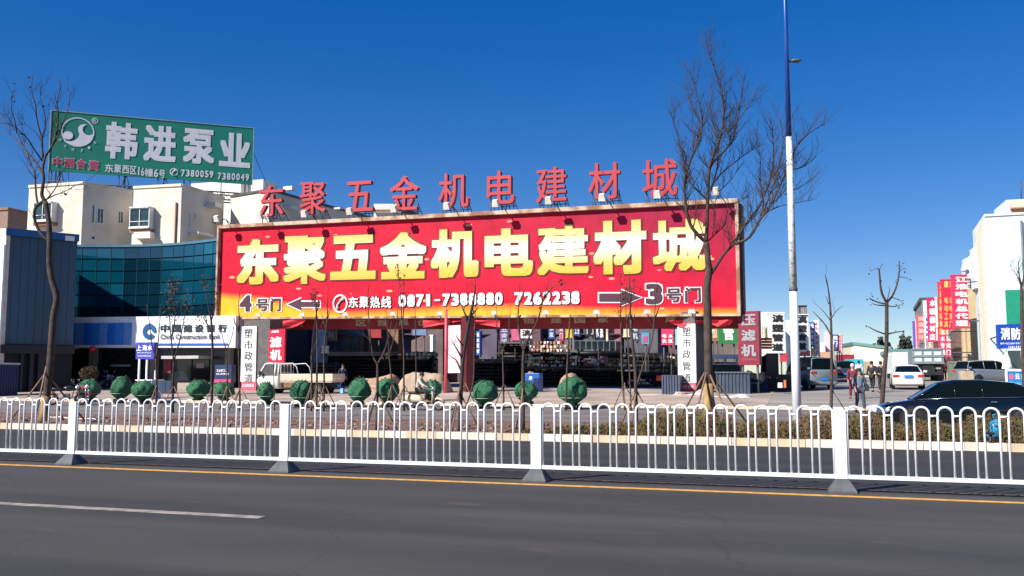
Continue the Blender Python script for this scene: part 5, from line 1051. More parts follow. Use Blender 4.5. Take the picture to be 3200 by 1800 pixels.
# =================================================================== VEHICLES (front towards +x, origin on the ground)
autoglass=M('auto_glass',(.003,.006,.007),.10,var=0,spec=.12); tyre=rubber; rimm=M('rim_alloy',(.5,.5,.52),.25,.9,var=.05)
tail=M('tail_lamp',(.45,.02,.02),.2); headl=M('head_lamp',(.8,.82,.85),.08,var=0,spec=1,coat=1)
def wheel(root,x,y,r,w_=.2,rim=True):
    s=1 if y>0 else -1; mb=MB(); prof=[(r*.55,-w_/2),(r*.93,-w_/2),(r,-w_/2+.03),(r,w_/2-.03),(r*.93,w_/2),(r*.55,w_/2)]; n=22; rings=[]
    for k in range(n): t=2*math.pi*k/n; rings.append([Vector((x+p*math.cos(t),y+q*s,r+p*math.sin(t))) for p,q in prof])
    vs=[v for g in rings for v in g]; m_=len(prof); fs=[(i*m_+k,i*m_+k+1,((i+1)%n)*m_+k+1,((i+1)%n)*m_+k) for i in range(n) for k in range(m_-1)]; mb.add(vs,fs,True)
    o=build('wheel',mb,tyre,root,local=True)
    mb=MB(); yy=y+s*(w_/2-.02)
    for k in range(5):
        t=2*math.pi*k/5+.3; c_,s_=math.cos(t),math.sin(t); mb.add([Vector((x+c_*r*.1-s_*.05,yy,r+s_*r*.1+c_*.05)),Vector((x+c_*r*.1+s_*.05,yy,r+s_*r*.1-c_*.05)),Vector((x+c_*r*.6+s_*.035,yy,r+s_*r*.6-c_*.035)),Vector((x+c_*r*.6-s_*.035,yy,r+s_*r*.6+c_*.035))],[(0,1,2,3),(3,2,1,0)])
    n=20
    for a_,b_ in ((.50,.62),): 
        vs=[]; 
        for k in range(n): t=2*math.pi*k/n; vs+=[Vector((x+math.cos(t)*r*a_,yy,r+math.sin(t)*r*a_)),Vector((x+math.cos(t)*r*b_,yy,r+math.sin(t)*r*b_))]
        mb.add(vs,[(2*k,2*((k+1)%n),2*((k+1)%n)+1,2*k+1) for k in range(n)])
    vs=[Vector((x+math.cos(2*math.pi*k/10)*r*.13,yy+s*.005,r+math.sin(2*math.pi*k/10)*r*.13)) for k in range(10)]; mb.add(vs,[tuple(range(10))])
    build('rim',mb,rimm if rim else M('rim_dull',(.25,.25,.26),.5,.6),o,local=True)
    mb=MB(); vs=[Vector((x+math.cos(2*math.pi*k/n)*r*.6,yy-s*.05,r+math.sin(2*math.pi*k/n)*r*.6)) for k in range(n)]; mb.add(vs,[tuple(range(n))]); build('brake_disc',mb,black,o,local=True)
    return o
def ring_body(x,zl,zt,hw,tuck=.9,top=.84):
    pts=[(hw*tuck,zl),(hw*.99,zl+.10),(hw,zl+(zt-zl)*.5),(hw*.975,zt-.10),(hw*.93,zt-.03),(hw*top,zt)]
    return [Vector((x,y,z)) for y,z in pts]+[Vector((x,-y,z)) for y,z in pts[::-1]]
def car(label,cat,paint,body,cabin,wb,wr,hw,name='parked_car',loc=(0,0,0),rz=0,gl=None,roofpad=.0,rear='sedan',plate=True):
    rt=thing(name,label,cat,(0,0,0)); gl=gl or autoglass
    mb=MB(); mb.loft([ring_body(*s) for s in body]); build('body',mb,paint,rt,local=True)
    # cabin: glass block, roof skin, pillars
    g=[]
    for x,zb,zt,wb_,wt in cabin: g.append([Vector((x,wb_,zb)),Vector((x,wt,zt)),Vector((x,wt*.6,zt+.03)),Vector((x,-wt*.6,zt+.03)),Vector((x,-wt,zt)),Vector((x,-wb_,zb))])
    mb=MB(); mb.loft(g,smooth=False); build('window',mb,gl,rt,local=True)
    inner=[c for c in cabin if c[2]-c[1]>.25]; rf=[]
    for x,zb,zt,wb_,wt in inner: rf.append([Vector((x,wt+.012,zt-.04)),Vector((x,wt*.97,zt+.02)),Vector((x,wt*.6,zt+.055)),Vector((x,-wt*.6,zt+.055)),Vector((x,-wt*.97,zt+.02)),Vector((x,-wt-.012,zt-.04)),Vector((x,-wt*.6,zt+.0)),Vector((x,wt*.6,zt+.0))])
    mb=MB(); mb.loft(rf); build('roof',mb,paint,rt,local=True)
    def pill(i,j):
        x0,zb0,zt0,wb0,wt0=cabin[i]; x1,zb1,zt1,wb1,wt1=cabin[j]
        for s in (1,-1): mb=MB(); mb.tube([(x0,s*(wb0+.005),zb0+.01),(x1,s*(wt1+.005),zt1-.01)],.035,5); build('pillar',mb,paint,rt,local=True)
    pill(0,1); pill(len(cabin)-1,len(cabin)-2)
    for x,zb,zt,wb_,wt in cabin[2:-2]:
        for s in (1,-1): mb=MB(); mb.tube([(x,s*(wb_+.006),zb),(x,s*(wt+.006),zt)],.03,5); build('pillar',mb,paint,rt,local=True)
    xf,xr=body[-1][0],body[0][0]; 
    for x in wb:
        for s in (1,-1):
            mb=MB(); n=16; vs=[Vector((x+(wr+.06)*math.cos(math.pi*k/n),s*(hw+.004),wr+(wr+.06)*math.sin(math.pi*k/n))) for k in range(n+1)]+[Vector((x-(wr+.06),s*(hw+.004),.18)),Vector((x+(wr+.06),s*(hw+.004),.18))]; mb.add(vs,[tuple(range(n+3)),tuple(range(n+3))[::-1]]); build('wheel_arch',mb,black,rt,local=True)
            wheel(rt,x,s*(hw-.09),wr)
    zf=(body[-1][1]+body[-1][2])/2; zr=(body[0][1]+body[0][2])/2
    for s in (1,-1):
        mb=MB(); xx=body[-2][0]; mb.ell((xx-.02,s*hw*.76,body[-2][2]-.10),(.34,.19,.12)); build('headlight',mb,headl,rt,local=True)
        mb=MB(); mb.box((xr+.02,s*hw*.74,body[0][2]-.13),(.10,hw*.36,.13)); build('tail_light',mb,tail,rt,local=True)
        mb=MB(); c0=cabin[1]; mb.box((cabin[0][0]*.6+c0[0]*.4,s*(c0[3]+.14),c0[1]+.1),(.12,.2,.12)); build('mirror',mb,paint,rt,local=True)
        for x in [c[0] for c in cabin[1:-1]][:2]: mb=MB(); mb.box((x-.25,s*(hw*.985),cabin[1][1]-.12),(.17,.03,.03)); build('door_handle',mb,chrome,rt,local=True)
    for xx,sg in ((xf,1),(xr,-1)):
        mb=MB(); mb.box((xx+sg*.02,0,.38 if sg>0 else .40),(.12,hw*1.7,.18)); build('bumper',mb,paint,rt,local=True,bevel=.04)
    if plate: mb=MB(); mb.box((xr-.055,0,body[0][2]-.16 if rear=='sedan' else .62),(.02,.46,.15)); build('number_plate',mb,M('plate_blue',(.02,.20,.62),.4),rt,local=True)
    mb=MB(); mb.box((xf+.05,0,zf+.03),(.03,hw*.9,.16)); build('grille',mb,black,rt,local=True)
    rt.location=loc; rt.rotation_euler=(0,0,rz); return rt
blk=M('car_black',(.003,.006,.010),.15,var=0,spec=.4,coat=.5); pearl=M('car_pearl',(.62,.60,.56),.3,var=.03,coat=.6); silv=M('car_silver',(.24,.27,.29),.3,.4,var=.05,coat=.5); bluegrey=M('van_bluegrey',(.17,.21,.22),.35,var=.06,coat=.4); graph=M('car_graphite',(.03,.035,.05),.3,var=.05,coat=.5)
sed_body=[(-2.42,.42,.93,.72),(-2.36,.28,1.0,.80),(-1.9,.22,1.03,.88),(-1.0,.2,.98,.90),(0,.2,.95,.90),(1.0,.2,.92,.90),(1.5,.2,.86,.89),(2.0,.22,.77,.85),(2.28,.28,.68,.76),(2.38,.36,.60,.68)]
sed_cab=[(-2.0,1.0,1.02,.74,.70),(-1.2,.97,1.36,.80,.58),(-.35,.95,1.43,.81,.59),(.35,.93,1.42,.81,.59),(.75,.92,1.34,.80,.60),(1.45,.86,.88,.74,.72)]
q=foot(3006,27.5); q.z=0.0
bc=car('glossy black saloon car driving left behind the shrubs, driver behind an open window','car',blk,[(x*1.04,a,b,c) for x,a,b,c in sed_body],[(x*1.04-.05,a,b,c,d) for x,a,b,c,d in sed_cab],(-1.42,1.48),.33,.93,name='black_car',loc=(q.x,q.y,.004),rz=math.pi,gl=autoglass)
mb=MB(); pts=[(-2.0,.95,.98)]; 
mb.tube([(1.35,.845,.90),(.4,.845,.955),(-1.2,.845,.985),(-1.75,.82,1.01),(-1.55,.78,1.12)],.012,5); mb.tube([(1.35,-.845,.90),(.4,-.845,.955),(-1.2,-.845,.985),(-1.75,-.82,1.01),(-1.55,-.78,1.12)],.012,5); build('window_trim',mb,chrome,bc,local=True)
# sedan seen from behind
q=gnd(2834,1216); car('pearl white saloon seen from behind with a blue number plate','car',pearl,sed_body,sed_cab,(-1.38,1.42),.31,.90,loc=q,rz=R(90-3))
van_body=[(-2.2,.35,1.15,.78),(-2.15,.28,1.2,.82),(-1.2,.22,1.18,.84),(0,.2,1.12,.84),(1.2,.2,1.08,.84),(1.8,.22,1.0,.82),(2.05,.3,.85,.76),(2.12,.36,.7,.7)]
van_cab=[(-2.17,1.18,1.2,.74,.7),(-2.05,1.16,1.82,.78,.66),(-.8,1.14,1.90,.80,.66),(.4,1.1,1.90,.80,.66),(1.0,1.08,1.84,.80,.66),(1.75,1.0,1.02,.76,.7)]
q=gnd(2530,1216); car('blue grey minivan standing with its tail towards the road, right of the lamp post','van',bluegrey,van_body,van_cab,(-1.3,1.35),.30,.85,name='minivan',loc=q,rz=R(112),rear='van')
q=gnd(2581,1198); car('white minibus half hidden behind the blue grey minivan','van',pearl,van_body,van_cab,(-1.3,1.35),.30,.85,name='minivan',loc=q+Vector((0,6,0)),rz=R(95),rear='van')
suv_body=[(-2.2,.4,1.08,.80),(-2.14,.3,1.14,.86),(-1.2,.26,1.12,.90),(0,.25,1.08,.90),(1.1,.25,1.04,.90),(1.7,.26,.98,.88),(2.1,.32,.86,.82),(2.2,.4,.74,.74)]
suv_cab=[(-2.18,1.12,1.14,.78,.72),(-1.95,1.1,1.62,.82,.66),(-.8,1.08,1.70,.82,.66),(.2,1.06,1.70,.82,.66),(.7,1.04,1.62,.82,.66),(1.35,1.0,1.02,.78,.74)]
q=gnd(2634,1191); car('black off-road car with a pale roof seen from behind between the two bare trees','car',graph,suv_body,suv_cab,(-1.35,1.35),.36,.90,name='off_road_car',loc=q,rz=R(95),rear='suv')
q=gnd(3090,1200); car('silver estate car parked by the white building, facing right','car',silv,suv_body,suv_cab,(-1.35,1.35),.33,.90,name='estate_car',loc=q+Vector((0,.6,0)),rz=R(28),rear='suv')
# flatbed truck, facing left
def flatbed():
    q=gnd(962,1231); rt=thing('flatbed_truck','small white flatbed truck with a wire headboard facing left on the forecourt','truck'); wht=M('truck_white',(.72,.71,.66),.35,var=.05,coat=.3); bed=M('truck_bed_cream',(.66,.56,.42),.6,var=.12,vs_=4)
    mb=MB(); S=[(1.55,.35,1.12,.80),(1.6,.32,1.16,.84),(2.5,.32,1.12,.84),(2.85,.34,1.05,.82),(3.02,.4,.85,.76)]; mb.loft([ring_body(*s,top=.95) for s in S]); build('cab',mb,wht,rt,local=True)
    g=[]
    for x,zb,zt,a,b in ((1.58,1.12,1.80,.82,.72),(2.25,1.12,1.84,.82,.72),(2.45,1.10,1.80,.82,.72),(2.88,1.02,1.04,.78,.76)): g.append([Vector((x,a,zb)),Vector((x,b,zt)),Vector((x,-b,zt)),Vector((x,-a,zb))])
    mb=MB(); mb.loft(g,smooth=False); build('windscreen',mb,M('glass_tan',(.10,.09,.075),.1,spec=.8),rt,local=True)
    mb=MB(); mb.loft([[Vector((x,.74,zt-.05)),Vector((x,.70,zt+.05)),Vector((x,-.70,zt+.05)),Vector((x,-.74,zt-.05))] for x,zt in ((1.52,1.80),(2.25,1.84),(2.5,1.80))]); build('roof',mb,wht,rt,local=True)
    for s in (1,-1):
        for p in (((1.56,.83,1.12),(1.56,.73,1.82)),((1.78,.835,1.12),(1.78,.735,1.82)),((2.9,.79,1.04),(2.46,.73,1.82))): mb=MB(); mb.tube([(x,s*y,z) for x,y,z in p],.055,5); build('pillar',mb,wht,rt,local=True)
        mb=MB(); mb.box((2.98,s*.6,.72),(.12,.26,.16)); build('headlight',mb,headl,rt,local=True); mb=MB(); mb.box((2.7,s*.98,1.25),(.06,.16,.25)); build('mirror',mb,black,rt,local=True)
        mb=MB(); mb.tube([(2.7,s*.82,1.3),(2.7,s*.95,1.3)],.02,4); build('mirror_arm',mb,black,rt,local=True)
    for (x0,x1,y0,y1) in ((-1.95,1.4,.82,.87),(-1.95,1.4,-.87,-.82),(-2.0,-1.95,-.87,.87)):
        for k in range(3): mb=MB(); mb.bz(x0,x1,y0,y1,.80+k*.14,.80+k*.14+.13); build('side_board',mb,bed,rt,local=True)
    mb=MB(); mb.bz(-1.95,1.4,-.82,.82,.70,.80); build('deck',mb,bed,rt,local=True); mb=MB(); mb.bz(-1.9,2.5,-.3,.3,.42,.66); build('chassis',mb,black,rt,local=True)
    mb=MB(); mb.bz(-.3,1.2,.72,.80,.40,.70); build('side_skirt',mb,M('skirt_brown',(.20,.12,.07),.8),rt,local=True)
    for s in (-.8,-.4,0,.4,.8): mb=MB(); mb.tube([(1.40,s,.8),(1.40,s,1.78)],.02,5); build('rack_bar',mb,wht,rt,local=True)
    for z_ in (1.3,1.80): mb=MB(); mb.tube([(1.40,-.82,z_),(1.40,.82,z_)],.022,5); build('rack_bar',mb,wht,rt,local=True)
    for s in (1,-1): mb=MB(); mb.tube([(1.40,s*.84,1.80),(.6,s*.84,1.84),(.35,s*.84,1.62),(.25,s*.84,1.22)],.028,5); build('side_rail',mb,wht,rt,local=True)
    for x in (2.3,-1.05):
        for s in (1,-1): wheel(rt,x,s*.74,.31,.2,rim=False)
    mb=MB(); mb.box((-2.03,.0,.5),(.04,.4,.13)); build('number_plate',mb,M('plate_blue',(.02,.20,.62),.4),rt,local=True)
    rt.scale=(1,1,1); rt.location=q; rt.rotation_euler=(0,0,math.pi+.06)
    return rt
flatbed()
# dump truck from behind
def dumper():
    q=gnd(2893,1190); rt=thing('dump_truck','grey dump truck seen from behind, tailgate with two rows of pale panels','truck'); gr_=M('truck_grey',(.18,.24,.27),.5,var=.12,vs_=2); w_=1.2
    mb=MB(); mb.bz(-3,2.2,-w_,w_,1.45,2.75); build('tipper_body',mb,gr_,rt,local=True)
    for z_ in (1.5,2.05,2.68): mb=MB(); mb.bz(-3.08,-3.0,-w_-.03,w_+.03,z_-.05,z_+.05); build('tailgate_rib',mb,gr_,rt,local=True)
    for z_ in (1.62,2.15):
        for k in range(3): y=-.75+k*.75; mb=MB(); mb.bz(-3.05,-3.0,y-.28,y+.28,z_,z_+.32); build('pale_panel',mb,M('panel_pale',(.5,.55,.56),.5),rt,local=True)
    mb=MB(); mb.bz(-2.9,4.0,-.45,.45,.8,1.4); build('chassis',mb,black,rt,local=True); mb=MB(); mb.bz(-3.0,-2.9,-1.15,1.15,.5,.8); build('rear_bar',mb,black,rt,local=True)
    mb=MB(); mb.bz(2.4,4.2,-1.1,1.1,.7,2.6); build('cab',mb,M('cab_pale',(.55,.58,.58),.5),rt,local=True,bevel=.06)
    for x in (-2.2,-.9,3.2):
        for s in (1,-1): wheel(rt,x,s*.9,.5,.45,rim=False)
    mb=MB(); mb.bz(-2.8,-.2,-1.15,1.15,1.15,1.42); build('mudguard',mb,black,rt,local=True)
    rt.location=q; rt.rotation_euler=(0,0,R(88))
dumper()
def boxtruck(name,label,x,y,c,L,W_,Hh,rz,zb=.6):
    q=gnd(x,y); rt=thing(name,label,'truck'); m_=M('box_truck_%d'%x,c,.5); mb=MB(); mb.bz(-L/2,L/2-1.2,-W_/2,W_/2,zb,Hh); build('cargo_body',mb,m_,rt,local=True); mb=MB(); mb.bz(L/2-1.1,L/2,-W_/2+.05,W_/2-.05,.4,Hh*.85); build('cab',mb,M('cab_pale',(.55,.58,.58),.5),rt,local=True,bevel=.08)
    mb=MB(); mb.bz(-L/2+.1,L/2-1.2,-.3,.3,.35,zb); build('chassis',mb,black,rt,local=True)
    for k in range(3): mb=MB(); mb.bz(-L/2-.03,-L/2,-W_/2+.05+k*W_/3,-W_/2+W_/3-.05+k*W_/3,zb+.1,Hh-.1); build('door_panel',mb,m_,rt,local=True)
    for xx in (-L*.28,L*.33):
        for s in (1,-1): wheel(rt,xx,s*(W_/2-.15),.38,.25,rim=False)
    rt.location=q; rt.rotation_euler=(0,0,rz)
boxtruck('covered_truck','small truck with a turquoise canvas cover far down the street',2668,1182,(.02,.42,.50),4.5,1.9,2.5,R(95))
boxtruck('box_truck','white box truck further down the street left of the dump truck',2812,1184,(.62,.64,.62),6,2.2,3.0,R(92))
boxtruck('covered_truck','tan covered truck at the far end of the street by the cream warehouse',2706,1179,(.35,.28,.18),5,2.2,2.7,R(80))
boxtruck('covered_truck','dark red covered truck beyond the black off-road car',2640,1181,(.30,.02,.03),5,2.1,3.3,R(95))
# two wheelers
def two_wheeler(name,label,kind,paint,loc,rz,s=1.0):
    rt=thing(name,label,kind,(0,0,0)); r=.25 if kind=='scooter' else .29
    for x in (-.62,.66):
        mb=MB(); n=20; pts=[Vector((x+r*.87*math.cos(2*math.pi*k/n),0,r+r*.87*math.sin(2*math.pi*k/n))) for k in range(n+1)]; mb.tube(pts,r*.15,6,cap=False); o=build('wheel',mb,tyre,rt,local=True)
        mb=MB(); 
        for k in range(6): t=math.pi*k/6; mb.tube([(x-r*.75*math.cos(t),0,r-r*.75*math.sin(t)),(x+r*.75*math.cos(t),0,r+r*.75*math.sin(t))],.008,4)
        mb.tube([(x,-.06,r),(x,.06,r)],.04,8); build('hub',mb,rimm,o,local=True)
    dk=black
    if kind=='scooter':
        mb=MB(); mb.loft([[Vector((x,y*w_,z0+zz*h_)) for y,zz in ((-.7,0),(-1,.4),(-.8,.85),(0,1),(.8,.85),(1,.4),(.7,0))] for x,z0,w_,h_ in ((-.98,.50,.05,.10),(-.85,.42,.13,.24),(-.55,.36,.17,.36),(-.2,.34,.17,.36),(.0,.30,.15,.14))]); build('rear_body',mb,paint,rt,local=True)
        mb=MB(); mb.box((.12,0,.30),(.50,.30,.06)); build('floorboard',mb,dk,rt,local=True,bevel=.02)
        mb=MB(); mb.loft([[Vector((x,y*w_,z)) for x,y,z in ((x0,-1,z0),(x0+.05,-.5,z0),(x0+.07,0,z0),(x0+.05,.5,z0),(x0,1,z0),(x0-.04,0,z0))] for x0,z0,w_ in ((.36,.28,.14),(.43,.55,.21),(.40,.80,.18),(.34,.95,.09))]); build('leg_shield',mb,paint,rt,local=True)
        mb=MB(); mb.loft([[Vector((x,y,z)) for y,z in ((-.08,z0-.02),(-.07,z0+.05),(0,z0+.08),(.07,z0+.05),(.08,z0-.02))] for x,z0 in ((.42,.40),(.60,.50),(.80,.46),(.93,.33))]); build('front_fender',mb,paint,rt,local=True)
        mb=MB(); mb.box((-.33,0,.76),(.66,.26,.11)); build('seat',mb,M('seat_dark',(.03,.02,.03),.6),rt,local=True,bevel=.04)
        mb=MB(); mb.tube([(.66,0,.25),(.36,0,.95)],.03,6); build('fork',mb,iron,rt,local=True)
        mb=MB(); mb.tube([(.22,-.33,1.0),(.34,-.15,.98),(.36,0,.96),(.34,.15,.98),(.22,.33,1.0)],.018,6); build('handlebar',mb,dk,rt,local=True)
        mb=MB(); mb.ell((.42,0,.93),(.09,.1,.08)); build('headlight',mb,headl,rt,local=True)
        for s_ in (1,-1): mb=MB(); mb.tube([(.3,s_*.24,1.0),(.26,s_*.30,1.18)],.008,4); mb.ell((.26,s_*.31,1.2),(.02,.06,.04)); build('mirror',mb,dk,rt,local=True)
        mb=MB(); mb.tube([(-.1,-.14,.22),(-.85,-.16,.30)],.05,6); build('exhaust',mb,chrome,rt,local=True); mb=MB(); mb.tube([(-.6,.0,.25),(-.3,0,.3)],.07,6); build('engine',mb,iron,rt,local=True)
        mb=MB(); mb.tube([(-.75,-.12,.8),(-.98,-.12,.84),(-.98,.12,.84),(-.75,.12,.8)],.015,5); build('grab_rail',mb,chrome,rt,local=True)
    else:
        mb=MB(); mb.ell((.12,0,.82),(.27,.13,.14)); build('fuel_tank',mb,paint,rt,local=True)
        mb=MB(); mb.loft([[Vector((x,y,z0+zz)) for y,zz in ((-.11,0),(-.1,.09),(.1,.09),(.11,0))] for x,z0 in ((-.78,.80),(-.4,.74),(-.08,.74))]); build('seat',mb,dk,rt,local=True)
        mb=MB(); mb.tube([(.66,.07,.29),(.42,.07,1.0)],.022,6); mb.tube([(.66,-.07,.29),(.42,-.07,1.0)],.022,6); build('fork',mb,chrome,rt,local=True)
        mb=MB(); mb.tube([(.2,-.36,1.06),(.36,-.16,1.02),(.4,0,1.0),(.36,.16,1.02),(.2,.36,1.06)],.016,6); build('handlebar',mb,dk,rt,local=True)
        mb=MB(); mb.box((.02,0,.42),(.34,.24,.30)); build('engine',mb,M('engine_grey',(.2,.2,.2),.4,.6),rt,local=True,bevel=.04)
        mb=MB(); mb.tube([(.4,0,.9),(.25,0,.35),(-.3,0,.35),(-.62,0,.29)],.025,6); mb.tube([(.35,0,.85),(-.5,0,.72),(-.62,0,.29)],.02,6); build('frame',mb,dk,rt,local=True)
        mb=MB(); mb.tube([(.1,-.14,.3),(-.3,-.16,.25),(-.95,-.16,.38)],[.03,.035,.05],6); build('exhaust',mb,chrome,rt,local=True)
        mb=MB(); mb.ell((.5,0,.9),(.09,.1,.1)); build('headlight',mb,headl,rt,local=True)
        for x,zz in ((.66,.60),(-.64,.60)): mb=MB(); mb.loft([[Vector((x+.33*math.cos(t),y,.29+.33*math.sin(t))) for y in (-.07,.07)]+[Vector((x+.345*math.cos(t),y,.29+.345*math.sin(t))) for y in (.07,-.07)] for t in [R(30+k*20) for k in range(6)]],cap=True); build('mudguard',mb,paint,rt,local=True)
        for s_ in (1,-1): mb=MB(); mb.tube([(.3,s_*.26,1.05),(.26,s_*.32,1.22)],.008,4); mb.ell((.26,s_*.33,1.25),(.02,.06,.04)); build('mirror',mb,chrome,rt,local=True)
        mb=MB(); mb.box((-.82,0,.74),(.05,.12,.06)); build('tail_light',mb,tail,rt,local=True)
    rt.location=loc; rt.rotation_euler=(0,0,rz); rt.scale=(s,s,s); return rt
cream_p=M('scooter_cream',(.72,.60,.42),.35,var=.05,coat=.5); redb=M('bike_red',(.30,.012,.03),.3,coat=.5); blkb=M('bike_black',(.02,.02,.025),.3,coat=.5)
qs=gnd(1325,1283); SC=(qs.x,qs.y)
two_wheeler('scooter','cream scooter being ridden to the right along the side road','scooter',cream_p,qs+Vector((0,0,.004)),.05,1.0)
two_wheeler('motorcycle','black motorcycle parked left of the red one behind the railing','motorcycle',blkb,gnd(205,1268)+Vector((0,0,.03)),R(35))
two_wheeler('motorcycle','dark red motorcycle with chrome parts parked beside the leftmost netted shrub','motorcycle',redb,gnd(258,1266)+Vector((0,0,.03)),R(-28))
two_wheeler('motorcycle','black motorcycle in the shade before the bank, left one of two','motorcycle',blkb,gnd(318,1214)+Vector((0,0,.03)),R(20))
two_wheeler('motorcycle','silver and black motorcycle in the shade before the bank, right one of two','motorcycle',M('bike_silver',(.3,.32,.34),.3,.4),gnd(352,1216)+Vector((0,0,.03)),R(170))

# =================================================================== PEOPLE
skinm=M('skin',(.42,.25,.17),.6,var=.05); hairm=M('hair_black',(.012,.01,.01),.6)
def skin(verts,edges,mat,name,parent,sub=1,smooth=True):
    me=bpy.data.meshes.new('t'); me.from_pydata([v[0] for v in verts],edges,[]); o=bpy.data.objects.new('t',me); COL.objects.link(o)
    o.modifiers.new('s','SKIN'); sv=me.skin_vertices[0].data if me.skin_vertices else None
    if sv is None:
        bpy.context.view_layer.objects.active=o; bpy.ops.mesh.customdata_skin_add(); sv=me.skin_vertices[0].data
    for i,v in enumerate(verts): r=v[1]; sv[i].radius=(r if isinstance(r,tuple) else (r,r)); sv[i].use_root=(i==0)
    s=o.modifiers.new('u','SUBSURF'); s.levels=sub; s.render_levels=sub
    bpy.context.view_layer.update(); m=bpy.data.meshes.new_from_object(o.evaluated_get(bpy.context.evaluated_depsgraph_get())); bpy.data.objects.remove(o)
    m.name=name; m.materials.clear(); m.materials.append(mat)
    for p in m.polygons: p.use_smooth=True
    k=bpy.data.objects.new(name,m); COL.objects.link(k); k.parent=parent; return k
def person(label,J,top,legs,loc,rz,hair=hairm,shoe=black,cap=None,scale=1.0,hem=0):
    """J: joints, figure faces +x. body one mesh; clothes and hair are children"""
    rt=thing('person',label,'person',(0,0,0)); g=lambda k:J[k]
    V_=[(g('pelvis'),.12),(g('waist'),.105),(g('chest'),.14),(g('neck'),.05),(g('head0'),.07),(g('head1'),.095),(g('head2'),.07)]; E=[(0,1),(1,2),(2,3),(3,4),(4,5),(5,6)]
    for s in 'LR':
        b=len(V_); V_+=[(g('sh'+s),.06),(g('el'+s),.042),(g('wr'+s),.03),(g('ha'+s),.035)]; E+=[(2,b),(b,b+1),(b+1,b+2),(b+2,b+3)]
        dirh=(Vector(g('ha'+s))-Vector(g('wr'+s))).normalized(); side=dirh.cross(Vector((0,0,1))); side=side.normalized() if side.length>.1 else Vector((0,1,0))
        for f in range(4): V_.append((tuple(Vector(g('ha'+s))+dirh*(.075-.008*abs(f-1.5))+side*(.02*(f-1.5))+Vector((0,0,-.02))),.009)); E.append((b+3,len(V_)-1))
        V_.append((tuple(Vector(g('ha'+s))+dirh*.03+side*.05),.011)); E.append((b+3,len(V_)-1))
        b=len(V_); V_+=[(g('hip'+s),.085),(g('kn'+s),.058),(g('an'+s),.04),(g('to'+s),.035)]; E+=[(0,b),(b,b+1),(b+1,b+2),(b+2,b+3)]
    skin(V_,E,skinm,'body',rt)
    V_=[(g('pelvis'),(.155,.135)),(g('waist'),(.145,.125)),(g('chest'),(.175,.14)),(tuple(Vector(g('chest')).lerp(Vector(g('neck')),.75)),.075)]; E=[(0,1),(1,2),(2,3)]
    for s in 'LR': b=len(V_); V_+=[(g('sh'+s),.078),(g('el'+s),.06),(tuple(Vector(g('el'+s)).lerp(Vector(g('wr'+s)),.9)),.045)]; E+=[(2,b),(b,b+1),(b+1,b+2)]
    skin(V_,E,top,'jacket',rt)
    V_=[(tuple(Vector(g('pelvis'))+Vector((0,0,-.02))),(.15,.13))]; E=[]
    for s in 'LR': b=len(V_); V_+=[(g('hip'+s),.10),(g('kn'+s),.078),(tuple(Vector(g('an'+s)).lerp(Vector(g('kn'+s)),.12)),.06)]; E+=[(0,b),(b,b+1),(b+1,b+2)]
    skin(V_,E,legs,'trousers',rt)
    h=Vector(g('head1')); fw=Vector((1,0,0))
    mb=MB(); mb.ell(h+Vector((-.018,0,.035)),(.112,.092,.105),12,8); build('hair' if cap is None else 'cap',mb,hair if cap is None else cap,rt,local=True)
    mb=MB(); mb.ell(h+Vector((.095,0,-.02)),(.02,.014,.022),6,5); build('nose',mb,skinm,rt,local=True)
    for s in 'LR':
        a=Vector(g('an'+s)); t=Vector(g('to'+s)); mb=MB(); mb.ell(a.lerp(t,.45)+Vector((0,0,-.02)),(.14,.05,.05),8,6); build('shoe',mb,shoe,rt,local=True)
    rt.location=loc; rt.rotation_euler=(0,0,rz); rt.scale=(scale,)*3; return rt
def mirror(J):
    for k in list(J):
        if k.endswith('L') and k[:-1]+'R' not in J: x,y,z=J[k]; J[k[:-1]+'R']=(x,-y,z)
    return J
def stand(step=0,**o):
    J=dict(pelvis=(0,0,.95),waist=(0,0,1.1),chest=(0,0,1.32),neck=(0,0,1.48),head0=(.01,0,1.53),head1=(.02,0,1.62),head2=(.01,0,1.69),shL=(0,.18,1.42),elL=(-.03,.24,1.15),wrL=(.05,.24,.92),haL=(.08,.23,.84),
      hipL=(0,.09,.90),knL=(.03,.1,.50),anL=(-.02,.1,.09),toL=(.13,.11,.04)); J=mirror(J)
    if step: J['knL']=(.12,.1,.5); J['anL']=(.2,.1,.1); J['toL']=(.35,.1,.06); J['knR']=(-.02,-.1,.5); J['anR']=(-.25,-.1,.13); J['toR']=(-.12,-.1,.04); J['wrL']=(-.15,.24,.93); J['haL']=(-.18,.23,.85); J['wrR']=(.2,-.24,.95); J['haR']=(.25,-.23,.88)
    J.update(o); return J
C_=lambda n,c:M(n,c,.85,var=.12,vs_=9)
denim=C_('cloth_denim',(.045,.06,.09)); jb=C_('cloth_bluegrey',(.13,.19,.25)); mar=C_('cloth_maroon',(.16,.02,.035)); dk_=C_('cloth_dark',(.02,.02,.028)); crmc=C_('cloth_cream',(.55,.50,.38)); navyc=C_('cloth_navy',(.01,.03,.10)); whc=C_('cloth_white',(.65,.64,.66))
def vat(x,y): return gnd(x,y)
person('person in a blue grey jacket and jeans with a dark shoulder bag, walking',stand(1),jb,denim,gnd(2689,1290),R(-75))
bagp=gnd(2689,1290)
hb=thing('shoulder_bag','dark shoulder bag carried by the person in the blue grey jacket','bag',bagp+Vector((.24,-.05,.85))); mb=MB(); mb.box(bagp+Vector((.27,-.02,.98)),(.14,.32,.26),taper=.85); build('bag_body',mb,dk_,hb,bevel=.03); mb=MB(); mb.tube([bagp+Vector((.27,-.15,1.1)),bagp+Vector((.12,-.02,1.47)),bagp+Vector((.27,.1,1.1))],.012,5); build('strap',mb,dk_,hb)
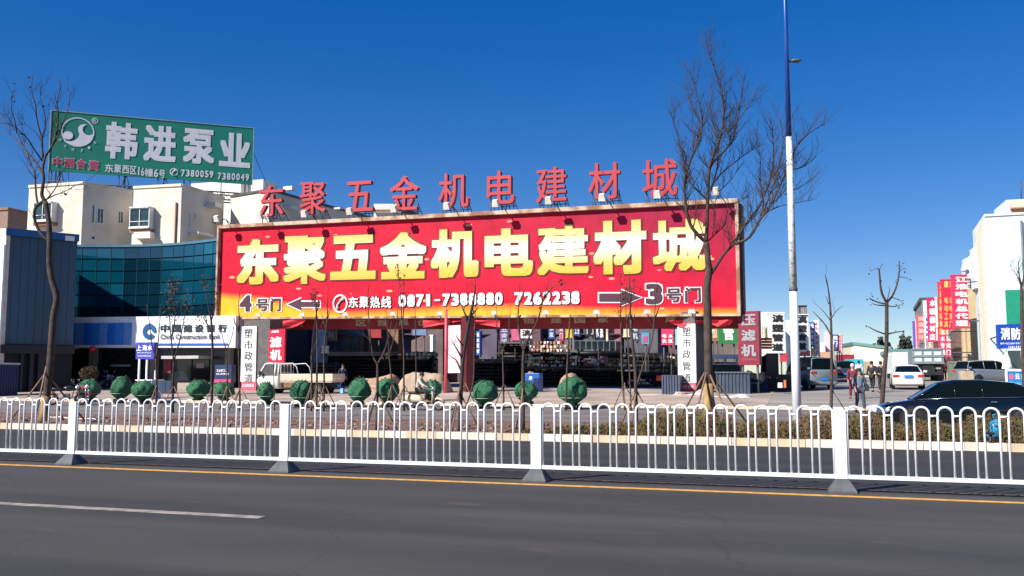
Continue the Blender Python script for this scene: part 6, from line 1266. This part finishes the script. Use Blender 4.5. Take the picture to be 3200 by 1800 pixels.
person('person in a maroon coat walking beside the one in blue grey',stand(1),mar,mar,gnd(2667,1232+16),R(95),cap=whc)
person('person in white with a dark cap further down the market street',stand(),whc,dk_,gnd(2686,1205),R(90))
person('dark clothed person standing left of the leaning pollard trunk',stand(1),dk_,dk_,gnd(2727,1226),R(60))
person('dark clothed person half hidden by the leaning pollard trunk',stand(),dk_,dk_,gnd(2755,1228),R(120))
person('worker in dark blue clothes standing behind the truck bed',stand(),navyc,navyc,gnd(1070,1226),R(-40))
person('person in red by the rear of the dump truck',stand(),C_('cloth_red',(.35,.02,.04)),dk_,gnd(2952,1190),R(-90),cap=whc,scale=.9)
RJ=mirror(dict(pelvis=(-.28,0,.88),waist=(-.27,0,1.02),chest=(-.20,0,1.23),neck=(-.14,0,1.38),head0=(-.12,0,1.43),head1=(-.10,0,1.52),head2=(-.10,0,1.59),shL=(-.18,.18,1.32),elL=(.0,.25,1.10),wrL=(.18,.28,1.04),haL=(.24,.28,1.02),hipL=(-.24,.09,.86),knL=(.16,.15,.80),anL=(.10,.13,.38),toL=(.26,.13,.34)))
person('person riding the cream scooter in a cream jacket and dark trousers',RJ,crmc,dk_,qs+Vector((0,0,.0)),.05)
# driver in the black car, leaning by the open window
DJ=dict(RJ); drv=Vector((q.x,q.y,0)); 
p_=Vector((foot(3006,27.5).x,foot(3006,27.5).y,0)); person('driver sitting inside the black saloon car',RJ,dk_,dk_,p_+Vector((-.10,-.38,-.40)),math.pi,scale=.95)
# =================================================================== LAMP POST
def lamppost():
    D=25.2; b=foot(2487,D); b.z=.09; rt=thing('street_lamp','tall white street lamp post with a blue upper half','street lamp',b); p=b; wht=M('pole_white',(.76,.80,.82),.4,var=.04)
    zA=at(2470,905,D).z; zB=at(2462,428,D).z; zC=zB+7; zL=at(2459,192,D).z
    r=lambda z:.128-.0058*z
    mb=MB(); mb.tube([p,p+Vector((0,0,zA-p.z))],[r(0),r(zA)],18); build('lower_post',mb,wht,rt)
    peel=M('pole_peeling',(.72,.74,.72),.6,c2=(.36,.42,.40),vs_=9,detail=8,ramp=(.38,.5),bump=.3)
    mb=MB(); mb.tube([Vector((p.x,p.y,zA)),Vector((p.x,p.y,zB))],[r(zA)+.002,r(zB)+.002],18); build('peeling_sleeve',mb,peel,rt)
    mb=MB(); mb.tube([Vector((p.x,p.y,zA-.04)),Vector((p.x,p.y,zA+.04))],r(zA)+.012,18); build('joint_ring',mb,iron,rt)
    mb=MB(); mb.tube([Vector((p.x,p.y,zB)),Vector((p.x,p.y,zC))],[r(zB)+.001,r(zC)*.9],18); build('upper_post',mb,M('pole_blue',(.008,.07,.33),.35,var=.05,coat=.4),rt)
    X=Vector((math.cos(R(YAW)),math.sin(R(YAW)),0))
    q=Vector((p.x,p.y,zL)); mb=MB(); mb.tube([q,q+X*.12],.03,6); build('arm',mb,iron,rt)
    mb=MB(); mb.loft([[q+X*(.19+a)+Vector((0,0,h_*s_-.0))+Vector((-X.y,X.x,0))*w_ for w_,s_ in ((-.1,0),(-.07,1),(.07,1),(.1,0),(.0,-.7))] for a,h_ in ((-.07,.03),(0,.06),(.12,.06),(.2,.02))]); build('spotlight',mb,M('spot_grey',(.10,.12,.15),.4),rt)
    mb=MB(); mb.tube([Vector((p.x,p.y,zC-.5)),Vector((p.x,p.y-.6,zC+.1)),Vector((p.x,p.y-2.4,zC+.35))],.045,6); build('lamp_arm',mb,iron,rt); mb=MB(); mb.box((p.x,p.y-2.8,zC+.36),(.28,.8,.12),taper=.8); build('lamp_head',mb,M('lamp_head_grey',(.3,.32,.34),.4),rt,bevel=.03)
    mb=MB(); mb.box(p+Vector((0,0,.02)),(.42,.42,.04)); build('base_plate',mb,M('plate_pale',(.55,.52,.46),.7),rt)
lamppost()

# =================================================================== BARE TREES
bark=M('bark',(.085,.058,.045),.9,c2=(.04,.028,.022),vs_=6,bump=.5,bs=30); barkd=M('bark_dark',(.045,.032,.03),.9,c2=(.025,.02,.02),vs_=6); wrap=M('straw_wrap',(.42,.27,.12),.95,c2=(.22,.13,.06),vs_=8,stretch=(1,1,.3)); stake=M('stake_wood',(.26,.15,.095),.85,c2=(.16,.09,.06),vs_=5)
leafb=M('dry_leaf',(.10,.045,.04),.8,c2=(.05,.05,.025),vs_=3)
def smooth(pts,n=3):
    out=[]
    for i in range(len(pts)-1):
        p0=pts[max(i-1,0)]; p1=pts[i]; p2=pts[i+1]; p3=pts[min(i+2,len(pts)-1)]
        for k in range(n): t=k/n; out.append(.5*((2*p1)+(p2-p0)*t+(2*p0-5*p1+4*p2-p3)*t*t+(3*p1-p0-3*p2+p3)*t**3))
    out.append(pts[-1]); return out
def tree(label,base,D,trunk,limbs,r0,tw=.5,rt_=.012,density=3,seed=0,wrap_h=0,group='bare young street trees',stakes=0,leaves=0,twr=.008,mat=None,name='bare_tree',sub=True,trunk_r1=.6,spread=.6,up=.35):
    rr=random.Random(seed); b=base; rt=thing(name,label,'tree',b,group); mat=mat or bark
    def W(pts,d0=0,d1=0): n=len(pts)-1; return [at(x,y,D+d0+(d1-d0)*(i/max(1,n))) for i,(x,y) in enumerate(pts)]
    tp=[b]+W(trunk); mb=MB(); sp=smooth(tp,3); mb.tube(sp,[r0*(1-(1-trunk_r1)*i/len(sp)) for i in range(len(sp))],9); build('trunk',mb,mat,rt)
    limbsP=[]
    for pts,ra,rb in limbs:
        dd=rr.uniform(-1,1)*spread*len(pts)*.25; P_=smooth(W(pts,0,dd),3); n=len(P_); rs=[ra+(rb-ra)*(i/(n-1))**.8 for i in range(n)]; mb=MB(); mb.tube(P_,rs,6); build('branch',mb,mat,rt); limbsP.append((P_,rs))
    tm=MB()
    def twig(p,d,L,r,lev):
        n=4; pts=[p]; q=p.copy(); d=d.copy()
        for i in range(n):
            d=(d+Vector((rr.uniform(-.28,.28),rr.uniform(-.28,.28),rr.uniform(-.1,.3)))).normalized(); q=q+d*L/n; pts.append(q.copy())
            if lev>0 and rr.random()<.75: dn=(d+Vector((rr.uniform(-.9,.9),rr.uniform(-.9,.9),rr.uniform(-.2,.6)))).normalized(); twig(q,dn,L*rr.uniform(.35,.6),r*.6,lev-1)
        tm.tube(pts,[r*(1-.75*i/n) for i in range(n+1)],3,cap=False,smooth=True)
    if density:
        for P_,rs in limbsP:
            Lg=sum((P_[i+1]-P_[i]).length for i in range(len(P_)-1)); N_=int(Lg*density)
            for k in range(N_):
                t=rr.uniform(.18,1); i=min(int(t*(len(P_)-1)),len(P_)-2); d=(P_[i+1]-P_[i]).normalized(); side=Vector((rr.uniform(-1,1),rr.uniform(-1,1),rr.uniform(-.1,.7))).normalized(); twig(P_[i],(d*.6+side*.8+Vector((0,0,up))).normalized(),tw*rr.uniform(.5,1.2),max(twr,min(rs[i]*.5,.014)),2 if sub else 1)
        build('twigs',tm,mat,rt)['kind']='stuff'
    if leaves:
        lm=MB()
        for k in range(leaves):
            P_,rs=rr.choice(limbsP); p=P_[rr.randrange(int(len(P_)*.6),len(P_))]; g_=.16 if leaves>100 else .07; c=p+Vector((rr.gauss(0,g_),rr.gauss(0,g_),rr.gauss(0,g_))); s=rr.uniform(.03,.06); u=Vector((rr.uniform(-1,1),rr.uniform(-1,1),rr.uniform(-1,1))).normalized(); v=u.orthogonal()
            lm.quad(c-u*s,c+v*s*.5,c+u*s,c-v*s*.5)
        build('leaves',lm,leafb,rt)['kind']='stuff'
    if wrap_h:
        mb=MB(); a=b; c=b.lerp(tp[1],min(1,wrap_h/(max(.1,(tp[1]-b).length)))); mb.tube([a,a.lerp(c,.5),c],[r0*1.25,r0*1.18,r0*1.1],10); build('straw_wrap',mb,wrap,rt)
    for k in range(stakes):
        t=2*math.pi*k/stakes+rr.uniform(-.3,.3)+.4; h_=(1.55 if r0>.08 else .95)*rr.uniform(.9,1.1); rd=(1.15 if r0>.08 else .6)*rr.uniform(.85,1.15); mb=MB(); f=b+Vector((math.cos(t)*rd,math.sin(t)*rd,-.02)); f.z=zg(f.y)+.08; top=b+Vector((math.cos(t)*.05,math.sin(t)*.05,h_+.1)); mb.tube([f,top+(top-f)*.07],.028 if r0>.08 else .022,6); build('stake',mb,stake,rt)
    return rt
# big tree, right
z=lambda x,y:(2000+x/1.811,100+y/1.811); Z=lambda L:[z(*p) for p in L]
Dt=25.6; bt=foot(2212,Dt); bt.z=.09
limbs=[([(375,1190),(330,1150),(285,1090),(262,1000),(252,900),(262,800),(300,690),(340,600),(352,500),(330,380),(300,270)],.06,.010),
([(262,860),(250,740),(220,620),(190,500),(170,460)],.025,.006),([(380,950),(320,890),(275,830),(262,720),(240,640)],.03,.007),
([(375,1190),(380,1060),(384,930),(390,800),(400,740),(450,610),(472,500),(470,380),(440,270),(405,160),(380,60)],.06,.008),
([(390,790),(420,730),(500,650),(530,600),(560,450),(580,330),(592,240)],.035,.007),([(420,850),(470,790),(560,720),(600,690),(700,630)],.03,.006),
([(400,900),(430,800),(440,700),(430,560),(400,460),(410,330)],.03,.006),([(470,600),(520,540),(600,440),(640,380)],.02,.005),([(352,520),(300,440),(270,330),(240,180)],.018,.004),([(340,600),(290,560),(245,500)],.016,.005),
([(400,1370),(440,1310),(480,1250),(530,1200),(570,1130),(620,1060),(680,980),(720,880),(745,800),(755,680),(750,560),(730,450)],.06,.008),
([(540,1200),(620,1160),(680,1060),(740,980),(800,850),(850,740),(890,640),(960,570),(1050,520)],.05,.007),([(690,1050),(730,930),(770,820),(800,700),(810,600),(790,480)],.03,.006),([(700,1030),(780,990),(870,970),(980,950)],.022,.004),
([(820,920),(900,880),(985,830)],.018,.004),([(680,1050),(700,960),(680,860),(680,700),(660,640)],.025,.005),([(850,780),(930,760),(1000,700)],.02,.005),([(740,980),(820,900),(850,800)],.02,.006),([(390,1180),(430,1140),(480,1090),(500,1000),(560,960),(620,930)],.022,.005),([(375,1190),(335,1080),(330,1040)],.015,.004),([(410,1150),(425,1050),(420,980),(460,900)],.02,.005),([(450,900),(520,830),(560,760)],.015,.005)]
tree('big bare tree with a wide fan of twigs before the right end of the billboard',bt,Dt,Z([(383,1640),(378,1449),(390,1360),(382,1270),(375,1190)]),[(Z(a),b,c) for a,b,c in limbs],.125,tw=.62,density=12,seed=4,wrap_h=1.3,group=None,stakes=5,twr=.0065,spread=.5)
# big tree, left
z=lambda x,y:(x/2.634,200+y/2.634); Dt=29.5; bt=foot(143,Dt); bt.z=.09
limbs=[([(370,1130),(345,1080),(350,1020),(360,940),(352,860),(375,760),(420,690),(460,590),(478,480),(475,380),(470,300),(500,180),(470,110)],.065,.010),
([(360,790),(345,680),(340,600),(318,520),(300,430),(290,330),(265,250),(262,180),(268,90)],.035,.009),([(350,690),(348,600),(375,500),(365,400),(340,320),(325,160)],.028,.007),
([(355,900),(300,820),(240,740),(180,660),(140,560),(70,490),(0,425)],.04,.012),([(350,800),(280,700),(230,620),(170,560),(110,510),(0,480)],.028,.008),
([(375,1115),(320,1155),(285,1200),(285,1280),(310,1350),(350,1410),(390,1450)],.05,.045),([(315,1160),(298,1080),(285,900),(260,840),(215,720),(150,640),(60,560),(0,500)],.04,.009),
([(380,1120),(430,1060),(470,1000),(500,910),(540,830)],.03,.008),([(390,1110),(450,1080),(530,1050),(620,1000),(700,970),(800,900)],.025,.006),([(420,690),(480,590),(520,470),(560,380),(572,270),(550,140)],.028,.007),
([(140,570),(120,460),(95,380),(95,270),(115,200)],.02,.006),([(345,640),(290,560),(230,510),(170,485)],.018,.005),([(470,400),(440,330),(400,280)],.012,.004),([(600,1010),(540,1070),(500,1060)],.01,.004)]
tree('big bare tree with a straw wrapped foot in front of the blue clad building',bt,Dt,[(145,1238),(155,1150),(160,1080),(167,990),(177,930),(163,880),(154,824),(155,762),(154,720),(150,676),(141,629)],[([z(*p) for p in a],b,c) for a,b,c in limbs],.125,tw=.6,density=2.4,seed=9,wrap_h=1.15,group=None,stakes=4,mat=bark,twr=.008,spread=.7,leaves=40)
# pollards, right
q=gnd(2597,1296); tree('slim bare tree with short side shoots between the lamp post and the pedestrians',q,dep(q),[(2599,1150),(2598,1050),(2596,985)],[([(2596,985),(2592,930),(2584,880),(2578,860)],.045,.012),([(2598,1050),(2575,1010),(2552,985),(2540,972)],.03,.010),([(2594,1000),(2575,975),(2562,962)],.022,.008),([(2600,992),(2615,970),(2636,955)],.022,.008),([(2590,950),(2584,935),(2580,925)],.02,.006)],.062,tw=.45,density=2.2,seed=3,stakes=1,twr=.009,sub=False,group=None,spread=.3)
q=gnd(2752,1316); tree('leaning pollard tree with two upright arms and cut stubs on the right',q,dep(q),[(2762,1180),(2770,1080),(2771,960),(2771,945)],[([(2771,945),(2757,920),(2751,890),(2748,850),(2744,838)],.05,.022),([(2771,945),(2788,925),(2803,890),(2810,850),(2810,815)],.05,.016),([(2771,950),(2745,945),(2722,935),(2716,932)],.03,.014),([(2768,955),(2740,953),(2725,948)],.026,.012),([(2771,955),(2795,958),(2815,952)],.026,.012),([(2770,1045),(2740,1035),(2712,1020)],.032,.014),([(2770,1045),(2800,1038),(2826,1035)],.03,.014),([(2771,945),(2778,915),(2781,900)],.02,.009),([(2790,930),(2805,936),(2820,942)],.016,.008),([(2744,838),(2730,842),(2720,848)],.012,.006),([(2748,845),(2756,826)],.014,.008),([(2810,850),(2824,838),(2832,842)],.014,.007),([(2810,865),(2832,868),(2840,874)],.014,.007),([(2808,840),(2820,830)],.012,.006)],.085,tw=.22,density=1.0,seed=8,stakes=0,sub=False,group=None,spread=.3,leaves=36,twr=.009)
# tree at the far right edge, mostly out of frame
q=foot(3196,34); tree('small twiggy bare tree before the white building at the right edge',q,34,[(3194,1000),(3192,900)],[([(3192,900),(3185,860),(3182,815)],.04,.012),([(3192,900),(3200,860),(3205,810)],.04,.012),([(3190,880),(3170,850),(3155,830)],.02,.008)],.08,tw=.4,density=7,seed=5,twr=.01,group=None)
# young trees: near strip and far kerb line
def young(label,xb,yb,pts,limbs,r=.045,seed=0,stakes=3,leaves=0,near=False,dens=3.0,mat=None):
    if near: b=foot(xb,25.0+ (0.6 if xb<900 else 0)); b.z=.09
    else: b=gnd(xb,yb)
    tree(label,b,dep(b),pts,[(l,r*.62,.009) for l in limbs],r,tw=.34,density=dens,seed=seed,stakes=stakes,leaves=leaves,sub=False,twr=.008,mat=mat,spread=.35)
young('young bare tree, first of the thin pair behind the third netted shrub',488,1285,[(489,1180),(487,1120)],[[(487,1120),(475,1080),(468,1020),(458,950)],[(488,1120),(495,1060),(500,1000),(502,950)]],.06,11)
young('young leafy topped tree before the right half of the glass front',540,1290,[(540,1200),(543,1130)],[[(543,1130),(535,1060),(530,980),(535,900)],[(543,1130),(560,1070),(575,1000),(585,930)],[(538,1050),(548,980),(545,880)]],.06,12,leaves=420,mat=barkd)
young('dark young tree with reddish top leaves left of the billboard frame',662,1290,[(662,1180),(664,1080),(660,1000)],[[(660,1000),(650,950),(645,900),(642,875)],[(660,1000),(672,960),(668,900)],[(662,1040),(640,1000),(630,990)]],.065,13,leaves=140,mat=barkd)
young('young tree forked in a low V between the notice board and the glass front',710,1285,[(710,1180),(708,1098)],[[(708,1098),(695,1050),(690,1000)],[(708,1098),(725,1050),(735,990)]],.04,14)
young('thin bare tree crossing the lower left corner of the billboard',750,1285,[(748,1180),(746,1100),(748,1000)],[[(748,1000),(746,950),(750,900)],[(747,1040),(735,1010),(728,990)]],.045,15)
young('thin pale stemmed tree in front of the truck bed, left one of three',973,1285,[(974,1180),(973,1110)],[[(973,1110),(980,1040),(990,960)],[(973,1110),(990,1060),(1010,1000)]],.045,16)
young('thin bare tree before the truck bed, middle one of three, leafy at the tip',990,1285,[(990,1190),(992,1110),(990,1000),(985,940)],[[(985,940),(984,905)],[(988,960),(975,925)],[(988,980),(1000,940)]],.05,17,leaves=90)
young('thin bare tree in front of the truck bed, right one of three',1012,1285,[(1013,1180),(1012,1100),(1022,1000)],[[(1022,1000),(1024,940),(1026,885)],[(1018,1030),(1005,980)],[(1022,1000),(1035,960)]],.045,18)
young('young bare tree forked in a wide V before the reddish heap',1179,1340,[(1179,1240),(1180,1160),(1179,1138)],[[(1179,1138),(1165,1110),(1158,1050),(1150,960),(1150,900)],[(1179,1138),(1200,1100),(1215,1050),(1225,1000)],[(1160,1080),(1150,1030)]],.045,19,near=True,stakes=3)
young('slim bare tree right of the V shaped one, behind the netted shrubs',1223,1282,[(1223,1180),(1215,1110)],[[(1215,1110),(1212,1040),(1205,960)],[(1215,1110),(1235,1040),(1245,940),(1242,850)]],.04,20)
young('straight thin tree with a wrapped stem left of the scooter rider',1263,1284,[(1262,1180),(1262,1100),(1256,1000)],[[(1256,1000),(1250,900),(1243,838)],[(1258,1030),(1262,950),(1262,860)]],.045,21,leaves=50)
young('straight dark thin tree behind the scooter rider',1299,1274,[(1300,1180),(1300,1080),(1298,1000)],[[(1298,1000),(1296,950)]],.035,22,mat=barkd,stakes=0)
young('sturdy bare tree right of the pink banner, side shoots on the left',1437,1345,[(1440,1240),(1444,1160),(1450,1100),(1465,1010),(1478,950)],[[(1478,950),(1485,900),(1486,880)],[(1460,1000),(1445,960),(1435,940)],[(1442,1160),(1425,1125),(1412,1118)],[(1444,1120),(1430,1095),(1410,1062)],[(1446,1080),(1425,1050)],[(1470,990),(1495,960)]],.06,23,near=True,stakes=3,mat=barkd)
young('thin tree leaning right beside the sturdy one, foot by the netted shrub',1452,1280,[(1478,1200),(1482,1100),(1483,1010)],[[(1483,1010),(1490,940)]],.035,24,stakes=2)
young('young tree with a white wrapped stem and a narrow fork right of the middle pillar',1574,1282,[(1573,1180),(1570,1092)],[[(1570,1092),(1556,1060),(1552,1000),(1550,905)],[(1570,1092),(1588,1055),(1592,1000),(1598,910)],[(1556,1040),(1548,980)]],.045,25,stakes=3)
young('young dark tree with a long V fork reaching over the hotline number',1634,1345,[(1635,1240),(1634,1160),(1636,1096)],[[(1636,1096),(1622,1040),(1620,980),(1624,880)],[(1636,1096),(1655,1050),(1680,1000),(1705,910),(1714,882)],[(1700,930),(1725,900),(1745,888)]],.055,26,near=True,stakes=3,leaves=12)
young('short cut tree stem standing before the lower billboard frame',1768,1284,[(1771,1180),(1776,1080),(1781,1000),(1782,990)],[[(1782,990),(1781,978)],[(1778,1010),(1792,990)]],.045,27,stakes=0)
young('thin tree with tripod stakes left of the leaning pair',1953,1282,[(1946,1200),(1942,1100),(1940,1000)],[[(1940,1000),(1939,920),(1938,852)],[(1940,1010),(1930,960)],[(1940,960),(1948,920)]],.045,28,stakes=3,leaves=30)
young('thin reddish leafed tree inside the leaning pair',1972,1284,[(1968,1180),(1962,1080),(1958,1010)],[[(1958,1010),(1955,950),(1955,900)],[(1960,1000),(1975,940),(1968,890)]],.035,29,leaves=130,stakes=0)
young('bare tree whose long limb leans right towards the gate number',1987,1342,[(1987,1240),(1985,1150),(1975,1060),(1971,1000)],[[(1971,1000),(1968,920),(1966,850)],[(1987,1215),(2010,1140),(2035,1070),(2045,1000),(2052,880)],[(2045,1000),(2060,960)],[(1972,1020),(1985,980)]],.055,30,near=True,stakes=3)
young('bare sapling tip left of the pillar sign at the billboard foot',858,1284,[(855,1150)],[[(855,1150),(850,1080)]],.02,31,stakes=0,dens=.5)
# =================================================================== NETTED SHRUBS
net=M('shade_net_green',(.010,.085,.038),.85,c2=(.03,.15,.07),vs_=7,bump=.8,bs=34,detail=10,ramp=(.35,.65)); netd=M('net_skirt',(.03,.075,.04),.9,c2=(.06,.05,.03),vs_=6)  # paler mottling paints lit highlights into the net colour
def netball(label,xc,y0,y1,w_,seed):
    b=gnd(xc,y1+14); D=dep(b); rr=random.Random(seed); zt=at(xc,y0,D).z; zb=b.z; Rr=w_/2/F*D; rt=thing('netted_shrub',label,'shrub',b,'round shrubs wrapped in green netting'); h_=zt-zb
    mb=MB(); nu,nv=44,24; vs=[];fs=[]; ph=[rr.uniform(0,6) for _ in range(6)]; lean=Vector((rr.uniform(-.12,.12),rr.uniform(-.1,.1),0))
    for j in range(nv+1):
        v=j/nv
        # profile: narrow tied foot, broad rounded head
        prof=(math.sin(math.pi*min(1,(v*.92+.02)))**.6)*(1 if v>.34 else .55+.45*(v/.34)**1.1); z_=zb+.12+(h_-.12)*v
        for i in range(nu):
            t=2*math.pi*i/nu; q=1+.09*math.sin(2*t+ph[0]+v*3)+.06*math.sin(5*t+ph[1]-v*7)+.035*math.sin(9*t+ph[2]+v*11)+.03*math.sin(14*t+v*19+ph[4])*math.sin(v*23+ph[5])+rr.uniform(-.012,.012); vs.append(Vector((b.x+Rr*prof*q*math.cos(t),b.y+Rr*prof*q*math.sin(t),z_+.05*math.sin(3*t+ph[3])*math.sin(math.pi*v)))+lean*v)
    for j in range(nv):
        for i in range(nu): fs.append((j*nu+i,j*nu+(i+1)%nu,(j+1)*nu+(i+1)%nu,(j+1)*nu+i))
    fs.append(tuple(nv*nu+i for i in range(nu))); mb.add(vs,fs,True); build('netting',mb,net,rt)
    mb=MB(); n=18; zz=zb+.12+(h_-.12)*.30; mb.tube([Vector((b.x+Rr*.93*math.cos(2*math.pi*k/n)+lean.x*.3,b.y+Rr*.93*math.sin(2*math.pi*k/n),zz)) for k in range(n+1)],.014,4,cap=False); build('tie_cord',mb,M('cord_pale',(.35,.42,.34),.8),rt)
    mb=MB()
    for k in range(46):
        t=rr.uniform(0,6.28); e=rr.uniform(-.2,1.3); dd=Vector((math.cos(t)*math.cos(e),math.sin(t)*math.cos(e),math.sin(e))); c=Vector((b.x,b.y,zb+h_*.56))+Vector((dd.x*Rr,dd.y*Rr,dd.z*h_*.46))*rr.uniform(.93,1.04)+lean*.6; mb.tube([c-dd*.05,c+(dd+Vector((rr.uniform(-.5,.5),rr.uniform(-.5,.5),rr.uniform(-.2,.6)))).normalized()*rr.uniform(.04,.12)],[.012,.004],3)
        for _ in range(2): s=rr.uniform(.025,.05); u=Vector((rr.uniform(-1,1),rr.uniform(-1,1),rr.uniform(-1,1))).normalized(); v=u.orthogonal(); cc=c+dd*.05; mb.quad(cc-u*s,cc+v*s*.5,cc+u*s,cc-v*s*.5)
    build('leaf_tips',mb,M('leaf_green',(.03,.07,.02),.8,c2=(.10,.08,.03),vs_=6),rt)
    mb=MB()
    for k in range(34):
        t=rr.uniform(0,6.28); r_=Rr*rr.uniform(.3,.62); s=.09; c=Vector((b.x+r_*math.cos(t),b.y+r_*math.sin(t),zb+rr.uniform(.02,.2))); u=Vector((rr.uniform(-1,1),rr.uniform(-1,1),rr.uniform(-1,1))).normalized(); v=u.orthogonal(); mb.quad(c-u*s,c+v*s,c+u*s,c-v*s)
    mb.tube([b,b+Vector((0,0,.4))],.06,6); build('root_ball',mb,netd,rt)
for i,(lab,xc,y0,y1,w_) in enumerate([('leftmost green netted shrub, half behind the motorcycles',283,1186,1242,62),('second green netted shrub from the left, taller, egg shaped',375,1176,1246,66),('third green netted shrub from the left, in front of the kiosk',446,1190,1248,68),('round green netted shrub before the black bank doorway',617,1187,1244,68),('green netted shrub in front of the dark blue notice board',697,1193,1244,62),('small green netted shrub covering the truck front wheel',833,1195,1251,54),('green netted shrub leaning left beside the truck bed',945,1189,1260,72),('tall green netted shrub in front of the reddish heap',1118,1181,1258,66),('tall green netted shrub between the reddish and the sandy heap',1213,1183,1258,70),('low green netted shrub seen behind the scooter rider',1352,1188,1240,56),('wide green netted shrub right of the maroon pillar',1511,1189,1263,82),('green netted shrub crossed by a dark trunk, blue machine behind',1644,1192,1256,76),('largest green netted shrub, standing alone on the right',1791,1178,1266,84)]): netball(lab,xc,y0,y1,w_,i+50)
bsh=thing('round_bush','dark olive unwrapped bush behind the leftmost netted shrub','bush',gnd(276,1222)); rr=random.Random(3); mb=MB(); b=bsh.location; D=dep(b); zt=at(276,1136,D).z
for k in range(900):
    v=Vector((rr.gauss(0,1),rr.gauss(0,1),rr.gauss(0,1))).normalized()*rr.uniform(.7,1.02); c=Vector((b.x+v.x*.62,b.y+v.y*.62,(zt+b.z)/2+.25+v.z*.5)); u=Vector((rr.uniform(-1,1),rr.uniform(-1,1),rr.uniform(-1,1))).normalized(); w_=u.orthogonal(); s=.07; mb.quad(c-u*s,c+w_*s*.6,c+u*s,c-w_*s*.6)
build('foliage',mb,M('bush_olive',(.045,.06,.02),.9,c2=(.07,.03,.015),vs_=3),bsh); mb=MB(); mb.tube([b,Vector((b.x,b.y,(zt+b.z)/2))],.08,6); build('stem',mb,bark,bsh)

# =================================================================== LOW HEDGE AND WEEDS ON THE STRIP
def hedge():
    rr=random.Random(12); cols=[M('hedge_brown',(.13,.075,.03),.9),M('hedge_olive',(.075,.085,.02),.9),M('hedge_red',(.12,.035,.025),.9)]
    mbs=[MB(),MB(),MB()]
    x0=foot(1700,23).x
    for k in range(4600):
        X=rr.uniform(-7.5,20); lo=min(1,max(.12,(X+7.0)/3.5)); Y=KY+.45+rr.random()**1.3*2.4; h_=(.40+.12*math.sin(X*1.7)+.16*rr.random()+.07*math.sin(X*5))*lo
        if 9.6<X<10.7: continue
        pick=0 if rr.random()<.5 else (1 if rr.random()<.7 else 2); mb=mbs[pick]; c=Vector((X,Y,.09)); lean=Vector((rr.uniform(-.12,.12),rr.uniform(-.1,.1),0))
        for j in range(7):
            t=(j+.5)/7; p=c+Vector((lean.x*t,lean.y*t,h_*t))+Vector((rr.uniform(-.05,.05),rr.uniform(-.05,.05),0)); s=rr.uniform(.018,.042); u=Vector((rr.uniform(-1,1),rr.uniform(-1,1),rr.uniform(-.4,1))).normalized(); v=u.orthogonal(); mb.quad(p-u*s,p+v*s*.6,p+u*s,p-v*s*.6)
        mb.quad(c+Vector((-.006,0,0)),c+Vector((.006,0,0)),c+lean+Vector((.004,0,h_)),c+lean+Vector((-.004,0,h_)))
    for mb,m_,lab in zip(mbs,cols,('dry brown low hedge plants behind the kerb','olive green low hedge plants behind the kerb','reddish low hedge plants behind the kerb')):
        o=build('low_hedge',mb,m_); tag(o,lab,'hedge',None,'stuff')
    mb=MB()
    for k in range(500):
        X=rr.uniform(-26,-4); Y=rr.uniform(KY+.4,27.5); c=Vector((X,Y,.1))
        for j in range(3): s=rr.uniform(.02,.06); u=Vector((rr.uniform(-1,1),rr.uniform(-1,1),rr.uniform(0,.8))).normalized(); v=u.orthogonal(); p=c+Vector((rr.uniform(-.08,.08),rr.uniform(-.08,.08),s*.6)); mb.quad(p-u*s,p+v*s*.5,p+u*s,p-v*s*.5)
    tag(build('soil_litter',mb,M('litter_brown',(.2,.11,.07),.9,c2=(.3,.24,.2),vs_=2)),'scattered clods and dry leaves on the bare soil','litter',None,'stuff')
hedge()
# blue bag and dark post at the kerb gap
bb=thing('plastic_bag','bright blue plastic bag caught on the shrubs beside the kerb gap','bag',(10.75,22.9,.3)); c=onY(3112,1340,22.7); bb.location=c; mb=MB(); mb.ell(c,(.14,.12,.21),10,8,jit=.12); mb.ell(c+Vector((-.16,0,-.18)),(.08,.07,.06),8,6,jit=.15); build('bag_body',mb,M('bag_cyan',(.01,.30,.62),.35,bump=.6,bs=20),bb); mb=MB(); mb.tube([c+Vector((0,0,.2)),c+Vector((-.05,0,.3)),c+Vector((.02,0,.33))],.015,5); build('bag_handle',mb,M('bag_cyan',(.01,.30,.62),.35,bump=.6,bs=20),bb)
kp=thing('drain_stub','short black post standing in the gap of the kerb','post',(0,0,0)); c=onY(3097,1402,KY+.05); kp.location=(c.x,c.y,0); mb=MB(); mb.tube([Vector((c.x,c.y,0)),Vector((c.x,c.y,.36))],.035,8); build('shaft',mb,black,kp); mb=MB(); mb.box((c.x,c.y,.38),(.16,.12,.05)); build('cap',mb,black,kp)
